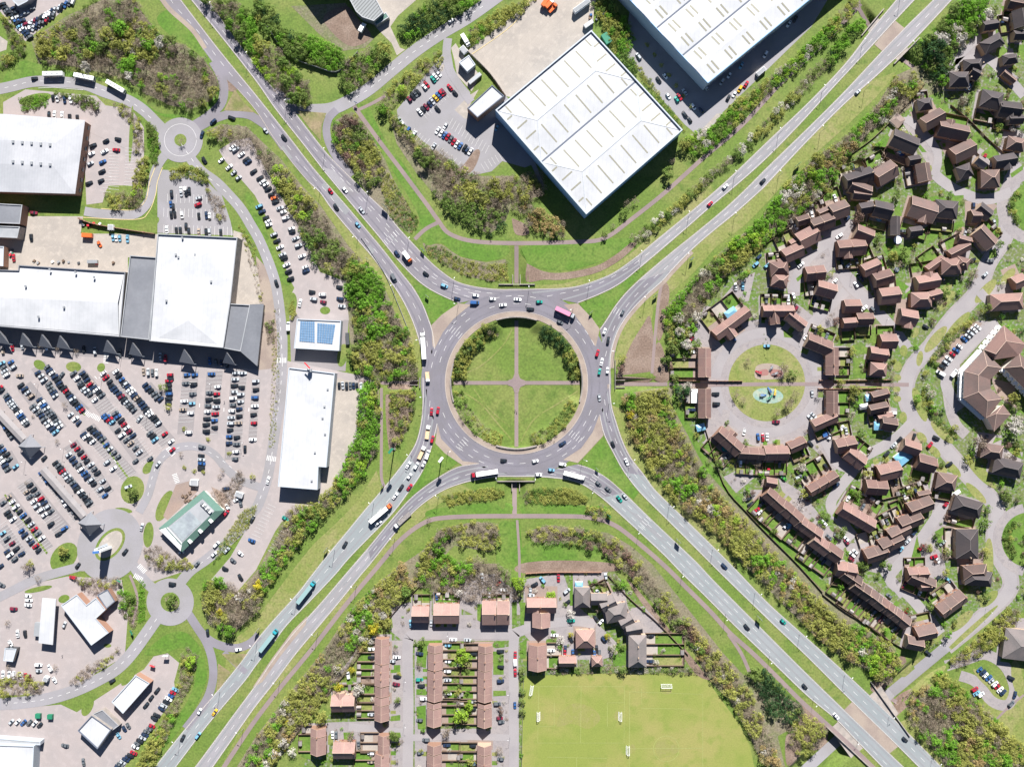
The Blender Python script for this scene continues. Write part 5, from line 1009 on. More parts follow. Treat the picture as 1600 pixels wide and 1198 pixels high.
        # front strip
    if rnd.random() < .75 and he > 4:
        ca, sa = math.cos(ang), math.sin(ang); sy = gs or -1
        for k in range(n):
            if rnd.random() < .6:
                xa = -hl+L*(k+.1)/n; xb = xa+L/n*rnd.uniform(.35, .55); q = [(m.x+ca*x-sa*y, m.y+sa*x+ca*y, 2.5*LV) for x, y in ((xa, sy*(hw+.1)), (xb, sy*(hw+.1)), (xb, sy*(hw+3.2)), (xa, sy*(hw+3.2)))]
                n_ = (Vector(q[1])-Vector(q[0])).cross(Vector(q[2])-Vector(q[0])); GARD['lush' if rnd.random() < .6 else 'olive'].face(q if n_.z > 0 else q[::-1])
_wm = {}
def WIN2(p, wd, r):
    if wd not in _wm:
        _wm[wd] = (MB().box((0, 0, 0), (wd, .12, 1.2)).mesh('window', M['upvc']), MB().box((0, 0, 0), (wd-.2, .16, 1.0)).mesh('pane', M['pane']))
    o = link('window', _wm[wd][0], r, p); link('pane', _wm[wd][1], o)
_dm = MB().box((0, 0, 0), (.95, .12, 2.05)).mesh('door', M['door_paint'])
def DOOR(p, r): link('door', _dm, r, p)
def FENCE(FL, area, x):
    org = Vector((*FL[-1][0], 0)); b = MB()
    for a, c in FL:
        a, c = Vector(a)-org.to_2d(), Vector(c)-org.to_2d(); d = c-a; l = d.length
        if l < 1.2: continue
        b.box(((a.x+c.x)/2, (a.y+c.y)/2, .9), (l, .07, 1.75), rz=math.atan2(d.y, d.x)); n = max(1, int(l/2.4))
        for k in range(n+1): p = a+d*k/n; b.box((p.x, p.y, .95), (.13, .13, 1.9), rz=math.atan2(d.y, d.x))
    o = b.build('garden_fence', M['timber'], None, org); reg(o, 'brown timber garden fence '+area, 'fence', x, 'garden fences '+area)
_sm = None
SHRUBS = []
def SHED(p, ang, area, x):
    r = empty('garden_shed', (p[0], p[1], 0), ang); L_, w_, h_ = rnd.uniform(2, 3), rnd.uniform(1.6, 2.2), 1.9
    b = MB(); b.box((0, 0, h_/2), (L_, w_, h_))
    for s_ in (-1, 1): b.face([(s_*L_/2, -w_/2, h_), (s_*L_/2, w_/2, h_), (s_*L_/2, 0, h_+.5)])
    b.build('wall', M['timber'], r)
    b = MB(); hx, hy = L_/2+.1, w_/2+.12
    b.face([(-hx, -hy, h_-.04), (hx, -hy, h_-.04), (hx, 0, h_+.56), (-hx, 0, h_+.56)]); b.face([(hx, hy, h_-.04), (-hx, hy, h_-.04), (-hx, 0, h_+.56), (hx, 0, h_+.56)])
    b.build('roof', M['shed_roof'], r)
    reg(r, 'small pitched garden shed '+area, 'shed', x, 'garden sheds '+area)
for area_, f_, L_ in HOUSES:
    for i_, d_ in enumerate(L_): house(f_, d_, area_, i_)
for k_, b_ in GARD.items():
    if b_.f: struct(b_.build({'lush': 'lawn', 'olive': 'lawn', 'block_paving': 'patio', 'soil': 'soil_bed', 'concrete': 'patio', 'estate_paving': 'driveway'}[k_], M[k_]))
# more lawns between the detached houses
sheet('lawn', [[tile(1200, 0)(*p) for p in q] for q in (
    [(1455,40),(1510,35),(1540,120),(1530,215),(1480,180)],[(1330,250),(1345,240),(1340,320),(1315,290)],[(1430,300),(1470,290),(1500,320),(1440,365),(1415,340)],[(1550,290),(1600,280),(1600,390),(1560,345)],[(1015,600),(1060,585),(1135,690),(1115,720)],[(640,985),(690,970),(650,1045),(605,1035)],[(680,900),(740,835),(770,870),(780,935),(815,1005),(760,1005)],[(1090,1000),(1130,975),(1175,1090),(1170,1160),(1140,1165)],[(1260,850),(1310,815),(1350,880),(1300,920)],[(1330,960),(1400,900),(1445,965),(1400,1010)],[(1300,640),(1330,640),(1440,770),(1430,800)],[(1510,1085),(1590,1030),(1590,1060),(1520,1110)],[(880,820),(960,915),(990,950),(960,950),(900,870)],[(1160,740),(1190,720),(1240,780),(1210,780)],[(1280,1070),(1320,1040),(1300,1140),(1260,1160)],[(930,740),(980,725),(985,760),(955,790)],[(1530,400),(1570,440),(1550,455),(1515,425)])]
  + [[tile(1200, 300)(*p) for p in q] for q in (
    [(960,230),(1050,190),(1080,270),(990,330)],[(1090,215),(1210,180),(1215,215),(1130,265)],[(950,420),(1030,350),(1090,395),(1010,450)],[(1100,310),(1150,280),(1190,320),(1120,380)],[(625,190),(720,240),(700,270),(640,220)],[(790,100),(820,80),(835,150),(795,150)],[(1185,270),(1300,245),(1300,270),(1210,285)],[(915,45),(1090,20),(1090,60),(1030,95),(1010,40)],[(1150,25),(1220,20),(1220,90),(1150,80)],[(610,880),(690,830),(730,900),(690,950),(630,940)],[(530,950),(630,970),(620,1010),(535,1010)],[(530,1030),(610,1045),(610,1160),(530,1160)],[(730,450),(790,500),(770,520),(730,500)],[(800,540),(880,590),(850,620),(790,580)],[(700,330),(760,320),(900,340),(870,440),(780,440),(720,370)],[(95,860),(160,890),(150,910),(100,905)],[(200,570),(240,560),(250,620),(200,650)],[(175,540),(270,460),(280,470),(185,560)],[(850,640),(900,600),(890,660),(850,660)],[(1380,370),(1420,350),(1430,400),(1380,420)])]
  + [[tile(1200, 600)(*p) for p in q] for q in (
    [(560,60),(600,60),(590,120),(560,120)],[(450,160),(500,160),(500,200),(450,210)],[(570,180),(620,175),(610,230),(570,235)],[(610,285),(650,280),(690,330),(650,340)],[(110,520),(140,500),(165,550),(150,560)],[(400,820),(430,770),(560,640),(570,660),(440,800),(430,840)],[(850,530),(890,510),(910,560),(880,580)],[(1150,860),(1270,840),(1280,890),(1170,890)],[(1040,920),(1090,890),(1130,900),(1060,970)],[(1420,330),(1470,340),(1400,370)],[(1540,190),(1600,130),(1600,180),(1560,215)],[(320,1150),(420,1170),(400,1200),(310,1200)],[(930,940),(960,1100),(900,1140),(870,1180)],[(1480,400),(1550,380),(1590,470),(1540,450)])]
  + [[tile(800, 898)(*p) for p in q] for q in ([(50,170),(85,170),(75,310),(52,310)],[(50,420),(90,410),(85,520),(50,520)],[(215,110),(270,110),(275,150),(215,150)],[(0,170),(30,165),(30,310),(0,310)],[(360,20),(380,20),(380,190),(360,190)],[(215,400),(280,390),(280,425),(210,425)],[(630,440),(710,440),(710,560),(630,570)],[(220,580),(700,585),(700,610),(220,605)])]
  + [[tile(400, 898)(*p) for p in q] for q in ([(1040,60),(1090,30),(1095,160),(1040,160)],[(1120,150),(1260,160),(1260,180),(1120,180)],[(1380,180),(1410,180),(1400,290),(1380,280)],[(1010,410),(1160,405),(1160,435),(1040,440)],[(860,560),(900,560),(900,610),(860,605)],[(1480,420),(1550,410),(1550,450),(1490,455)],[(1480,490),(1545,500),(1545,620),(1480,620)],[(1010,440),(1070,440),(1060,580),(1000,560)],[(1000,710),(1060,710),(1060,750),(1000,745)],[(1000,820),(1060,810),(1060,960),(1010,960)],[(1480,720),(1560,720),(1560,750),(1480,755)],[(840,880),(900,870),(900,905),(840,910)],[(270,1090),(340,1070),(340,1150),(280,1130)],[(830,980),(900,980),(905,1010),(840,1030)],[(565,650),(610,640),(600,720),(565,720)],[(620,1160),(740,1160),(740,1200),(620,1200)],[(545,980),(610,980),(600,1040),(550,1040)],[(1590,0),(1600,0),(1600,90),(1575,60)])], 2.7, 'lush')
# V-shaped care block on the right edge
def care(label, a, c, wd, sides):
    A_, B_ = W(*a, 9), W(*c, 9); A_.z = B_.z = 0; m = (A_+B_)/2; d = B_-A_; L = d.length; hw = wd*S/2; hl = L/2; he, z1 = 8, 12.5
    r = empty('care_home', (m.x, m.y, 0), math.atan2(d.y, d.x)); MB().prism([(-hl+.4, -hw+.4), (hl-.4, -hw+.4), (hl-.4, hw-.4), (-hl+.4, hw-.4)], 0, he-.05, cap=False).build('wall', M['render'], r)
    rb, rg = MB(), MB(); k = hl-hw*.8
    for f in ([(-hl, -hw, he), (hl, -hw, he), (k, 0, z1), (-k, 0, z1)], [(hl, hw, he), (-hl, hw, he), (-k, 0, z1), (k, 0, z1)], [(hl, -hw, he), (hl, hw, he), (k, 0, z1)], [(-hl, hw, he), (-hl, -hw, he), (-k, 0, z1)]): rb.face(f)
    for sx in (-1, 1):
        for sy in (-1, 1): rg.tube((sx*hl, sy*hw, he), (sx*k, 0, z1), .15, n=5)
    rg.tube((-k, 0, z1), (k, 0, z1), .15, n=5)
    for q in sides:   # cross gables
        x, s_, cw, e = q; zr = he+3.2
        for sg in (-1, 1):
            f = [(x+sg*cw, s_*e, he+.03), (x+sg*cw, 0, he+.03), (x, 0, zr), (x, s_*e, zr)]; n_ = (Vector(f[1])-Vector(f[0])).cross(Vector(f[2])-Vector(f[0])); rb.face(f if n_.z > 0 else f[::-1])
        rb.face([(x-cw, s_*e, he+.03), (x+cw, s_*e, he+.03), (x, s_*e, zr)]); rg.tube((x, s_*e, zr), (x, 0, zr), .13, n=5)
        MB().prism([(x-cw+.3, s_*(hw-.5)), (x+cw-.3, s_*(hw-.5)), (x+cw-.3, s_*(e-.3)), (x-cw+.3, s_*(e-.3))], 0, he, cap=False).build('wall', M['render'], r)
    ro = rb.build('roof', M['roof_pink' if 'upper' in label else 'roof_brown'], r); rg.build('ridge_tiles', M['ridge'], ro)
    for k in range(9):
        x = -hl+L*(k+.5)/9; s_ = 1 if 'upper' in label else -1
        for z in (2.9, 5.6):
            MB().box((x, s_*(hw+.5), z), (2.6, 1.8, .25)).build('balcony', M['white_plastic'], r)
            WIN2((x, s_*(hw-.4), z-.8), 1.5, r)
    reg(r, label, 'care home', a[0])
def care_home():
    o = empty('care_home', (*W(1529, 600, 8).to_2d(), 0)); off = o.location; HE, HR = 8.0, 12.2
    E = lambda x, y: W(x, y, HE)-off
    R = lambda x, y, h=HR: W(x, y, h)-off
    a0, a1, a2, a3 = E(1536.7, 547.5), E(1506.7, 580), E(1505, 621.7), E(1541, 654); b0, c0, c1, b3 = E(1566, 575), E(1547.5, 593), E(1548, 607), E(1566, 623)
    r1, r2, r3, r4 = R(1542.5, 571.7), R(1529, 586), R(1529, 612.5), R(1543, 626)
    d = (0, 0, .25); up_ = lambda v: v+Vector(d)
    k0, k1, k2, k3, kp = up_(E(1541, 652)), up_(E(1553, 674)), up_(E(1579, 647.5)), up_(E(1566.7, 631.7)), R(1557, 646, 11)
    n0, n1, n2, n3, n4, np_, nq = (up_(E(*p)) for p in ((1568, 508), (1603, 538), (1592, 556), (1553, 562), (1537, 546), (0, 0), (0, 0))); np_, nq = R(1572, 533), R(1556, 553)
    wings = (('main', [[a0, a1, r2, r1], [a1, a2, r3, r2], [a2, a3, r4, r3], [a3, b3, r4], [b0, a0, r1], [c0, b0, r1, r2], [c1, c0, r2, r3], [b3, c1, r3, r4]], [a0, a1, a2, a3, b3, c1, c0, b0], [(r1, r2), (r2, r3), (r3, r4), (r1, a0), (r1, b0), (r2, a1), (r3, a2), (r4, a3), (r4, b3)]),
             ('lower', [[k0, k1, kp], [k1, k2, kp], [k2, k3, kp], [k3, k0, kp]], [k0, k1, k2, k3], [(kp, k0), (kp, k1), (kp, k2), (kp, k3)]),
             ('upper', [[n4, nq, np_, n0], [n0, np_, n1], [n1, np_, nq, n3, n2], [n3, nq, n4]], [n0, n1, n2, n3, n4], [(np_, nq), (np_, n0), (np_, n1), (nq, n3), (nq, n4)]))
    for nm, fs, eav, rid in wings:
        b = MB()
        for f in fs:
            n_ = (f[1]-f[0]).cross(f[2]-f[0]); b.face(f if n_.z > 0 else f[::-1])
        ro = b.build('roof', M['roof_pink' if nm == 'upper' else 'roof_brown'], o); g = MB()
        for p, q in rid: g.tube(p, q, .16, n=5)
        g.build('ridge_tiles', M['ridge'], ro); MB().prism([tuple(p) for p in inset([v.to_2d() for v in eav], .5)], 0, HE-.1, cap=False).build('wall', M['render'], o)
    for p, q, n in ((a0, a1, 7), (a1, a2, 6), (a2, a3, 8), (n0, n4, 5)):
        d_ = (q-p).to_2d(); ang = math.atan2(d_.y, d_.x); nr = Vector((-d_.y, d_.x)).normalized(); nr = -nr if nr.dot((p+q).to_2d()/2-Vector((6, 0))) < 0 else nr
        for k in range(n):
            m_ = p.to_2d().lerp(q.to_2d(), (k+.5)/n)+nr*.5; w_ = m_-nr*.85
            for z in (2.9, 5.6): MB().box((m_.x, m_.y, z), (2.4, 1.6, .22), rz=ang).build('balcony', M['white_plastic'], o)
            for z in (1.5, 4.2, 6.8): MB().box((w_.x, w_.y, z), (1.6, .2, 1.5), rz=ang).build('window', M['pane'], o)
    reg(o, 'pink-roofed care home wrapped round a paved court, white balconies outside', 'care home', 1529)
care_home()
care('right hand wing of the care home, cut by the edge of the photo', (1582, 563), (1640, 622), 33, [])
sheet('patio', [[(1548, 590), (1585, 600), (1590, 640), (1560, 620)], [(1460, 555), (1478, 530), (1520, 500), (1535, 505), (1505, 545), (1490, 580), (1480, 600), (1468, 590)]], 2.2, 'block_paving')
# ---------------- vehicles ----------------
def loft(b, st, m=0):
    """st: list of (x, half width, z bottom, z top, shoulder inset)"""
    rows = []
    for x, hw_, zb, zt, ins in st:
        base = len(b.v); b.v += [(x, -hw_, zb), (x, -hw_, zt-.12), (x, -hw_+ins, zt), (x, hw_-ins, zt), (x, hw_, zt-.12), (x, hw_, zb)]; rows.append(base)
    for p, q in zip(rows, rows[1:]):
        for i in range(6):
            j = (i+1) % 6; b.f.append((p+i, q+i, q+j, p+j)[::-1]); b.m.append(m)
    b.f.append(tuple(rows[0]+i for i in range(6))); b.m.append(m); b.f.append(tuple(rows[-1]+i for i in range(6))[::-1]); b.m.append(m)
def car_shapes(kind):
    """body, glass, wheel as MB; front is +x"""
    L, hw_, belt, top = {'hatch': (4.0, .87, .92, 1.48), 'saloon': (4.55, .9, .92, 1.43), 'mpv': (4.5, .92, 1.02, 1.66), 'van': (5.2, .98, 1.15, 2.05)}[kind]; h = L/2
    body, gl = MB(), MB()
    if kind == 'van':
        loft(body, [(-h, hw_*.96, .3, top-.04, .1), (-h+.1, hw_, .3, top, .12), (h-1.6, hw_, .3, top, .14), (h-1.55, hw_, .3, belt, .1), (h-.5, hw_*.96, .3, 1.02, .12), (h, hw_*.8, .35, .75, .1)])
        loft(gl, [(h-1.62, hw_-.1, belt, top-.1, .1), (h-1.25, hw_-.1, belt, top-.2, .12), (h-.55, hw_-.16, .95, belt, .05)])
    else:
        loft(body, [(-h, hw_*.8, .35, .72, .08), (-h+.12, hw_*.94, .28, belt-.04, .08), (-h+.7, hw_, .25, belt, .07), (h-1.5, hw_, .25, belt, .07), (h-.9, hw_*.98, .25, belt-.08, .1), (h-.22, hw_*.9, .28, belt-.2, .12), (h, hw_*.68, .35, .6, .1)])
        a0, a1, a2, a3 = {'hatch': (-h+.12, -h+.62, h-1.95, h-1.12), 'saloon': (-h+.55, -h+1.2, h-2.15, h-1.3), 'mpv': (-h+.1, -h+.4, h-1.8, h-.95)}[kind]
        loft(gl, [(a0, hw_*.86, belt-.05, belt, .02), (a1, hw_*.84, belt-.05, top-.03, .12), (a2, hw_*.84, belt-.05, top-.03, .12), (a3, hw_*.88, belt-.05, belt, .02)])
        loft(body, [(a1+.02, hw_*.84-.1, top-.05, top, .05), (a1+.2, hw_*.84-.08, top-.06, top+.02, .06), (a2-.2, hw_*.84-.08, top-.06, top+.02, .06), (a2+.02, hw_*.84-.1, top-.05, top, .05)])
    wh = MB(); wh.tube((0, -.11, 0), (0, .11, 0), .33, n=12)
    pos = [(sx*(h-.82), sy*(hw_-.12), .33) for sx in (-1, 1) for sy in (-1, 1)]
    return body, gl, wh, pos
SHP = {k: car_shapes(k) for k in ('hatch', 'saloon', 'mpv', 'van')}
_cm = {}
def car_mesh(kind, col):
    if (kind, col) not in _cm:
        b, g, w_, pos = SHP[kind]; _cm[kind, col] = b.mesh('car_body', M['car_'+col])
    if kind not in _cm: _cm[kind] = (SHP[kind][1].mesh('windows', M['glass']), SHP[kind][2].mesh('wheel', M['tyre']))
    return _cm[kind, col], _cm[kind]
vr = random.Random(5)
MASSCARS = MB(); MASSMATS = list(CARCOL)
KW = ['hatch', 'hatch', 'saloon', 'saloon', 'mpv']
NCAR = [0]
KIND = {'hatch': 'hatchback', 'saloon': 'saloon car', 'mpv': 'people carrier', 'van': 'van'}
def car(x, y, ang, col, phrase, grp, kind=None, mass=False, exact=None, cat='car'):
    """ang: picture heading in degrees, clockwise from right"""
    kind = kind or vr.choice(KW); p = W(x, y, .7, 0); rz = -math.radians(ang); z = relief(x, y) + .1
    if mass or NCAR[0] >= 300:
        b, g, w_, pos = SHP[kind]; ci = MASSMATS.index(col)
        MASSCARS.add(b, (p.x, p.y, z), rz, 1, lambda i: ci); MASSCARS.add(g, (p.x, p.y, z), rz, 1, lambda i: len(MASSMATS))
        for q in pos:
            c_, s_ = math.cos(rz), math.sin(rz); MASSCARS.add(w_, (p.x+q[0]*c_-q[1]*s_, p.y+q[0]*s_+q[1]*c_, z+q[2]), rz, 1, lambda i: len(MASSMATS)+1)
        return
    NCAR[0] += 1
    bm, (gm, wm) = car_mesh(kind, col); r = link('parked_car' if grp and 'parked' in grp else 'car', bm, None, (p.x, p.y, z), rz)
    if kind == 'van': r.name = 'van'
    link('windows', gm, r)
    for q in SHP[kind][3]: link('wheel', wm, r, q)
    reg(r, CARNAME[col]+' '+KIND[kind]+' '+phrase, 'van' if kind == 'van' else 'car', x, grp)
    return r
COLW = 'wwwwwwssssskkkkkkkkkgggggggbbbeeerrmceh'
def rc(): return vr.choice(COLW)
# --- moving traffic (tile, list of x,y,heading,colour,kind)
def road(f, L, phrase):
    for x, y, a, c, *k in L: car(*f(x, y), a, c, phrase, 'cars driving on the roads', k[0] if k else None)
road(T(0, 0), [(1330,760,140,'e'),(1445,735,200,'k'),(1260,840,110,'e'),(1275,1000,60,'k'),(215,490,-8,'k')], 'by the small upper left roundabout')
road(T(400, 0), [(175,860,52,'k'),(60,815,50,'s'),(465,1192,55,'r'),(555,1185,50,'w'),(1215,132,-38,'w'),(1270,95,-38,'k')], 'on the upper left main road')
road(T(400, 300), [(500,95,58,'k'),(635,205,52,'c'),(660,115,52,'s'),(880,385,55,'e'),(1060,510,40,'k'),(1175,585,22,'c'),(1255,665,15,'e'),(860,535,62,'g','van')], 'on the left approach above the roundabout')
road(T(400, 300), [(1370,645,8,'w'),(1365,690,2,'b','van'),(1475,667,5,'w'),(1540,705,-5,'w')], 'on the top of the roundabout ring')
road(T(800, 300), [(35,670,5,'w'),(170,685,0,'t'),(115,730,5,'k'),(300,812,25,'g')], 'on the top of the roundabout ring')
road(T(800, 300), [(690,750,-65,'g'),(577,870,-72,'w'),(600,925,-80,'k'),(533,1005,-72,'r'),(560,1060,-78,'w'),(545,1122,-80,'t'),(595,1115,-85,'w')], 'at the right entry of the roundabout')
road(T(800, 300), [(1235,75,-42,'r')], 'on the upper right main road')
road(T(800, 0), [(1330,1165,-42,'w'),(1565,1130,-42,'k')], 'on the upper right main road')
road(T(1200, 0), [(560,575,-42,'s')], 'on the upper right main road')
road(T(800, 600), [(545,85,80,'s'),(630,375,68,'k'),(715,485,65,'w')], 'at the right exit of the roundabout')
road(T(800, 600), [(315,370,-30,'e'),(145,480,-10,'w')], 'on the lower part of the roundabout ring')
road(T(800, 600), [(315,500,10,'w'),(245,535,8,'c'),(165,565,3,'w'),(540,620,40,'g'),(600,655,40,'g'),(670,715,50,'t'),(705,700,50,'s')], 'queueing at the lower right entry')
road(T(800, 600), [(1325,1135,45,'e')], 'on the lower right main road')
road(T(800, 898), [(1465,325,50,'k')], 'on the lower right main road')
road(T(1200, 898), [(95,290,42,'t'),(230,695,48,'k'),(425,880,48,'w'),(855,1025,42,'k'),(1005,490,40,'k')], 'on the lower right main road')
road(T(400, 600), [(1095,170,-85,'r'),(1135,165,-80,'r'),(1100,345,-75,'r'),(1070,440,-72,'w','van'),(1045,500,-65,'w'),(1000,510,-62,'w'),(950,505,-58,'w'),(957,575,-55,'w'),(905,645,-55,'k'),(958,642,-52,'r'),(868,697,-52,'w'),(762,865,-35,'w'),(555,1000,-58,'k')], 'queueing at the lower left entry')
road(T(400, 600), [(1545,475,5,'k')], 'on the lower part of the roundabout ring')
road(T(400, 600), [(75,600,-75,'w')], 'on the retail park road')
road(T(400, 300), [(128,570,70,'k')], 'on the retail park road')
road(T(0, 600), [(275,460,-40,'k'),(490,240,-45,'e'),(870,215,-50,'s'),(985,500,-52,'s'),(885,890,-75,'s'),(780,1045,-50,'k'),(485,1130,-50,'k'),(1260,390,15,'g'),(1528,405,90,'k'),(1410,650,-5,'e'),(1575,840,-60,'k'),(1350,1000,-45,'w'),(1335,1060,-40,'w'),(1415,1035,-45,'s'),(1230,1120,-45,'g'),(1075,410,-40,'r')], 'driving through the retail car park')
road(T(0, 898), [(1075,55,10,'k'),(1485,465,-8,'w'),(700,660,-28,'k'),(1245,850,-62,'w'),(1340,855,-55,'y'),(1140,1015,-62,'k'),(1235,1000,-52,'c'),(1295,360,85,'k')], 'on the lower left roads')
# --- parked: explicit lists
def lot(f, L, ang, phrase, mass=False, jit=3):
    for q in L:
        x, y = q[:2]; c = q[2] if len(q) > 2 else rc(); a = q[3] if len(q) > 3 else ang
        car(*f(x, y), a + vr.uniform(-jit, jit) + vr.choice((0, 180)), c, phrase, 'cars parked '+phrase.replace('parked ', ''), q[4] if len(q) > 4 else None, mass)
def row(f, x0, y0, x1, y1, n, ang, phrase, gap=.05, mass=False, jit=2, cols=None):
    for k in range(n):
        if vr.random() < gap: continue
        t = k/max(n-1, 1); car(*f(x0+(x1-x0)*t+vr.uniform(-3, 3), y0+(y1-y0)*t+vr.uniform(-2, 2)), ang+vr.uniform(-jit, jit)+vr.choice((0, 180)), cols[k] if cols else rc(), phrase, 'cars parked '+phrase.replace('parked ', ''), None, mass)
OFF = 'parked in the warehouse staff car park'
lot(T(400, 0), [(1105,495,'t'),(1120,478,'w'),(1140,462,'w'),(1052,545,'w'),(1065,528,'r'),(957,620,'m'),(978,602,'k'),(995,588,'g'),(1012,575,'k'),(1022,698,'w'),(1042,682,'k'),(1062,668,'m'),(1083,650,'e'),(1100,632,'s'),(1120,612,'y'),(1138,596,'b'),(1155,582,'r'),(1168,572,'m'),(1210,545,'r'),(1243,582,'k'),(1133,680,'k'),(897,745,'s'),(910,765,'w')], 50, OFF)
lot(T(400, 0), [(948,812,'b'),(985,838,'w'),(1133,815,'w'),(1156,830,'w'),(1177,843,'b'),(1197,853,'r'),(1215,868,'g'),(1234,885,'r'),(1252,900,'w'),(1275,910,'b'),(1302,922,'k'),(1316,935,'e'),(1337,945,'w'),(1182,785,'w'),(1108,915,'s'),(1503,798,'c')], -58, OFF)
LB = 'parked along the huge skylit warehouse'
lot(T(800, 0), [(790,352,'s'),(955,475,'w'),(915,500,'k'),(975,600,'w'),(1045,605,'r'),(1028,622,'t'),(1078,575,'s'),(1130,665,'w'),(1180,688,'e'),(1078,715,'k'),(1108,748,'k'),(1210,545,'w')], 55, LB)
lot(T(800, 0), [(1310,510,'s'),(1355,470,'w'),(1430,410,'c'),(1582,340,'w'),(1350,610,'k'),(1387,588,'w'),(1422,555,'y'),(1460,527,'r')], -60, LB)
lot(T(1200, 0), [(130,150,'w'),(170,120,'k')], -60, LB)
LIN = 'parked in the long narrow car park'
lot(T(0, 0), [(1450,920,'w'),(1470,932,'s'),(1505,965,'w'),(1535,995,'k'),(1548,1010,'e'),(1582,1070,'k'),(1380,1000,'w'),(1430,1043,'w'),(1458,1078,'s'),(1488,1110,'s')], -35, LIN)
lot(T(400, 0), [(25,1110,'k'),(43,1135,'w'),(60,1152,'w'),(75,1180,'k')], -30, LIN)
lot(T(400, 300), [(20,90,'c'),(38,122,'e'),(62,160,'k'),(75,183,'w'),(80,205,'w'),(112,265,'s'),(130,305,'k'),(150,345,'w'),(165,390,'s'),(175,410,'k'),(190,455,'w'),(202,495,'k'),(215,540,'k')], -22, LIN)
lot(T(400, 300), [(95,15,'k'),(112,38,'o'),(122,60,'k'),(150,100,'s'),(170,125,'w'),(185,162,'w'),(220,228,'w'),(225,248,'k'),(247,290,'s'),(265,333,'s'),(287,400,'w'),(308,468,'w'),(312,492,'e')], -18, LIN)
CAF = 'parked beside the solar-panelled building'
lot(T(400, 300), [(350,622,'k'),(360,667,'s'),(415,640,'w',0,'mpv'),(420,685,'m'),(520,592,'k'),(525,665,'e'),(537,712,'s')], 8, CAF)
lot(T(400, 300), [(275,692,'w',-75),(202,838,'w',88,'van')], 0, CAF)
HR = 'parked among the pink-roofed houses'
lot(T(1200, 300), [(495,165,'e',-40),(445,275,'w',-35),(205,455,'w',-40),(500,460,'w',-40),(550,580,'w',55),(415,560,'w',-50),(125,660,'s',85),(160,650,'w',80),(240,905,'w',-35),(600,725,'w',-40),(655,735,'g',45),(580,540,'e',50),(1085,540,'e',40),(1275,425,'k',-20),(1385,430,'g',0),(1410,190,'s',80),(1355,515,'s',-40),(985,840,'k',30)], 0, 'parked on the upper estate streets')
row(T(1200, 300), 1222, 918, 1310, 842, 5, 40, 'parked in the upper care home row', 0); row(T(1200, 300), 1085, 1090, 1198, 962, 6, 35, 'parked in the lower care home row', 0, cols='kswrbw')
lot(T(1200, 300), [(1075,1130,'w',30,'van'),(1160,1130,'w',-55,'van'),(1190,1180,'c',-60)], 0, 'parked by the care home entrance')
lot(T(1200, 600), [(275,60,'s',80),(50,235,'m',0),(285,195,'s',40),(265,210,'s',40),(460,275,'w',-60),(820,345,'k',-45),(785,380,'s',-45),(740,435,'k',-45),(1010,380,'r',-50),(1050,335,'k',30),(1130,500,'k',-30),(1170,680,'w',-35,'van'),(1110,750,'r',-45),(95,585,'n',35),(190,580,'s',-30),(350,865,'w',45),(425,630,'e',-30),(955,1020,'r',-35),(910,930,'e',-40),(870,980,'s',-40),(830,1030,'c',-40),(1090,990,'s',-45),(1055,1095,'w',50),(1035,1075,'r',-20),(490,985,'m',50),(490,965,'w',45),(520,1090,'m',30),(545,1045,'w',40),(525,1062,'w',40),(380,955,'g',45),(430,950,'g',45),(135,985,'e',-40),(385,330,'w',-60),(265,370,'k',50),(780,180,'w',0)], 0, 'parked on the lower estate streets')
lot(T(1200, 898), [(755,130,'g',40),(850,60,'m',-50),(865,225,'r',-55),(1125,30,'c',40),(1055,25,'k',-50)], 0, 'parked on the lower estate streets')
row(T(1200, 898), 1322, 588, 1468, 732, 9, -40, 'parked in the oval loop row', 0, cols='bewbswrwe'); lot(T(1200, 898), [(1290,712,'r',-30),(1302,738,'c',-30),(1328,745,'w',-30),(1515,640,'k',25),(1540,748,'e',-75),(1518,802,'g',-45)], 0, 'parked around the oval parking loop')
lot(T(800, 600), [(1270,60,'k',0),(1275,122,'k',0),(1448,298,'w',-75),(1535,330,'b',85),(1565,332,'r',85),(1592,330,'w',85),(1475,715,'k',-25),(1490,748,'k',-30),(1525,785,'r',-35),(1545,802,'w',-35)], 0, 'parked in the lower left of the estate')
lot(T(800, 300), [(1395,590,'w',85),(1440,585,'c',85),(1115,920,'r',-50),(1590,960,'c',0),(1385,915,'b',60),(1365,895,'e',60),(1520,452,'c',-40),(1540,405,'e',-40),(1590,460,'c',-40)], 0, 'parked in the upper left of the estate')
lot(T(800, 898), [(140,60,'k',-30),(190,30,'c',50),(290,20,'r',88),(342,100,'s',-35),(345,170,'k',-40),(120,127,'s',0),(265,375,'w',5),(370,285,'t',0),(330,475,'r',88),(380,487,'b',88),(515,490,'b',88),(545,490,'g',88),(525,270,'k',45),(555,292,'w',-45),(368,400,'k',70),(575,402,'e',50),(585,10,'s',80)], 0, 'parked around the courtyard above the playing field')
lot(T(800, 898), [(20,500,'r'),(20,552,'w',90,'van'),(20,607,'r'),(18,812,'b')], 90, 'parked on the street beside the playing field')
lot(T(400, 898), [(1410,10,'s',85),(1515,50,'r',-45),(1545,92,'w',0),(878,512,'w',0),(850,537,'s',0),(880,632,'k',0),(875,680,'m',10),(1020,490,'e',10),(1020,652,'t',0),(1030,690,'k',0),(1045,770,'w',0),(1525,475,'k',0),(1527,572,'k',0),(1525,660,'e',0),(1505,802,'g',0),(1520,892,'m',0),(1530,915,'g',0),(1230,402,'w',5),(1320,405,'s',0),(1060,1027,'g',0),(1025,1108,'g',0),(1525,1147,'g',0),(478,997,'w',88),(500,997,'g',88),(640,1060,'g',88),(575,625,'w',80),(1092,300,'s',88),(965,302,'c',88),(1020,905,'g',0)], 0, 'parked in the bottom estate')
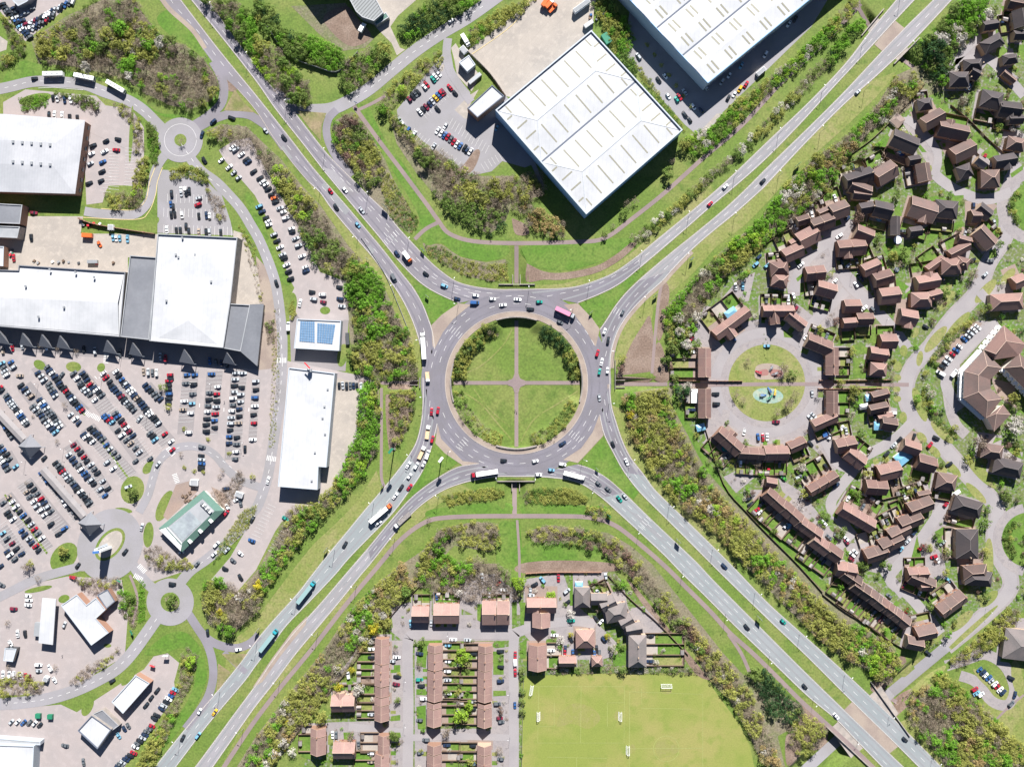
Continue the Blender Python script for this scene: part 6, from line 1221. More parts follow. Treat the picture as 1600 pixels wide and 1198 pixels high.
# --- columns on the right of the main car park
CP = 'parked in the {} upright retail column'
for q in ((1165,-60,1135,215,6,'first'),(1212,-60,1178,300,7,'second'),(1318,-65,1285,292,10,'third'),(1365,-65,1332,310,10,'fourth'),(1472,-70,1428,365,12,'fifth'),(1515,-70,1465,465,13,'sixth'),(1598,-20,1575,345,8,'last')):
    row(T(0, 600), *q[:5], -3, CP.format(q[5]), .14)
    bx = [T(0, 600)(*p) for p in ((q[0], q[1]-15), (q[2], q[3]+50))]
# --- the big slanted rows (past three hundred cars: one object)
R_ = 'parked in the slanted rows'
for q in ((1055,-20,1050,115,6,-5),(0,20,165,250,14,-33),(130,5,195,78,4,-33),(248,98,375,265,10,-33),(205,138,345,298,9,-33),(380,10,512,162,10,-35),(300,0,345,75,5,-35),(440,192,470,215,2,-35),(560,5,638,68,5,-35),(508,10,592,100,6,-35),(700,155,825,322,8,-35),(650,195,700,235,4,-35),(735,290,870,425,6,-35),(845,480,935,465,2,-35),(692,10,838,162,10,-35),(782,0,985,245,15,-35),(938,305,970,345,3,-35),(1030,312,1065,358,2,-35),(905,5,1000,95,6,-35),
          (562,272,640,342,6,-33),(520,312,575,360,4,-33),(662,378,735,452,4,-33),(668,488,708,528,2,-33),(460,378,605,552,8,-33),(430,442,582,622,9,-33),(638,605,672,650,2,-33),(622,655,655,695,2,-33),(345,490,558,742,15,-33),(262,548,480,820,12,-33),(185,630,318,795,7,-33),(165,672,320,872,8,-33),(365,935,402,897,2,-33),(52,708,262,962,10,-33),(42,800,78,845,3,-33),(135,912,240,1035,6,-33),(18,930,130,1058,5,-33),(40,1042,90,1092,3,-33),(0,388,98,515,6,-33),(0,435,45,530,5,-33),(0,205,75,328,7,-33),(0,1135,10,1150,1,-33),
          (20,740,0,720,1,-33)):
    row(T(0, 600), *q, R_, .05, True)
for q in ((10,1068,40,1140,4,-30),(65,1060,80,1095,2,-30),(200,1080,272,1172,5,-33),(292,1090,372,1192,6,-33),(460,1130,500,1190,3,-35),(512,1130,562,1192,4,-35),(640,1130,682,1182,3,-35),(722,1120,775,1192,4,-35),(895,1120,1005,1132,5,88),(1060,1140,1065,1165,2,0),(125,1145,130,1150,1,0),(385,1140,390,1145,1,-50),(20,990,140,955,3,85),(290,965,298,970,1,85),(520,980,590,990,2,85),(745,1005,810,1012,2,88),(1000,1025,1030,1035,2,85),(1310,1055,1415,1075,4,85)):
    row(T(0, 300), *q, R_, .04, True)
for f_, L_ in ((T(0, 300), [(1065,75,'b',85),(1080,92,'k',85),(1068,142,'k',85),(1090,140,'k',85),(1135,142,'w',85),(1240,150,'k',85),(1287,145,'e',85),(1307,150,'w',85),(1235,78,'r',-20),(1240,38,'s',-10),(1040,235,'w',85),(1100,240,'k',85),(1125,242,'k',85),(1160,212,'k',88),(1177,243,'k',85),(1240,250,'h',85),(1285,250,'k',85),(1307,250,'s',85),(1377,255,'k',85),(1070,10,'k',85),(1130,8,'s',85),(1160,5,'k',85),(705,285,'c',88),(725,288,'w',88),(747,288,'c',88),(795,292,'c',88),(195,285,'k',88),(210,130,'m',5),(620,325,'o',60),(85,410,'r',85)]),
             (T(0, 0), [(330,612,'k',88),(355,615,'w',80),(402,622,'e',85),(440,622,'w',80),(305,715,'k',88),(340,717,'w',88),(387,720,'w',88),(435,735,'k',88),(482,737,'k',88),(580,908,'k',-25),(570,960,'w',-25),(563,1020,'s',-25),(555,1142,'k',-20),(660,880,'k',-25),(652,945,'w',-25),(640,1010,'b',-25),(635,1070,'k',-25),(630,1127,'k',-25),(735,867,'k',10),(725,935,'r',5),(1130,1185,'w',85),(1155,1185,'w',85),(1180,1190,'k',85),(160,82,'s',-20),(198,55,'g',-20)]),
             (T(0, 898), [(175,130,'w',5),(180,157,'w',5),(175,187,'w',5),(85,210,'m',5),(110,365,'w',85),(157,367,'k',85),(65,425,'w',60),(20,620,'w',85),(60,622,'w',85),(87,622,'w',85),(132,630,'w',85),(160,635,'r',85),(185,640,'m',85),(240,560,'w',5),(242,597,'s',5),(312,580,'w',60),(340,655,'w',60),(402,310,'s',-70),(70,915,'s',-45),(110,915,'w',-45),(145,920,'b',-45),(182,920,'g',-45),(215,925,'w',-45),(247,935,'k',-45),(980,720,'k',-50),(943,765,'k',-50),(910,812,'k',-50),(775,958,'e',60),(800,940,'g',60),(740,1002,'c',60),(405,1062,'g',10),(455,15,'r',10),(520,1165,'g',80),(10,60,'g',30),(1500,15,'k',60)]),
             (T(0, 600), [(1255,445,'k',5),(1257,470,'s',5),(1258,495,'b',5),(1255,520,'k',5),(1410,805,'r',-50),(1475,720,'w',-30),(1500,740,'g',75),(1130,1048,'s',-10),(1200,620,'w',10),(1418,765,'w',60),(1570,975,'b',20),(1500,1055,'w',40),(1455,1100,'g',40),(1405,1150,'k',30),(800,640,'s',-20)]), (T(400, 600), [(185,838,'t',30)])):
    for x_, y_, c_, a_ in L_: car(*f_(x_, y_), a_+vr.choice((0, 180)), c_, R_, 'x', None, True)
for q in ((15,30,185,232,13,-25),(55,30,180,180,7,-25),(185,152,310,82,9,-70),(210,175,330,100,7,-70),(320,72,455,8,7,-70)): row(T(0, 0), *q, R_, .05, True)
for q in ((1095,715,960,892,10,25),(945,940,842,1070,8,25),(830,1110,735,1195,7,25)): row(T(0, 898), *q, R_, .05, True)
for q in ((520,8,655,12,7,85),): row(T(400, 600), *q, R_, .05, True)
for x_, y_, a_ in DRIVES: car(x_, y_, a_, rc(), R_, 'x', None, True)
struct(MASSCARS.build('parked_cars', [M['car_'+k] for k in MASSMATS]+[M['glass'], M['tyre']]), 'stuff')
MK2 = MB()
# bay lines of the main car park
MARK = MK2
for q in ((1165,-60,1135,215,14),(1318,-65,1285,292,16),(1472,-70,1435,430,22),(1598,-20,1575,345,16)):
    (x0, y0), (x1, y1) = T(0, 600)(*q[:2]), T(0, 600)(*q[2:4]); wd = 24 if q[0] < 1590 else 13
    bays(x0+6 if wd > 20 else x0, y0-5, x1+6 if wd > 20 else x1, y1+5, -3, wd, q[4])
for q in ((225,100,365,290,14,24),(410,40,510,170,10,13),(545,10,720,215,14,24),(720,20,1045,395,26,24),(690,170,925,470,20,26),(545,290,800,575,20,26),(440,400,660,690,20,26),(150,620,390,930,20,26),(30,740,290,1040,20,26),(350,480,570,760,18,13),(255,560,480,840,18,13),(0,880,130,1080,12,26),(0,20,175,260,16,13)):
    (x0, y0), (x1, y1) = T(0, 600)(*q[:2]), T(0, 600)(*q[2:4]); bays(x0, y0, x1, y1, -34, q[5], q[4])
def bay_pad(f, q, ang, wd):
    (x0, y0), (x1, y1) = f(*q[:2]), f(*q[2:4]); c_, s_ = math.cos(math.radians(ang))*wd/2, math.sin(math.radians(ang))*wd/2
    return [(x0-c_, y0-s_), (x0+c_, y0+s_), (x1+c_, y1+s_), (x1-c_, y1-s_)]
sheet('parking_bays', [bay_pad(T(0, 600), q, -3, 25) for q in ((1190,-80,1155,310),(1340,-80,1308,310),(1492,-85,1450,470))]+[bay_pad(T(0, 600), (1598,-30,1575,345), -3, 13)]+[bay_pad(T(0, 600), q, -34, q[4]) for q in ((150,10,375,290,25),(330,0,520,180,24),(545,0,890,470,25),(720,0,1055,370,25),(545,270,810,575,25),(440,370,670,690,25),(150,610,400,920,26),(30,700,290,1040,26),(345,480,570,765,13),(255,540,485,840,13),(0,900,130,1080,25),(0,20,180,265,13),(30,440,80,530,26),(920,0,1010,100,13))]
  +[bay_pad(T(0, 300), q, -32, 24) for q in ((235,1080,330,1190),(480,1125,550,1195),(690,1120,740,1195),(30,1060,70,1130))], 1.6, 'bay_tarmac')
for x_, y_, a_ in ((150, 590, 50), (90, 600, 50), (200, 690, 50), (130, 640, 50), (110, 690, 50), (350, 640, 92), (312, 633, 92), (389, 640, 92), (180, 720, 50), (60, 640, 50), (95, 760, 50)):
    ca, sa = math.cos(math.radians(a_)), math.sin(math.radians(a_)); line([(x_-ca*3, y_-sa*3), (x_+ca*3, y_+sa*3)], 1)
struct(MK2.build('road_markings', [M['paint'], M['paint_yellow'], M['paint_faint']]))
# hedged strips between double rows
sheet('car_park_grass', [[tile(0, 600)(*p) for p in q] for q in ([(350,0),(362,0),(535,190),(525,195)],[(565,270),(575,265),(812,590),(800,595)],[(25,690),(35,685),(300,1050),(290,1060)])], 3.6, 'grass')

# --- lorries, buses
def wheels(r, xs, hw_, rad=.5):
    for x in xs:
        for s_ in (-1, 1): MB().tube((0, -.15, 0), (0, .15, 0), rad, n=12).build('wheel', M['tyre'], r, (x, s_*hw_, rad))
def artic(x, y, ang, cab, box, label, L=13.0, flat=False, hb=4.0, gap=.8):
    """centre x,y of the whole; front +x"""
    p = W(x, y, 2, 0); r = empty('lorry', (p.x, p.y, .1), -math.radians(ang)); tot = L+gap+2.3; x0 = -tot/2
    b = MB()
    if flat: b.box((x0+L/2, 0, 1.25), (L, 2.5, .35))
    else: loft(b, [(x0, 1.25, 1.1, hb-.03, .06), (x0+.08, 1.27, 1.05, hb, .05), (x0+L-.08, 1.27, 1.05, hb, .05), (x0+L, 1.25, 1.1, hb-.03, .06)])
    b.build('trailer', box, r)
    if flat: MB().box((x0+L-.1, 0, 2), (.2, 2.4, 1.6)).build('headboard', M['steel'], r)
    c = MB(); xc = x0+L+gap; loft(c, [(xc, 1.15, .7, 3.3, .15), (xc+.3, 1.22, .5, 3.45, .2), (xc+1.5, 1.22, .5, 3.1, .2), (xc+2.1, 1.2, .5, 2.3, .15), (xc+2.25, 1.12, .5, 1.3, .1)]); c.build('cab', cab, r)
    w_ = MB(); loft(w_, [(xc+1.62, 1.05, 2.1, 3.0, .1), (xc+2.16, 1.08, 1.7, 2.25, .1)]); w_.build('windscreen', M['glass'], r)
    MB().box((x0+L*.5+.6, 0, .85), (tot-2, 1.0, .3)).build('chassis', M['dark_metal'], r)
    wheels(r, [x0+1.6, x0+2.9, x0+4.2, xc-.4, xc+1.3], 1.1); reg(r, label, 'lorry', x); return r
def rigid(x, y, ang, cab, box, label, L=6, flat=False, bed=None):
    p = W(x, y, 1.8, 0); r = empty('lorry', (p.x, p.y, .1), -math.radians(ang)); tot = L+2.2; x0 = -tot/2; b = MB()
    if flat:
        b.box((x0+L/2, 0, 1.2), (L, 2.4, .3)); 
        for s_ in (-1, 1): b.box((x0+L/2, s_*1.15, 1.6), (L, .08, .6))
    else: loft(b, [(x0, 1.2, .9, 3.4, .05), (x0+L, 1.2, .9, 3.4, .05)])
    b.build('load_bed' if flat else 'box_body', box, r); c = MB(); xc = x0+L+.15; loft(c, [(xc, 1.1, .5, 2.6, .1), (xc+1.2, 1.12, .5, 2.6, .15), (xc+1.8, 1.1, .5, 1.7, .1), (xc+2.0, 1.0, .5, 1.2, .1)]); c.build('cab', cab, r)
    w_ = MB(); loft(w_, [(xc+1.22, .98, 1.6, 2.5, .1), (xc+1.85, 1.0, 1.3, 1.72, .08)]); w_.build('windscreen', M['glass'], r); wheels(r, [x0+1.2, xc+1.0], 1.0, .45); reg(r, label, 'lorry', x); return r
def coach(x, y, ang, label):
    p = W(x, y, 3, 0); r = empty('coach', (p.x, p.y, .1), -math.radians(ang)); b = MB(); loft(b, [(-6, 1.2, .5, 3.5, .2), (-5.8, 1.27, .35, 3.6, .2), (5.7, 1.27, .35, 3.6, .2), (6, 1.2, .5, 3.2, .25)]); b.build('body', M['white_plastic'], r)
    for s_ in (-1, 1): MB().box((0, s_*1.26, 2.2), (11, .06, 1.0)).build('windows', M['glass'], r)
    for xx in (-3, 0, 3): MB().box((xx, 0, 3.65), (1.1, .9, .12)).build('roof_hatch', M['pale_roof'], r)
    MB().box((5.93, 0, 2.2), (.2, 2.1, 1.4)).build('windscreen', M['glass'], r); wheels(r, [-3.6, 3.8], 1.12, .5); reg(r, label, 'coach', x, 'coaches on the upper left road')
coach(82, 115.5, 180-1, 'pale grey-roofed coach, first in the line on the curved upper left road'); coach(131, 120, 12, 'white coach in the middle of the line on the curved upper left road'); coach(180, 135, 30, 'white coach nearest the small roundabout on the curved upper left road')
lp = mat('lorry_pink', (.55, .2, .3), var=.03, rough=.4); lg = mat('lorry_green', (.20, .30, .30), var=.04, rough=.4); lt = mat('lorry_teal_cab', (.02, .22, .26), var=0, rough=.3); tn = mat('lorry_load_tan', (.5, .38, .24), var=.2)
MB_ = M['white_plastic']
artic(661.5, 540, -94, MB_, MB_, 'long white articulated lorry entering the roundabout from the upper left')
artic(*tile(800, 300)(332, 752), 25, M['car_s'], lp, 'pink-topped articulated lorry turning on the upper right of the roundabout', 9.5)
artic(*tile(400, 600)(1425, 556), 171, M['car_r'], MB_, 'white lorry with a red cab at the bottom of the roundabout')
rigid(*tile(800, 600)(390, 570), 15, MB_, MB_, 'white box lorry leaving the roundabout at its lower right', 11)
artic(*tile(400, 600)(777, 805), -40, M['car_o'], MB_, 'white articulated lorry with an orange cab on the lower left main road')
artic(*tile(400, 600)(912, 850), 138, M['car_w'], mat('lorry_bed_grey', (.2, .18, .17), var=.3), 'empty flatbed lorry with a pale cab on the lower left main road', 9.5, True)
artic(*tile(400, 898)(312, 108), -52, lt, lg, 'grey-green articulated lorry, the upper of the pair, lower left main road', 12.5); artic(*tile(400, 898)(78, 408), -52, lt, lg, 'grey-green articulated lorry, the lower of the pair, lower left main road', 12.5)
rigid(*tile(400, 600)(1070, 300), -82, MB_, tn, 'white-cabbed tipper with a tan load, the upper one in the queue', 6, True); rigid(*tile(400, 600)(1032, 428), -65, MB_, tn, 'white-cabbed tipper with a tan load, the lower one in the queue', 6, True)
rigid(*tile(400, 300)(945, 405), 55, M['car_o'], MB_, 'white box lorry with an orange cab on the upper left main road', 5.2)
rigid(*tile(400, 300)(1070, 1155), 85, MB_, tn, 'small white tipper on the left side of the roundabout', 4.2, True)
rigid(*tile(400, 0)(1307, 253), 58, MB_, MB_, 'white lorry waiting beside the gatehouse', 5.5); rigid(*tile(400, 0)(664, 172), -62, MB_, MB_, 'white box lorry parked on the rough ground near the rib-roofed shed', 4)
rigid(*tile(800, 0)(210, 12), -55, M['car_o'], M['car_o'], 'red lorry at the left of the lorry yard group', 4.5); rigid(*tile(800, 0)(255, 48), -45, M['car_o'], M['car_o'], 'red lorry at the right of the lorry yard group', 4.5, True); rigid(*tile(800, 0)(235, 25), -48, M['car_w'], M['car_o'], 'red and white lorry in the middle of the lorry yard group', 4.5)
# trailers, skips, containers in the yards
def crate(x, y, L, w_, h_, ang, m, name, label, cat):
    p = W(x, y, h_, 0); r = empty(name, (p.x, p.y, .1), -math.radians(ang)); b = MB(); b.box((0, 0, h_/2+.15), (L, w_, h_)); b.build('body', M[m], r)
    q = MB()
    for k in range(int(L)): 
        for s_ in (-1, 1): q.box((-L/2+.5+k, s_*(w_/2+.04), h_/2+.15), (.25, .08, h_-.3))
    q.build('rib', M[m], r); q = MB(); q.box((0, 0, h_+.19), (L-.3, w_-.3, .08)); q.build('lid', M['pale_roof' if m == 'white_plastic' else m], r); reg(r, label, cat, x)
crate(*tile(800, 0)(435, 35), 11, 2.5, 3.8, -36, 'white_plastic', 'trailer', 'long white trailer standing in the lorry yard', 'trailer')
crate(*tile(800, 0)(590, 240), 6.5, 4, 2.2, 58, 'sign_green', 'skip', 'green skip behind the twin-bay warehouse', 'skip')
crate(*tile(800, 0)(478, 150), 6, 2.4, 2.5, -35, 'steel', 'container', 'grey container at the corner of the twin-bay warehouse', 'container'); crate(*tile(800, 0)(1555, 445), 6, 2.4, 2.6, -40, 'white_plastic', 'container', 'pale container at the end of the row by the huge skylit warehouse', 'container')
crate(*tile(0, 300)(540, 270), 6, 2.4, 2.6, 3, 'car_o' if 'car_o' in M else 'steel', 'container', 'orange container in the shaded back yard of the shops', 'container'); crate(*tile(0, 300)(690, 220), 3.2, 3.2, 2.5, 0, 'white_plastic', 'container', 'small white container beside the back yard lawn', 'container')
crate(*tile(0, 300)(575, 435), 6, 2, 1.8, 0, 'steel', 'container', 'grey container against the back of the long shop', 'container'); crate(*tile(400, 300)(570, 915), 7, 2, 1.6, 86, 'dark_metal', 'skip', 'dark narrow skip right of the solar-panelled building', 'skip')
crate(*tile(400, 0)(1365, 490), 9, 2.2, 2.2, -40, 'steel', 'tank', 'long grey tank beside the warehouse office', 'tank'); crate(*tile(400, 0)(1295, 310), 4.2, 3.2, 3, 50, 'white_plastic', 'container', 'white container between the lorry and the gatehouse', 'container')
crate(*tile(0, 898)(235, 880), 3, 2.6, 2, 0, 'sign_green', 'recycling_bin', 'green recycling container left of its pair', 'bin'); crate(*tile(0, 898)(310, 885), 3, 2.6, 2, 0, 'sign_green', 'recycling_bin', 'green recycling container right of its pair', 'bin')
crate(*tile(0, 600)(1490, 690), 4.5, 3, 2.6, 20, 'white_plastic', 'kiosk', 'small white kiosk right of the green-eaved restaurant', 'kiosk'); crate(*tile(0, 600)(1210, 615), 4.5, 3.5, 2.8, 5, 'white_plastic', 'kiosk', 'small white kiosk above the green-eaved restaurant', 'kiosk')
crate(*tile(0, 898)(283, 650), 2.6, 2.6, 3, 20, 'white_plastic', 'kiosk', 'small white kiosk below the fuel canopy', 'kiosk'); crate(*tile(0, 898)(232, 340), 3.4, 8, 2.6, 5, 'pale_roof', 'kiosk', 'low grey car wash hut left of the fuel canopy', 'hut')
vr2 = random.Random(3)
for k in range(26):
    x_, y_ = tile(0, 300)(*vr2.choice([(vr2.uniform(200, 450), vr2.uniform(425, 445)), (vr2.uniform(480, 740), vr2.uniform(430, 455)), (vr2.uniform(60, 90), vr2.uniform(360, 400)), (vr2.uniform(500, 640), vr2.uniform(190, 215))]))
    p = W(x_, y_); r = empty('pallet_stack', (p.x, p.y, .05), vr2.random()); b = MB()
    for j in range(vr2.randint(2, 7)): b.box((vr2.uniform(-.1, .1), vr2.uniform(-.1, .1), .1+.2*j), (1.3, 1.1, .16))
    b.build('pallets', M[vr2.choice(['timber', 'steel', 'white_plastic', 'sign_green', 'sign_red', 'dark_metal'])], r); reg(r, 'stack of goods standing in the back yard of the shops', 'goods', x_, 'goods in the back yard')
for k in range(20):
    x_, y_ = tile(800, 0)(vr2.uniform(480, 585), vr2.uniform(65, 150)); p = W(x_, y_); r = empty('pallet_stack', (p.x, p.y, .05), vr2.random()); b = MB()
    for j in range(vr2.randint(2, 8)): b.box((vr2.uniform(-.1, .1), vr2.uniform(-.1, .1), .1+.2*j), (1.4, 1.2, .16))
    b.build('pallets', M[vr2.choice(['timber', 'steel', 'dark_metal', 'white_plastic', 'car_b', 'car_o'])], r); reg(r, 'stack of goods by the corner of the twin-bay warehouse', 'goods', x_, 'goods by the warehouse corner')
# ---------------- trees ----------------
tr = np.random.RandomState(4)
def quads(c, sz, asp, up_bias, nr=None):
    """random leaf sprays: n quads with centres c"""
    n = len(c); a = tr.normal(size=(n, 3)); a /= np.linalg.norm(a, axis=1, keepdims=True); t = tr.normal(size=(n, 3))*.42
    if nr is None: t[:, 2] += up_bias
    else: t += nr; t[:, 2] += .6
    u = np.cross(a, t); u /= np.linalg.norm(u, axis=1, keepdims=True)+1e-9; v = np.cross(u, t); v /= np.linalg.norm(v, axis=1, keepdims=True)+1e-9
    s = sz*tr.uniform(.6, 1.4, (n, 1)); U, V_ = u*s*asp, v*s
    return np.stack([c-U-V_, c+U-V_*.6, c+U*.7+V_, c-U*.8+V_*.8], 1)
def crown(sp, dens=1.0):
    """crown of radius 1 (plan) as an n x 4 x 3 array"""
    n_b = {'dark': 9, 'bare': 12}.get(sp, 14); B = []
    for k in range(n_b):
        th = tr.uniform(0, 2*np.pi); r = np.sqrt(tr.uniform(.02, .62)); z = tr.uniform(.55, 1.35)*(1-.35*r*r); B.append((r*np.cos(th), r*np.sin(th), z, tr.uniform(.24, .42)))
    out = []
    if sp == 'bare':
        # fine twigs sweeping outwards plus thin sprays of buds
        n = int(130*dens); th = tr.uniform(0, 2*np.pi, n); ph = tr.uniform(.05, 1.3, n); d = np.stack([np.cos(th)*np.sin(ph), np.sin(th)*np.sin(ph), np.cos(ph)], 1)
        s = tr.uniform(.25, .7, (n, 1)); e = s+tr.uniform(.2, .45, (n, 1)); base = np.array([0, 0, .55]); p, q = base+d*s*[1, 1, .8], base+d*e*[1, 1, .8]+tr.normal(0, .05, (n, 3))
        w_ = np.cross(d, tr.normal(size=(n, 3))); w_ /= np.linalg.norm(w_, axis=1, keepdims=True); w_ *= .022
        out.append(np.stack([p-w_, q-w_*.4, q+w_*.4, p+w_], 1))
        for x, y, z, rb_ in B:
            m = int(22*dens); g = tr.normal(size=(m, 3)); g *= (rb_*tr.uniform(.4, 1.15, (m, 1)))/np.linalg.norm(g, axis=1, keepdims=True); out.append(quads(np.array([x, y, z])+g, .045, .8, .4, g/np.linalg.norm(g, axis=1, keepdims=True)))
    else:
        for x, y, z, rb_ in B:
            m = int({'dark': 38, 'blossom': 30, 'brown': 30}.get(sp, 38)*dens); g = tr.normal(size=(m, 3)); g[:, 2] = np.abs(g[:, 2])*.9-.25; g *= (rb_*tr.uniform(.75, 1.1, (m, 1)))/np.linalg.norm(g, axis=1, keepdims=True)
            out.append(quads(np.array([x, y, z])+g, .075, .8, .8, g/np.linalg.norm(g, axis=1, keepdims=True)))
    return np.concatenate(out)
SPEC = ['bare', 'olive', 'green', 'lime', 'dark', 'mid', 'blossom', 'brown', 'yellow', 'plum']
CROWN = {s: [crown(s) for _ in range(4)] for s in SPEC}
LITE = {s: [crown(s, .62) for _ in range(5)] for s in SPEC}
def npmesh(name, Q, mats, mi=None):
    me = bpy.data.meshes.new(name); n = len(Q); me.vertices.add(n*4); me.vertices.foreach_set('co', Q.astype(np.float32).ravel())
    me.loops.add(n*4); me.loops.foreach_set('vertex_index', np.arange(n*4, dtype=np.int32)); me.polygons.add(n); me.polygons.foreach_set('loop_start', np.arange(0, n*4, 4, dtype=np.int32))
    for m in mats: me.materials.append(m)
    if mi is not None: me.polygons.foreach_set('material_index', mi.astype(np.int32))
    me.update(calc_edges=True); return me
CM = {s: [npmesh('crown', q, [M['leaf_'+s]]) for q in CROWN[s]] for s in SPEC}
tb = MB(); tb.tube((0, 0, 0), (0, 0, .55), .075, .05, 7)
for k in range(6):
    a = k*1.05; tb.tube((0, 0, .35+.03*k), (.5*math.cos(a), .5*math.sin(a), .85+.04*(k % 3)), .035, .012, 5)
TM = tb.mesh('trunk', M['trunk'])
TREES = []
def tree_at(x, y, r, sp, where, h=4.5, px=True):
    p = W(x, y, h, 0) if px else Vector((x, y, 0)); TREES.append((p.x, p.y, r, sp, where, x if px else p.x/S+800))
def inside(x, y, P):
    c = False; j = len(P)-1
    for i in range(len(P)):
        if (P[i][1] > y) != (P[j][1] > y) and x < (P[j][0]-P[i][0])*(y-P[i][1])/(P[j][1]-P[i][1])+P[i][0]: c = not c
        j = i
    return c
def belt(poly, mix, r0, r1, where, dens=1.0):
    """fill a plan polygon with crowns of r0..r1 plan units; mix 'sp:weight ...'"""
    sp, wt = zip(*[(a.split(':')[0], float(a.split(':')[1])) for a in mix.split()]); wt = np.array(wt)/sum(wt)
    xs, ys = [p[0] for p in poly], [p[1] for p in poly]; ar = abs(sum(poly[i-1][0]*poly[i][1]-poly[i][0]*poly[i-1][1] for i in range(len(poly))))/2
    n = int(min(ar, 60000)*dens*5); got = []; cell = {}
    # slowly varying species field so like trees stand in clumps
    f = [tr.uniform(0, 6.28, 3) for _ in sp]
    for _ in range(n):
        x, y = tr.uniform(min(xs), max(xs)), tr.uniform(min(ys), max(ys)); r = 1.12*(r0+(r1-r0)*tr.uniform()**1.5)
        if not inside(x, y, poly): continue
        k = (int(x//16), int(y//16)); ok = True
        for dx in (-1, 0, 1):
            for dy in (-1, 0, 1):
                for qx, qy, qr in cell.get((k[0]+dx, k[1]+dy), ()):
                    if (qx-x)**2+(qy-y)**2 < ((r+qr)*.51/math.sqrt(dens))**2: ok = False; break
                if not ok: break
            if not ok: break
        if not ok: continue
        cell.setdefault(k, []).append((x, y, r))
        w2 = wt*np.array([np.exp(1.1*np.sin(x/23+q[0])+1.1*np.sin(y/19+q[1])) for q in f]); s = sp[tr.choice(len(sp), p=w2/w2.sum())]
        tree_at(x, y, r*S, s, where)
UL = 'in the wood beside the upper left roundabout'
belt([(50,62),(105,28),(160,0),(205,-8),(238,45),(262,62),(300,80),(330,106),(340,130),(333,152),(300,168),(270,164),(230,146),(195,120),(150,108),(110,100),(62,97)], 'bare:70 mid:12 olive:12 green:5 blossom:2', 4.5, 10, UL)
for q in ((188,43,13,'green'),(229,68,11,'green'),(216,55,7,'mid'),(207,89,8,'lime'),(251,119,7,'lime'),(270,119,6,'green'),(248,57,6,'mid'),(90,60,1,'bare')): tree_at(q[0], q[1], q[2]*S, q[3], UL)
NW = 'right of the upper left main road'
belt([(400,60),(430,75),(455,105),(480,130),(487,155),(470,166),(440,146),(415,121),(398,100)], 'bare:55 olive:35 lime:5 mid:10', 5, 9, NW)
belt([(430,45),(460,50),(500,60),(530,78),(537,95),(520,108),(480,95),(450,85),(435,65)], 'green:30 mid:50 dark:35', 4.5, 8, NW); belt([(398,-5),(425,10),(440,45),(425,52),(400,28)], 'olive:50 mid:30 dark:20', 5, 9, NW)
belt([(535,100),(570,77),(600,64),(610,80),(580,115),(545,142),(528,125)], 'mid:40 olive:30 green:20 bare:20', 4.5, 8, NW); belt([(316,-5),(365,-8),(395,30),(400,85),(385,70),(352,32)], 'mid:40 bare:30 green:25 dark:15', 5, 9, NW)
NN = 'beside the side road in the upper middle'
belt([(622,46),(650,15),(690,-8),(750,-8),(700,27),(660,46),(632,56)], 'mid:50 green:25 dark:25', 4.5, 8, NN); belt([(735,42),(765,22),(800,5),(840,-8),(830,6),(770,45),(745,62),(733,55)], 'olive:60 bare:25 green:20', 3.5, 6.5, NN, .8)
belt([(585,160),(615,125),(660,90),(686,80),(690,92),(660,118),(625,148),(600,175)], 'bare:60 olive:40', 4, 7, NN, .6); tree_at(626,140,8*S,'lime',NN); tree_at(597,170,9*S,'green',NN)
CT = 'in the triangular scrub'
belt([(520,190),(550,176),(560,185),(585,222),(600,262),(592,280),(575,292),(545,252),(522,224)], 'olive:25 bare:30 mid:30 plum:15 green:8', 4, 8, CT); belt([(592,285),(605,270),(625,300),(650,340),(652,352),(640,362),(610,338)], 'brown:35 mid:40 olive:30', 2, 3.6, CT, .8)
WS = 'below the warehouse staff car park'
belt([(600,168),(620,176),(632,200),(665,232),(690,252),(672,262),(650,245),(622,205)], 'mid:35 olive:35 green:15 bare:20', 4, 8, WS); belt([(645,225),(700,240),(735,272),(770,282),(800,275),(846,268),(852,300),(830,312),(795,312),(780,330),(740,322),(700,300),(670,270)], 'bare:65 olive:20 mid:25', 4.5, 9, WS)
belt([(672,285),(700,300),(740,325),(788,332),(792,350),(765,366),(735,350),(700,328),(682,305)], 'bare:55 mid:40 dark:10', 4.5, 8, WS); belt([(800,312),(830,316),(852,332),(882,352),(880,368),(848,366),(826,350),(830,335),(800,325)], 'bare:75 brown:20', 5, 9, WS)
HB = 'on the bank left of the upper subway'
belt([(662,382),(690,384),(720,404),(760,413),(792,408),(794,437),(770,438),(732,430),(692,410),(668,396)], 'brown:40 olive:40 bare:25 mid:20', 2, 4, HB, .9)
WB = 'left of the upper left main road'
belt([(324,208),(345,196),(385,200),(402,220),(430,247),(455,277),(480,302),(500,327),(515,352),(545,388),(572,416),(560,430),(530,428),(490,410),(478,380),(460,342),(440,302),(413,257),(390,226),(345,216)], 'bare:60 olive:20 mid:18 lime:4', 4.5, 8.5, WB)
belt([(548,408),(575,416),(600,448),(592,478),(560,478),(538,455)], 'green:90 mid:10', 5, 9, WB); belt([(540,460),(592,480),(605,470),(620,495),(640,522),(646,560),(650,590),(600,592),(556,580),(548,550),(560,530),(552,500)], 'bare:55 olive:20 green:28 mid:12', 4.5, 8.5, WB); belt([(572,500),(600,488),(608,515),(590,528),(575,520)], 'green:100', 5, 8, WB)
SWB = 'between white store and lower left road'
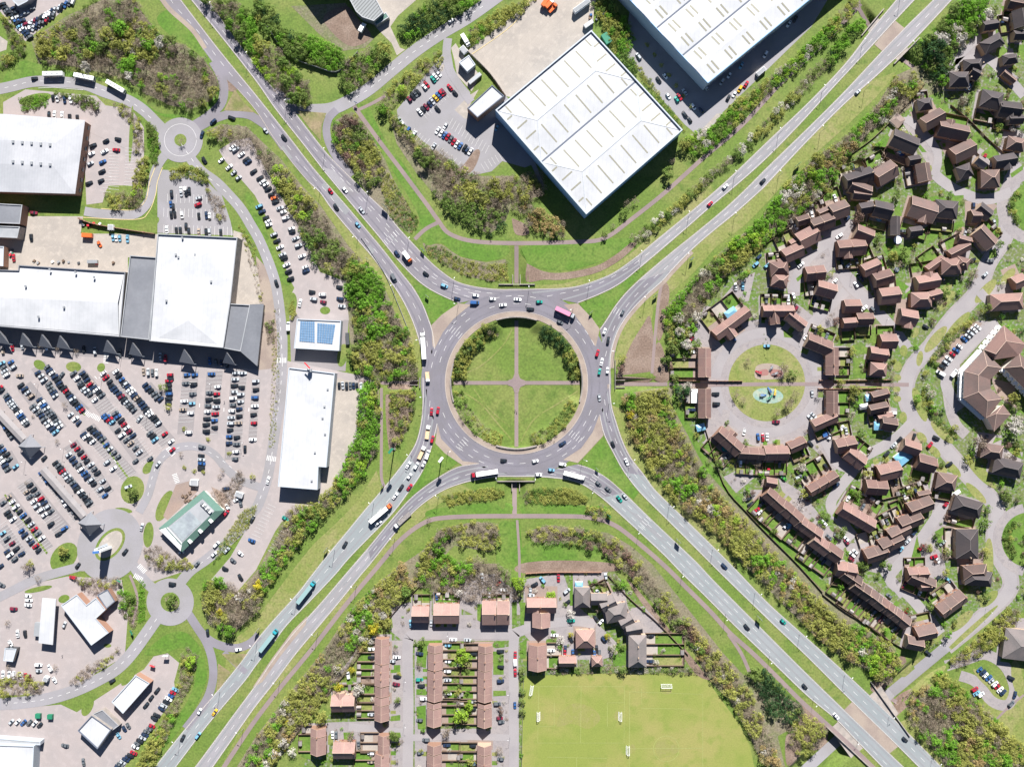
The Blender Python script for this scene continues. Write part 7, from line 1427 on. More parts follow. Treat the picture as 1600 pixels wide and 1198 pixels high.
belt([(566,600),(590,597),(590,655),(586,700),(568,736),(540,770),(510,800),(480,830),(462,850),(452,812),(500,785),(530,738),(552,690)], 'olive:40 green:50 lime:6 mid:15 bare:10', 4.5, 8.5, SWB); belt([(452,812),(475,836),(440,883),(412,922),(398,905),(425,862),(440,820)], 'olive:45 bare:35 green:20', 4.5, 8, SWB); belt([(318,912),(345,905),(372,925),(398,906),(412,925),(390,965),(358,990),(330,972),(315,940)], 'olive:40 green:20 bare:35 yellow:3 blossom:2', 5, 9, SWB)
belt([(443,800),(490,785),(505,800),(470,815),(452,815)], 'bare:75 olive:25', 4, 7, SWB)
belt([(610,612),(648,608),(640,655),(622,695),(608,690)], 'bare:55 olive:30 mid:20', 3.5, 7, 'in the small copse left of the roundabout')
LB2 = 'in the long lower left belt'
belt([(640,915),(612,952),(582,1000),(552,1030),(522,1075),(484,1120),(444,1170),(420,1200),(372,1200),(402,1150),(432,1112),(472,1062),(512,1012),(552,952),(592,912),(628,882)], 'olive:42 bare:35 green:10 blossom:3 yellow:1 brown:6', 4, 7.5, LB2); belt([(660,862),(688,828),(700,838),(690,862),(720,880),(735,890),(700,925),(660,918),(645,900)], 'green:30 olive:35 bare:40', 4, 8, LB2)
belt([(690,828),(740,817),(776,820),(782,848),(765,858),(712,848)], 'bare:55 olive:45', 3.5, 6, LB2, .8); belt([(690,890),(740,872),(795,890),(800,922),(770,930),(735,940),(700,922)], 'bare:95 olive:5', 5, 9, 'over the parking court of the bottom estate')
HS = 'in the clipped hedge below the roundabout'
belt([(690,777),(720,769),(770,764),(790,768),(780,779),(740,783),(702,792)], 'olive:60 mid:30 bare:15', 2.4, 4.2, HS, 1.2); belt([(826,768),(850,763),(900,766),(920,780),(905,787),(850,788),(822,784)], 'olive:70 mid:25', 2.6, 4.4, HS, 1.2)
belt([(815,775),(826,768),(830,786),(820,788)], 'bare:100', 2, 4, HS); belt([(916,795),(940,790),(952,806),(930,812)], 'bare:70 olive:30', 4, 7, HS)
SB = 'along the lower right cycle path'
belt([(822,832),(860,822),(900,826),(945,835),(970,852),(1000,880),(1040,930),(1085,985),(1115,1022),(1100,1030),(1060,985),(1010,920),(975,888),(940,858),(880,848),(840,850)], 'bare:65 olive:30 plum:4 mid:8', 4, 7.5, SB); belt([(1085,985),(1120,1020),(1150,1050),(1172,1085),(1205,1150),(1222,1200),(1195,1192),(1170,1140),(1142,1090),(1112,1062),(1095,1035)], 'bare:45 olive:45 blossom:5 brown:15', 4.5, 8, SB)
belt([(1172,1046),(1200,1052),(1238,1092),(1256,1112),(1240,1130),(1202,1110)], 'dark:80 mid:25', 5, 9, 'beside the lower right bridge'); belt([(1238,1128),(1258,1118),(1294,1142),(1280,1176),(1250,1180),(1232,1160)], 'bare:60 olive:40', 4, 8, 'just left of the lower bridge')
OB = 'in the broad lower right belt'
belt([(976,622),(1010,612),(1045,612),(1052,645),(1078,700),(1112,758),(1150,800),(1195,845),(1250,905),(1300,958),(1345,1010),(1362,1045),(1330,1035),(1280,995),(1230,945),(1172,886),(1112,826),(1064,788),(1014,728),(984,672)], 'olive:66 bare:16 brown:16 green:8 lime:3 blossom:1', 4.5, 8.5, OB); belt([(1300,960),(1355,985),(1400,1015),(1410,1040),(1388,1068),(1362,1052),(1345,1010)], 'olive:60 lime:8 bare:20 green:12', 4.5, 8, OB)
for q in ((1120,797,10,'lime'),(1151,812,7,'lime'),(985,648,8,'yellow'),(1008,626,11,'olive'),(1062,710,7,'lime'),(1000,672,8,'green'),(1368,1030,9,'lime'),(985,622,10,'green')): tree_at(q[0], q[1], q[2]*S, q[3], OB)
NB = 'in the broad upper right belt'
belt([(1042,482),(1080,442),(1130,392),(1180,352),(1230,292),(1262,262),(1300,300),(1290,292),(1250,332),(1200,372),(1170,402),(1130,432),(1100,472),(1080,522),(1046,540)], 'green:65 lime:8 mid:12 olive:18 bare:12 blossom:3', 4.5, 8.5, NB); belt([(1230,290),(1270,250),(1330,208),(1370,168),(1400,122),(1436,112),(1440,132),(1400,180),(1360,200),(1320,250),(1290,290),(1262,310)], 'green:35 bare:30 olive:22 blossom:10 brown:8', 5, 9, NB); belt([(1430,72),(1460,50),(1500,2),(1548,-8),(1530,45),(1490,90),(1475,130),(1445,100)], 'green:45 mid:35 dark:15 blossom:5', 5, 9, NB)
for q in ((1462,78,16,'dark'),(1470,100,11,'dark'),(1455,60,10,'mid')): tree_at(q[0], q[1], q[2]*S, q[3], NB, 6)
BH = 'in the upper right blossom hedge'
belt([(988,370),(1010,352),(1045,327),(1085,292),(1130,252),(1180,207),(1230,152),(1268,110),(1300,80),(1300,98),(1260,138),(1210,193),(1160,238),(1110,283),(1060,328),(1020,363),(996,380)], 'bare:40 blossom:26 olive:18 mid:18', 3.8, 6.5, BH); belt([(1298,80),(1325,45),(1345,28),(1352,35),(1330,62),(1302,98)], 'green:50 dark:25 mid:25', 4, 7, BH)
AH = 'in the hedge below the huge skylit warehouse'
belt([(1082,208),(1112,195),(1135,178),(1142,165),(1200,122),(1260,72),(1310,22),(1335,-5),(1342,5),(1310,48),(1250,103),(1190,153),(1140,205),(1110,232),(1085,238),(1072,222)], 'green:50 lime:8 mid:18 olive:25 bare:12 blossom:6', 4, 7, AH); belt([(926,5),(950,-5),(978,30),(992,58),(982,78),(998,108),(990,110),(960,78),(945,40)], 'olive:60 green:20 mid:20', 4, 7, AH); belt([(985,85),(1000,100),(1066,190),(1072,203),(1058,192),(1010,130)], 'olive:70 mid:30', 2.2, 3.5, AH)
for q in ((1045,270,10,'mid'),(1050,250,7,'bare'),(980,318,8,'bare'),(975,330,7,'mid'),(993,312,7,'bare'),(945,365,6,'mid'),(1070,225,10,'olive'),(958,352,5,'bare')): tree_at(q[0], q[1], q[2]*S, q[3], 'on the grass below the twin-bay warehouse')
for k in range(7): tree_at(1012+11.5*k, 67+16*k, 4*S, 'olive', 'in the shaded skylit warehouse car park')
RW = 'in the wood in the lower right corner'
belt([(1425,1092),(1450,1075),(1490,1082),(1520,1110),(1560,1160),(1590,1200),(1490,1200),(1445,1152),(1422,1122)], 'bare:40 olive:30 green:25 brown:8', 5, 9, RW); belt([(1465,1050),(1485,1060),(1540,1105),(1580,1150),(1610,1175),(1610,1200),(1590,1195),(1550,1150),(1500,1095),(1465,1068)], 'olive:65 green:20 bare:15', 4, 7, RW); belt([(1490,1032),(1530,1000),(1580,952),(1600,955),(1585,985),(1540,1022),(1500,1042)], 'olive:45 bare:50', 4, 7, RW)
IS = 'on the edge of the sunken roundabout garden'
def ringtrees(a0, a1, r0, r1, mix, s0, s1, d=1.0): belt(ell(807, 598, r1, None, a0, a1, 20)+ell(807, 598, r0, None, a0, a1, 20)[::-1], mix, s0, s1, IS, d)
ringtrees(296, 355, 86, 101, 'dark:12 mid:50 olive:30', 3.5, 6.5); ringtrees(186, 250, 82, 101, 'mid:50 dark:10 olive:35 bare:15', 3.8, 6.5); ringtrees(20, 75, 84, 101, 'olive:60 mid:25 bare:25', 2.6, 4.5); ringtrees(105, 172, 84, 102, 'olive:50 mid:35 bare:25', 2.6, 4.8)
BL = 'along the lower left loop road'
belt([(238,1200),(258,1150),(278,1108),(296,1060),(305,1028),(288,1012),(280,1035),(276,1080),(250,1128),(220,1178),(210,1200)], 'bare:60 olive:35 green:6', 3.8, 6.5, BL); belt([(-5,1065),(30,1055),(62,1070),(60,1085),(20,1088),(-5,1088)], 'olive:50 bare:45', 3.5, 6, BL); belt([(105,1068),(130,1045),(165,1028),(185,1012),(180,1022),(150,1048),(125,1070)], 'bare:50 olive:40', 2.8, 5, BL); belt([(180,925),(205,930),(212,960),(205,985),(190,965)], 'bare:40 mid:40 green:20', 3, 6, BL)
tree_at(297, 1035, 9*S, 'lime', BL); belt([(110,905),(180,905),(185,915),(150,925),(120,915)], 'bare:80 olive:20', 3.5, 6.5, BL); belt([(215,905),(222,915),(222,970),(212,975)], 'green:80', 2, 3.5, BL)
PB = 'around the green-eaved restaurant'
belt([(222,860),(240,850),(255,865),(290,878),(298,888),(250,892),(228,880)], 'bare:60 olive:30', 3.5, 6.5, PB); belt([(330,770),(350,760),(372,735),(380,752),(360,780),(345,800)], 'bare:60', 3, 5, PB); belt([(375,800),(398,790),(392,815),(345,868),(330,882),(340,855)], 'olive:60 mid:30', 2, 3.2, PB)
TL = 'along the top left car park'
belt([(-5,22),(10,30),(32,60),(36,76),(0,104),(-5,98),(-5,88),(15,78),(12,60)], 'olive:45 bare:35 mid:20', 3.5, 6.5, TL); belt([(40,68),(70,50),(130,5),(140,-5),(150,-5),(110,28),(50,62)], 'mid:60 green:30', 2.2, 3.6, TL)
belt([(24,152),(50,146),(68,145),(68,162),(30,170)], 'green:50 mid:50', 2.5, 4, TL); belt([(78,142),(130,148),(150,155),(152,172),(128,168),(110,152)], 'bare:60 mid:50', 3, 5.5, TL); belt([(172,158),(190,160),(215,185),(222,232),(208,235),(205,195),(185,172)], 'bare:80 olive:20', 3.5, 6, TL); belt([(225,188),(238,195),(244,225),(242,255),(232,250),(228,215)], 'mid:70 green:30', 2.5, 4.5, TL); belt([(212,250),(226,245),(225,280),(205,320),(200,310),(205,285)], 'bare:40 olive:40 lime:8', 3.5, 6, TL); belt([(160,300),(190,300),(222,300),(215,322),(175,325)], 'olive:50 bare:50', 3, 5.5, TL)
belt([(262,262),(285,258),(310,262),(325,280),(318,285),(290,272),(262,278)], 'olive:60 mid:40', 3, 5, TL); belt([(320,290),(345,315),(350,345),(340,340),(325,310)], 'bare:70 olive:20', 3.5, 5.5, TL); belt([(370,350),(380,360),(395,385),(402,420),(412,500),(406,520),(403,470)], 'bare:60 olive:20', 2, 4, TL, .5)
belt([(414,505),(424,500),(426,530),(416,535)], 'bare:60 mid:40', 3, 5, 'beside the retail park road'); belt([(425,480),(433,480),(434,600),(426,700),(418,700)], 'olive:50 bare:50', 1.4, 2.4, 'beside the retail park road', .35); belt([(449,480),(455,470),(460,490),(453,500)], 'olive:60', 2, 3.5, 'beside the retail park road')
for q in ((82,1045),(10,1045),(55,905),(8,975)): tree_at(q[0], q[1], 6*S, 'bare', BL)
CPT = 'on a planted spot of the retail car park'
for q in ((98,632,6,'bare'),(85,690,5,'bare'),(205,770,9,'mid'),(97,862,9,'olive'),(165,1,1,'bare'),(47,650,4,'bare'),(280,710,5,'bare'),(340,745,5,'bare'),(345,735,5,'bare'),(60,540,5,'bare'),(85,543,5,'bare'),(115,548,5,'bare'),(252,605,7,'mid'),(260,636,6,'olive'),(284,670,4,'olive'),(322,686,4,'olive'),(355,708,4,'olive'),(392,745,5,'olive'),(40,885,9,'bare'),(285,730,4,'olive'),(300,737,4,'olive'),(315,737,4,'olive'),(36,755,4,'bare'),(45,880,6,'olive')): tree_at(q[0], q[1], q[2]*S, q[3], CPT)
ES = 'standing among the estate houses'
for f_, L_ in ((T(1200, 300), [(560,150,11,'plum'),(790,400,9,'olive'),(850,380,9,'mid'),(900,420,8,'bare'),(1290,520,11,'bare'),(1450,330,8,'mid'),(1110,620,9,'mid'),(1070,680,8,'bare'),(820,450,7,'bare'),(100,1100,10,'bare'),(160,1130,8,'mid'),(60,60,9,'green'),(1040,1040,6,'olive'),(1140,960,6,'olive'),(1250,820,7,'olive'),(1580,880,8,'dark'),(1370,720,8,'mid'),(340,850,6,'olive'),(400,780,7,'bare'),(1470,770,6,'dark'),(380,530,4,'mid'),(1000,1130,6,'olive'),(1050,820,5,'bare'),(950,590,5,'blossom')]),
    (T(1200, 600), [(130,120,10,'bare'),(60,170,8,'bare'),(180,60,8,'bare'),(550,40,10,'olive'),(1310,370,14,'bare'),(1540,260,14,'blossom'),(1570,220,10,'blossom'),(1530,90,9,'olive'),(1030,60,8,'blossom'),(1100,170,6,'dark'),(1180,280,7,'olive'),(220,520,8,'blossom'),(1500,700,10,'mid'),(1370,870,8,'mid'),(1390,780,7,'mid'),(600,1140,9,'mid'),(740,1130,9,'mid'),(480,920,7,'mid'),(910,620,7,'bare'),(560,690,8,'mid'),(200,600,5,'mid'),(1060,940,6,'mid'),(740,480,6,'olive'),(980,1020,7,'plum'),(1140,1060,6,'mid'),(1370,1050,7,'olive'),(530,200,8,'bare'),(330,60,7,'bare'),(1260,470,8,'olive')]),
    (T(1200, 0), [(1330,450,9,'bare'),(1290,150,9,'mid'),(1380,80,9,'blossom'),(1210,640,9,'bare'),(1240,600,7,'bare'),(590,960,9,'bare'),(700,1010,7,'blossom'),(1540,800,6,'blossom'),(1460,780,6,'mid'),(1280,590,6,'mid'),(1230,620,7,'blossom'),(960,600,7,'bare')]),
    (T(800, 300), [(1095,955,10,'blossom'),(1010,970,12,'mid'),(960,1050,9,'mid'),(1040,870,9,'blossom'),(1040,790,10,'blossom'),(1160,940,7,'mid'),(1480,1060,7,'bare'),(1410,560,7,'bare'),(1450,505,7,'green'),(690,1040,7,'olive'),(680,1100,7,'plum'),(1020,1160,8,'mid')]),
    (T(800, 600), [(1065,50,13,'dark'),(1100,20,9,'blossom'),(1400,60,8,'bare'),(1450,100,7,'bare'),(1300,500,8,'mid'),(1230,480,6,'bare'),(1350,240,4,'mid'),(1160,200,6,'mid'),(1470,360,5,'mid')]),
    (T(800, 898), [(45,55,12,'lime'),(15,130,9,'bare'),(240,130,8,'lime'),(370,245,8,'blossom'),(300,415,8,'blossom'),(640,470,8,'blossom'),(600,390,6,'yellow'),(540,225,5,'bare'),(570,550,6,'bare'),(660,70,7,'mid'),(700,60,8,'green'),(950,270,7,'olive'),(690,600,8,'mid'),(65,730,6,'mid'),(62,800,6,'mid'),(65,860,6,'mid'),(60,600,6,'mid'),(60,650,5,'mid'),(370,380,5,'yellow'),(690,460,6,'mid')]),
    (T(400, 898), [(1290,510,13,'lime'),(1275,870,12,'lime'),(1330,820,9,'lime'),(1250,810,8,'bare'),(1190,990,10,'bare'),(640,715,10,'blossom'),(510,700,8,'yellow'),(790,255,9,'blossom'),(810,300,9,'olive'),(720,340,9,'yellow'),(745,320,7,'yellow'),(865,1000,10,'mid'),(880,790,6,'mid'),(1030,420,7,'mid'),(585,1000,9,'bare'),(170,1060,10,'blossom'),(220,1115,8,'blossom'),(105,1120,8,'blossom'),(595,605,6,'yellow'),(640,420,7,'mid'),(500,600,8,'blossom'),(1260,110,8,'blossom'),(1340,150,7,'bare'),(1190,730,6,'mid'),(1260,740,6,'olive'),(1010,560,7,'bare'),(870,470,6,'bare'),(1520,1100,8,'bare'),(1340,1170,8,'olive'),(970,60,8,'brown'),(930,110,9,'mid'),(1520,850,6,'plum'),(410,890,10,'olive')]),
    (T(400, 600), [(1075,850,6,'bare'),(1085,1095,6,'yellow'),(1480,920,10,'bare'),(1215,920,9,'bare')])):
    for x_, y_, r_, s_ in L_: tree_at(*f_(x_, y_), r_*S, s_, ES)
for cx_, cy_, a0, a1 in ((1612, 322, 120, 240), (1605, 843, 120, 240)): belt(ell(cx_, cy_, 31, None, a0, a1, 16)+ell(cx_, cy_, 22, None, a0, a1, 16)[::-1], 'mid:60 olive:40', 2.5, 4.5, 'on the round green at the right edge')
belt([(855,1047),(980,1047),(1088,1046),(1100,1052),(1088,1056),(980,1053),(860,1055)], 'bare:55 mid:40 blossom:12', 2.5, 4.2, 'in the playing field hedge')
belt([(1196,520),(1205,530),(1200,560),(1195,555)], 'mid:1', 1, 1.5, ES, .1); belt([(1445,610),(1452,612),(1470,650),(1502,682),(1500,688),(1465,660),(1448,635)], 'mid:60 olive:40', 2, 3.2, 'in the hedge left of the care home'); belt([(1455,565),(1480,525),(1525,495),(1530,500),(1490,535),(1462,572)], 'olive:60 mid:40', 2, 3.4, 'in the hedge left of the care home')
for (x_, y_), r_ in SHRUBS: tree_at(x_, y_, r_, ['mid', 'olive', 'bare', 'green', 'blossom', 'yellow'][min(int(tr.exponential(1.3)), 5)], ES, px=False)
for q in ((282,219,7,'bare'),(266,940,8,'mid'),(262,936,7,'bare'),(272,944,7,'bare'),(268,932,6,'mid')): tree_at(q[0], q[1], q[2]*S, q[3], 'on a small roundabout')
def scatter(polys, n, mix, r0, r1):
    sp = mix.split(); k = 0
    for _ in range(n):
        P = polys[tr.randint(len(polys))]; xs, ys = [p[0] for p in P], [p[1] for p in P]; x, y = tr.uniform(min(xs), max(xs)), tr.uniform(min(ys), max(ys))
        if x > 1610 or y > 1205 or not inside(x, y, P): continue
        w_ = W(x, y); bad = False
        for fx, fy, a, hl, hw in FOOT:
            dx, dy = w_.x-fx, w_.y-fy
            if abs(dx) > 30 or abs(dy) > 30: continue
            u, v = dx*math.cos(a)+dy*math.sin(a), -dx*math.sin(a)+dy*math.cos(a)
            if abs(u) < hl+1.2 and abs(v) < hw+1.8: bad = True; break
        if bad: continue
        for L_, wd in STREETS:
            if any((px-x)**2+(py-y)**2 < wd*wd for px, py in L_): bad = True; break
        if bad or math.hypot(x-1198, y-598) < 92: continue
        tree_at(x, y, tr.uniform(r0, r1), sp[tr.randint(len(sp))], ES, 1.5)
scatter(EST_R, 2300, 'mid mid olive olive green bare bare bare blossom plum', .8, 2.0); scatter(EST_R, 220, 'mid olive bare bare green', 2.0, 3.0); scatter(EST_B, 800, 'mid olive green bare bare blossom', .8, 1.8)
def build_trees():
    idx = sorted(range(len(TREES)), key=lambda i: -TREES[i][2])[:300]; big = set(idx)
    kind = {'bare': 'bare brown tree', 'olive': 'yellow-green budding tree', 'green': 'bright green tree', 'lime': 'lime green tree', 'dark': 'dark evergreen tree', 'mid': 'mid green bushy tree', 'blossom': 'white blossoming tree', 'brown': 'rusty budding tree', 'yellow': 'yellow flowering tree', 'plum': 'dull purple tree'}
    Q, MI = [], []
    for i, (x, y, r, sp, where, px) in enumerate(TREES):
        a = tr.uniform(0, 6.28); hz = r*tr.uniform(1.0, 1.5)*(1 if r > 1.7 else .75); zb = relief(x/S+800, 599-y/S)
        if i in big:
            o = empty('tree', (x, y, zb), a); k = link('crown', CM[sp][tr.randint(4)], o); k.scale = (r, r, hz*1.05); t = link('trunk', TM, o); t.scale = (r, r, hz*1.05)
            reg(o, ('broad ' if len(where.split()) < 8 else '')+kind[sp]+' '+where, 'tree', px, 'trees '+where)
        else:
            q = LITE[sp][tr.randint(5)] if r > 1.3 else LITE[sp][tr.randint(5)][::2]; c, s_ = np.cos(a)*r, np.sin(a)*r
            v = np.stack([q[..., 0]*c-q[..., 1]*s_+x, q[..., 0]*s_+q[..., 1]*c+y, q[..., 2]*hz+zb-(.3*r if r < 1.9 else 0)], -1); Q.append(v); MI.append(np.full(len(v), SPEC.index(sp)))
    Q = np.concatenate(Q); struct(link('woodland', npmesh('woodland', Q, [M['leaf_'+s] for s in SPEC], np.concatenate(MI))), 'stuff')
    print('trees', len(TREES), 'stuff quads', len(Q))
build_trees()
# ---------------- street furniture, people, play things ----------------
lamp_p, lamp_h = MB(), MB()
lamp_p.tube((0, 0, 0), (0, 0, 9.5), .11, .07); lamp_p.tube((0, 0, 9.5), (1.6, 0, 9.9), .06, .05); lamp_h.box((1.9, 0, 9.9), (.9, .32, .16)); 
LPM, LHM = lamp_p.mesh('post', M['steel']), lamp_h.mesh('lantern', M['white_plastic'])
def lamp(x, y, ang, where, sc=1.0):
    p = W(x, y); r = empty('street_lamp', (p.x, p.y, relief(x, y)), -math.radians(ang)); link('post', LPM, r).scale = (sc,)*3; link('lantern', LHM, r).scale = (sc,)*3
    reg(r, 'grey street lamp '+where, 'street lamp', x, 'street lamps '+where)
def lamps(edge, side, step, where, start=30):
    P = resample(offset(cr(edge), side*4), 1.0)
    for i in range(start, len(P)-5, step):
        x, y = P[i]
        if not (-10 < x < 1610 and -10 < y < 1208): continue
        dx, dy = P[min(i+2, len(P)-1)][0]-P[i][0], P[min(i+2, len(P)-1)][1]-P[i][1]; lamp(x, y, math.degrees(math.atan2(-dx*side, dy*side))+0 if side else 0, where)
lamps(NW_W_OUT[12:], -1, 95, 'left of the upper left main road', 20); lamps(NW_E_OUT, 1, 95, 'right of the upper left main road', 40)
lamps(NE_W_OUT, 1, 95, 'left of the upper right main road', 20); lamps(NE_E_OUT, 1, 95, 'right of the upper right main road', 50)
lamps(SE_E_OUT, 1, 95, 'right of the lower right main road', 30); lamps(SE_W_OUT, -1, 95, 'left of the lower right main road', 30)
lamps(SW_W_OUT, -1, 95, 'left of the lower left main road', 30); lamps(SW_E_OUT, -1, 95, 'right of the lower left main road', 30)
for x_, y_, a_ in ((160, 590, 0), (230, 650, 0), (100, 700, 0), (190, 560, 0), (60, 600, 0), (330, 600, 0), (380, 690, 0), (300, 600, 0), (140, 770, 0), (40, 720, 0)): lamp(x_, y_, a_, 'in the retail car park', .75)
for x_, y_, a_ in ((716, 478, 200), (895, 484, 160), (910, 716, 20), (700, 705, -20)): lamp(x_, y_, a_, 'on a paved splitter island of the roundabout')
for x_, y_, a_ in ((1330, 430, 0), (1385, 500, 180), (1262, 450, 0), (1435, 590, 180), (1500, 720, 200), (1350, 705, 90), (1425, 900, 0), (1540, 950, 60), (632, 1060, 0), (632, 1130, 0), (700, 986, 90), (797, 1080, 180), (797, 1150, 180), (1460, 1000, 60), (1560, 420, 0), (1250, 520, 60)): lamp(x_, y_, a_, 'on an estate street', .65)
def sign(x, y, ang, w_, h_, zc, m, label, posts=2):
    p = W(x, y); r = empty('road_sign', (p.x, p.y, relief(x, y)), -math.radians(ang))
    for k in range(posts):
        t = 0 if posts == 1 else (-.3+.6*k/(posts-1))*w_; MB().tube((t, 0, 0), (t, 0, zc), .09).build('post', M['steel'], r)
    MB().box((0, -.12, zc), (w_, .08, h_)).build('sign_panel', M[m], r); MB().box((0, -.17, zc), (w_-.2, .02, h_-.2)).build('sign_border', M['white_plastic'], r); MB().box((0, -.19, zc), (w_-.35, .02, h_-.35)).build('sign_face', M[m], r)
    b = MB()
    for k in range(3): b.box((0, -.21, zc-h_*.25+k*h_*.25), (w_*.6, .02, .12))
    b.build('sign_lines', M['white_plastic'], r)
    reg(r, label, 'sign', x)
sign(603, 324, 40, 4.5, 3, 4, 'sign_green', 'tall green direction sign beside the upper left main road'); sign(1244, 259, -40, 4.5, 3.2, 3.2, 'sign_green', 'green direction sign on the grass beside the upper right main road'); sign(1080, 405, -40, 2.5, 3, 3.2, 'sign_blue', 'blue sign on the grass verge right of the upper right entry')
sign(1023, 462, -40, 3.5, 2.4, 2.8, 'sign_green', 'green direction sign where the grey footpath leaves the right entry'); sign(1059, 843, 45, 3.6, 3, 4, 'sign_back', 'grey-backed direction sign on the median of the lower right road, nearer the roundabout'); sign(1185, 963, 45, 3.6, 3, 4, 'sign_back', 'grey-backed direction sign on the median of the lower right road, farther out')
sign(510, 857, -50, 3.6, 2.6, 3.6, 'sign_back', 'grey-backed direction sign on the verge of the lower left road'); sign(403, 983, -50, 4, 3.2, 3.6, 'sign_back', 'grey-backed sign beside the slip road into the retail park'); sign(598, 757, -50, 3, 2.6, 3, 'sign_back', 'grey-backed sign where the left footpath meets the road')
sign(951, 804, 40, 3, 2.6, 3, 'sign_green', 'green sign at the lower right entry beside the cycle path'); sign(661, 391, 45, 3, 2.4, 2.6, 'sign_blue', 'blue sign at the edge of the hedge bank, upper left entry'); sign(575, 405, 35, 2.4, 1.8, 2.4, 'sign_back', 'small grey-backed sign on the verge left of the upper left road'); sign(668, 463, 40, 2.6, 2, 2.4, 'sign_back', 'small grey-backed sign on the upper left splitter grass')
sign(923, 488, -40, 2.6, 2, 2.4, 'sign_back', 'small grey-backed sign on the upper right splitter grass'); sign(933, 732, 45, 2.4, 2, 2.4, 'sign_back', 'small grey-backed sign on the lower right splitter grass'); sign(557, 162, 20, 1.8, 1.6, 3, 'sign_blue', 'blue sign on the bend of the upper side road'); sign(686, 98, 60, 1.6, 1.8, 3, 'sign_blue', 'blue sign at the staff car park entrance'); sign(240, 1038, 20, 3, 2.2, 2.2, 'sign_red', 'red menu board at the drive-through loop'); sign(262, 1021, 0, 3.2, 2.2, 4, 'white_plastic', 'white sign on the grass above the drive-through loop')
sign(208, 986, 60, 3, 2, 2.6, 'sign_green', 'green sign at the corner of the service station bank'); sign(190, 905, 30, 2.6, 2, 4, 'sign_green', 'green price sign left of the lower left roundabout')
# tall mast with advertising head and long shadow
for x_, y_, h_, l_, m_ in ((616, 701, 21, 'tall mast with a green sign head on the grass left of the lower left queue', 'sign_green'), (690, 716, 13, 'tall dark post with a white head on the lower left splitter grass', 'white_plastic')):
    p = W(x_, y_); r = empty('sign_mast', (p.x, p.y, 0)); MB().tube((0, 0, 0), (0, 0, h_), .35, .22, 8).build('mast', M['sign_green' if h_ > 15 else 'dark_metal'], r); MB().box((.5, .3, h_), (3.4, 1.4, 1.6), rz=.9).build('sign_head', M[m_], r); MB().box((0, 0, .4), (1.4, 1.4, .8)).build('base', M['conc_wall'], r); reg(r, l_, 'mast', x_)
# walls and fences along the belts
def wall(name, pts, h, th, m, label, cat):
    org = Vector((*W(*pts[0]).to_2d(), 0)); b = MB(); pb = b; P = [W(*p)-org for p in cr(pts, n=4)]
    for i in range(len(P)-1):
        a, c = P[i], P[i+1]; d = c-a
        if d.length < .05: continue
        b.box(((a.x+c.x)/2, (a.y+c.y)/2, h/2), (d.length, th, h), rz=math.atan2(d.y, d.x)); pb.box((a.x, a.y, h/2+.08), (th*2.2, th*2.2, h+.16))
    o = b.build(name, M[m], None, org); reg(o, label, cat, pts[0][0])
wall('boundary_fence', [(400, 20), (420, 45), (440, 75), (465, 95), (495, 106), (526, 114), (545, 98), (560, 82)], 2.4, .1, 'steel', 'grey mesh fence curving through the trees at the upper left road', 'fence')
wall('boundary_fence', [(1096, 445), (1140, 420), (1200, 378), (1255, 335), (1290, 300), (1320, 250), (1365, 215), (1420, 160), (1445, 130)], 1.4, .12, 'timber', 'brown fence between the green belt and the upper estate', 'fence')
wall('boundary_fence', [(1102, 670), (1130, 755), (1165, 798), (1200, 835), (1245, 880), (1285, 925)], 1.4, .12, 'timber', 'brown fence between the bright grass strip and the lower estate', 'fence')
wall('boundary_fence', [(1285, 928), (1320, 955), (1355, 975), (1385, 997), (1414, 1014)], 1.4, .12, 'timber', 'brown fence below the lowest terrace', 'fence')
wall('boundary_fence', [(950, 898), (985, 935), (1020, 965), (1045, 990), (1075, 1022)], 1.4, .12, 'timber', 'brown fence between the soil bank and the courtyard houses', 'fence')
wall('boundary_fence', [(668, 902), (640, 930), (625, 945), (600, 975), (575, 1005), (545, 1045), (515, 1080), (490, 1110), (460, 1150)], 1.4, .12, 'timber', 'brown fence between the long belt and the bottom estate', 'fence')
wall('garden_wall', [(822, 895), (860, 893), (905, 893), (940, 893)], 1.8, .25, 'brick', 'red brick wall above the courtyard parking', 'wall')
wall('boundary_fence', [(818, 1048), (817, 1100), (816, 1150), (815, 1205)], 1.6, .08, 'steel', 'grey fence down the left side of the playing field', 'fence')
wall('footpath_wall', [(1050, 594), (1120, 595), (1160, 595)], 1.8, .25, 'brick', 'brick wall above the footpath, left of the crescent', 'wall'); wall('footpath_wall', [(1280, 594), (1340, 594), (1392, 593)], 1.8, .25, 'brick', 'brick wall above the footpath, right of the crescent', 'wall'); wall('footpath_wall', [(1278, 607), (1330, 607), (1378, 606)], 1.8, .25, 'brick', 'brick wall below the footpath, right of the crescent', 'wall')
wall('yard_wall', [(730, 80), (765, 115), (790, 150)], 2.2, .3, 'conc_wall', 'concrete wall along the lower edge of the lorry yard', 'wall'); wall('yard_wall', [(125, 342), (155, 352), (243, 366)], 2.4, .3, 'brick', 'brick wall above the shaded back yard', 'wall')
wall('boundary_fence', [(1462, 175), (1490, 205), (1520, 235), (1550, 262)], 1.4, .12, 'timber', 'dark fence along the lane, upper right estate', 'fence'); wall('boundary_fence', [(1485, 165), (1515, 190), (1545, 220), (1580, 250)], 1.4, .12, 'timber', 'dark fence on the far side of the lane, upper right estate', 'fence')
wall('boundary_fence', [(1370, 265), (1385, 235), (1365, 230)], 1.8, .12, 'timber', 'short dark fence by the cul-de-sac', 'fence')
wall('barrier', [(565, 372), (600, 425), (620, 470), (640, 520)], .8, .15, 'steel', 'grey crash barrier along the wooded belt, upper left road', 'barrier')
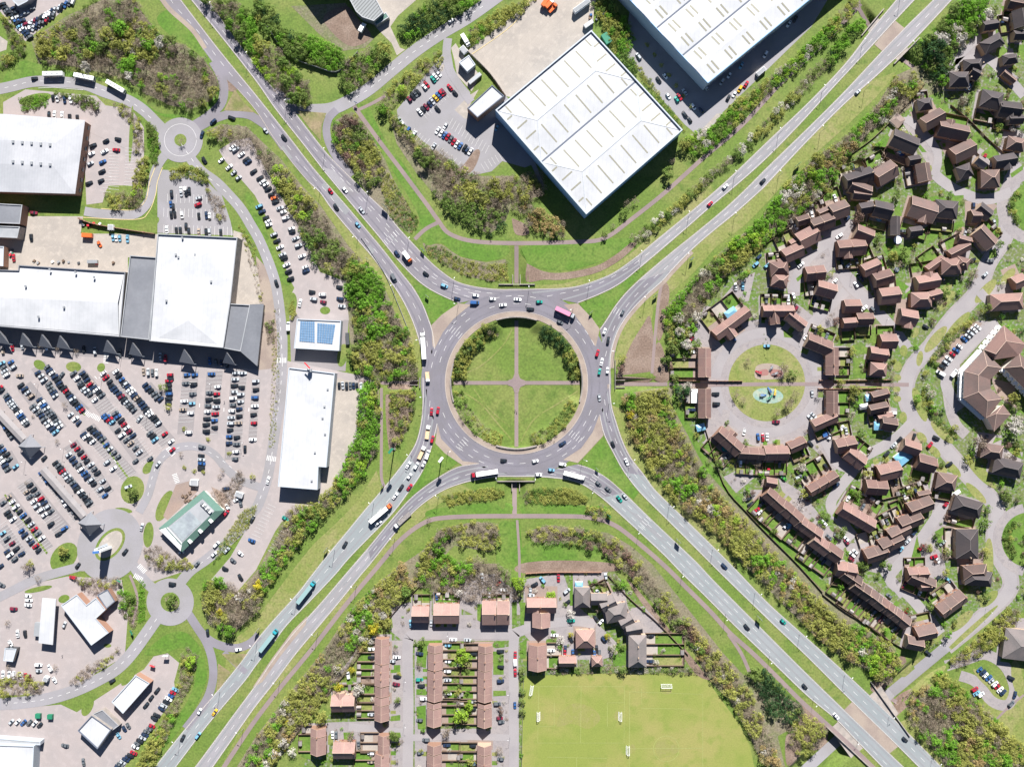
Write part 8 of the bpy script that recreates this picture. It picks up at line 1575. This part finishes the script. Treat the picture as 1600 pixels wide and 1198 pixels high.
# goals
def goal(x, y, ang, w_, label):
    p = W(x, y); r = empty('football_goal', (p.x, p.y, .12), -math.radians(ang)); b = MB(); hw_ = w_/2; h_ = 2.1; d_ = 1.8
    for s_ in (-1, 1): b.tube((s_*hw_, 0, 0), (s_*hw_, 0, h_), .1); b.tube((s_*hw_, 0, h_), (s_*hw_, d_*.5, h_), .08); b.tube((s_*hw_, d_*.5, h_), (s_*hw_, d_, 0), .08)
    b.tube((-hw_, 0, h_), (hw_, 0, h_), .1); b.tube((-hw_, d_, 0), (hw_, d_, 0), .08); b.build('frame', M['white_plastic'], r); n = MB()
    for k in range(int(w_/.35)+1): x_ = -hw_+k*.35; n.tube((x_, 0, h_), (x_, d_*.5, h_), .03, n=3); n.tube((x_, d_*.5, h_), (x_, d_, 0), .03, n=3)
    for k in range(5): n.tube((-hw_, d_*.5+d_*.5*k/4, h_*(1-k/4)), (hw_, d_*.5+d_*.5*k/4, h_*(1-k/4)), .03, n=3)
    n.build('net', M['white_plastic'], r); reg(r, label, 'goal', x)
goal(839, 1118, 90, 5, 'small white goal at the left side of the playing field'); goal(971, 1118, -90, 5, 'small white goal in the middle of the playing field'); goal(983, 1171, -90, 5.2, 'white goal at the lower middle of the playing field'); goal(1041, 1073, 0, 6.2, 'large white goal at the top of the playing field'); goal(828, 1077, 100, 5.6, 'tilted white goal in the upper left corner of the playing field')
# playground in the round green
sheet('play_surface', [[tile(1200, 300)(*p) for p in ((-80,1105),(-60,1078),(0,1068),(60,1080),(92,1110),(95,1150),(70,1165),(-70,1165))]], 3, 'pave_tan', True); sheet('play_surface', [[tile(1200, 300)(*p) for p in ((-70,1120),(-10,1105),(0,1140),(-65,1145))], [tile(1200, 300)(*p) for p in ((15,1105),(85,1115),(80,1150),(20,1150))]], 3.4, 'play_red', True)
sheet('play_surface', [ell(1200, 618, 24, 12, 0, 360, 30, 5)], 3, 'play_teal')
for k, (x, y, m_) in enumerate(((1190, 617, 'sign_blue'), (1201, 622, 'sign_green'), (1210, 615, 'car_y'), (1203, 611, 'car_b'), (1187, 582, 'car_r'), (1212, 583, 'steel'), (1205, 574, 'steel'))):
    p = W(x, y); r = empty('climbing_frame', (p.x, p.y, .1), k*.7); b = MB()
    for sx in (-1, 1):
        for sy in (-1, 1): b.tube((sx*1.1, sy*.8, 0), (sx*1.0, sy*.6, 2.2), .08)
    b.tube((-1, 0, 2.2), (1, 0, 2.2), .09); b.build('frame', M['steel'], r); b = MB(); b.box((0, 0, 1.4), (1.9, 1.2, .15)); b.face([(1, -.4, 1.45), (2.8, -.4, .3), (2.8, .4, .3), (1, .4, 1.45)]); b.build('slide', M[m_], r); reg(r, 'play frame with a slide on the round green', 'play frame', x, 'play frames')
for x, y, m_, l_ in ((1241, 545-408, 'x', ''),): pass
for x_, y_, r_, l_ in ((1508, 136, 4.5, 'round blue trampoline'), ):
    pass
def trampoline(x, y, r_, m, label):
    p = W(x, y); o = empty('trampoline', (p.x, p.y, .05)); b = MB(); n = 18; b.face([(r_*math.cos(6.283*i/n), r_*math.sin(6.283*i/n), .9) for i in range(n)]); b.build('bed', M[m], o); b = MB()
    for i in range(n):
        a, c = 6.283*i/n, 6.283*(i+1)/n; b.tube((r_*math.cos(a), r_*math.sin(a), .92), (r_*math.cos(c), r_*math.sin(c), .92), .12, n=5)
        if i % 3 == 0: b.tube((r_*math.cos(a), r_*math.sin(a), 0), (r_*math.cos(a), r_*math.sin(a), 2.2), .05, n=5)
    b.build('rim', M['car_b'], o); reg(o, label, 'trampoline', x)
for f_, x_, y_, r_, m_, l_ in ((T(1200, 0), 1240, 545, 2.4, 'car_c', 'pale blue round pool in a top right garden'), (T(1200, 0), 830, 948, 2.6, 'car_b', 'blue trampoline behind the dark house by the wooded bank'), (T(1200, 300), 690, 165, 2.0, 'car_c', 'pale blue trampoline behind the large dark house'), (T(1200, 300), 805, 300, 2.4, 'white_plastic', 'white round cover in the garden of the long grey house'), (T(1200, 600), 128, 885, 1.8, 'car_c', 'pale blue pool behind the long terrace'), (T(1200, 600), 360, 315, 2, 'car_b', 'blue pool below the crescent corner'), (T(1200, 300), 800, 485, 1.3, 'pale_roof', 'grey round cover in a mid-estate garden'), (T(800, 600), 1325, 402, 1.8, 'car_t', 'teal round pool behind the lower left crescent')): trampoline(*f_(x_, y_), r_, m_, l_)
# conservatories and glazed lean-tos
def conservatory(x, y, L_, w_, ang, m, label):
    p = W(x, y, 2.5, 0); o = empty('conservatory', (p.x, p.y, .05), -math.radians(ang)); MB().prism([(-L_/2, -w_/2), (L_/2, -w_/2), (L_/2, w_/2), (-L_/2, w_/2)], 0, 2.2, cap=False).build('wall', M['upvc'], o); b = MB(); a = (-L_/2-.1, -w_/2-.1, 2.2), (L_/2+.1, -w_/2-.1, 2.2), (L_/2+.1, w_/2+.1, 2.2), (-L_/2-.1, w_/2+.1, 2.2); k0, k1 = (-L_/4, 0, 3.0), (L_/4, 0, 3.0)
    for f in ((a[0], a[1], k1, k0), (a[2], a[3], k0, k1), (a[1], a[2], k1), (a[3], a[0], k0)): b.face(f)
    b.build('roof', M[m], o); reg(o, label, 'conservatory', x)
for f_, x_, y_, L_, w_, a_, m_, l_ in ((T(800, 300), 1365, 750, 7, 4, -35, 'car_c', 'pale blue glazed roof on the back of the upper crescent terrace'), (T(1200, 600), 845, 455, 9, 7, -40, 'car_c', 'large glazed conservatory beside the lower distributor road'), (T(1200, 600), 690, 260, 5, 5, 0, 'car_c', 'glazed lean-to left of the bend house'), (T(1200, 600), 630, 85, 3.5, 4, -10, 'car_c', 'small conservatory left of the house below the footpath'), (T(800, 600), 1140, 75, 4, 8, 0, 'white_plastic', 'white flat extension left of the crescent end house'), (T(800, 600), 1178, 270, 5, 4, -15, 'car_c', 'pale blue shed roof below the crescent end house'), (T(1200, 0), 825, 945, 2, 2, 30, 'car_c', 'little glazed porch by the trampoline'), (T(800, 898), 418, 65, 4.5, 4, 0, 'car_c', 'glazed porch above the grey courtyard house'), (T(1200, 600), 600, 140, 5, 3, -10, 'steel', 'grey roofed garage left of the paired houses'), (T(1200, 0), 1340, 1010, 4.5, 4, 35, 'steel', 'grey glass conservatory, upper estate'), (T(1200, 0), 810, 750, 6.5, 6.5, 40, 'block_paving', 'tan flat-roofed garage at the cul-de-sac end')): conservatory(*f_(x_, y_), L_, w_, a_, m_, l_)
# people walking
def person(x, y, ang, m, label):
    z = relief(x, y)+.12; p = W(x, y); bm_ = bpy.data.meshes.new('person')
    V = [(0, 0, .95), (0, 0, 1.2), (0, 0, 1.42), (0, 0, 1.52), (.02, 0, 1.68), (.0, .1, .9), (.16, .1, .5), (.05, .1, .06), (.0, -.1, .9), (-.12, -.1, .5), (-.3, -.1, .1), (0, .2, 1.4), (-.12, .24, 1.1), (-.05, .24, .86), (0, -.2, 1.4), (.14, -.24, 1.12), (.28, -.22, .92), (.17, .1, .04), (-.18, -.1, .05)]
    E_ = [(0, 1), (1, 2), (2, 3), (3, 4), (0, 5), (5, 6), (6, 7), (0, 8), (8, 9), (9, 10), (2, 11), (11, 12), (12, 13), (2, 14), (14, 15), (15, 16), (7, 17), (10, 18)]
    R_ = [.15, .15, .16, .06, .1, .1, .075, .05, .1, .075, .05, .07, .05, .035, .07, .05, .035, .04, .04]
    bm_.from_pydata(V, E_, []); bm_.update(); o = link('person', bm_, None, (p.x, p.y, z), -math.radians(ang)); md = o.modifiers.new('skin', 'SKIN'); 
    for i, r_ in enumerate(R_): bm_.skin_vertices[0].data[i].radius = (r_, r_*.9)
    bm_.skin_vertices[0].data[0].use_root = True; sb = o.modifiers.new('sub', 'SUBSURF'); sb.levels = 1; sb.render_levels = 1; bm_.materials.append(M[m])
    h = MB(); h.box((-.01, 0, 1.74), (.2, .19, .14), taper=.7); h.build('hair', M['hair'], o); s = MB(); s.box((.1, 0, 1.66), (.06, .12, .16)); s.build('face', M['skin'], o)
    reg(o, label, 'person', x)
person(805, 641, 90, 'cloth_dark', 'person in dark clothes walking on the path inside the roundabout garden, left of a pair'); person(807.5, 643, 90, 'cloth_dark', 'person in dark clothes walking on the path inside the roundabout garden, right of a pair'); person(592, 216, 60, 'cloth_dark', 'person in dark clothes on the path right of the upper left main road'); person(594.5, 214, 60, 'cloth_red', 'person in a dark red top on the path right of the upper left main road'); person(351, 627, 80, 'cloth_dark', 'person walking between the upright columns of the retail car park'); person(866, 689, 40, 'cloth_dark', 'person standing at the lower edge of the roundabout garden'); person(1415, 1092, 60, 'cloth_dark', 'person on the footpath by the lower right bridge')
person(1513, 955, 60, 'cloth_dark', 'person on the verge of the lower distributor road'); person(98, 1023, 60, 'cloth_dark', 'person crossing the fuel station forecourt')
# pub terrace parasols and tables
for k in range(9):
    x_, y_ = tile(0, 600)(1150+vr2.uniform(-10, 80), 690+vr2.uniform(-15, 40)); p = W(x_, y_); r = empty('picnic_table', (p.x, p.y, .1), vr2.random()*3); b = MB(); b.box((0, 0, .72), (1.7, .8, .08)); b.box((0, .75, .44), (1.7, .3, .06)); b.box((0, -.75, .44), (1.7, .3, .06)); b.build('table_top', M['timber'], r); b = MB(); b.box((.6, 0, .36), (.1, 1.5, .7)); b.box((-.6, 0, .36), (.1, 1.5, .7)); b.build('legs', M['timber'], r); reg(r, 'brown picnic table on the restaurant terrace', 'table', x_, 'picnic tables')
# fuel pumps
for k in range(6):
    p = W(*((72 if k % 2 else 76, 945+10*k)), 0); r = empty('fuel_pump', (p.x, p.y, .1)); MB().box((0, 0, .9), (.9, .5, 1.8)).build('cabinet', M['white_plastic'], r); MB().box((0, 0, 1.9), (.9, .5, .25)).build('top', M['sign_red'], r); reg(r, 'fuel pump under the long canopy', 'pump', 72+k, 'fuel pumps')
finish_labels()
print('objects', len(bpy.data.objects), [o['label'] for o, *_ in REG if len(o['label'].split()) > 15][:14])
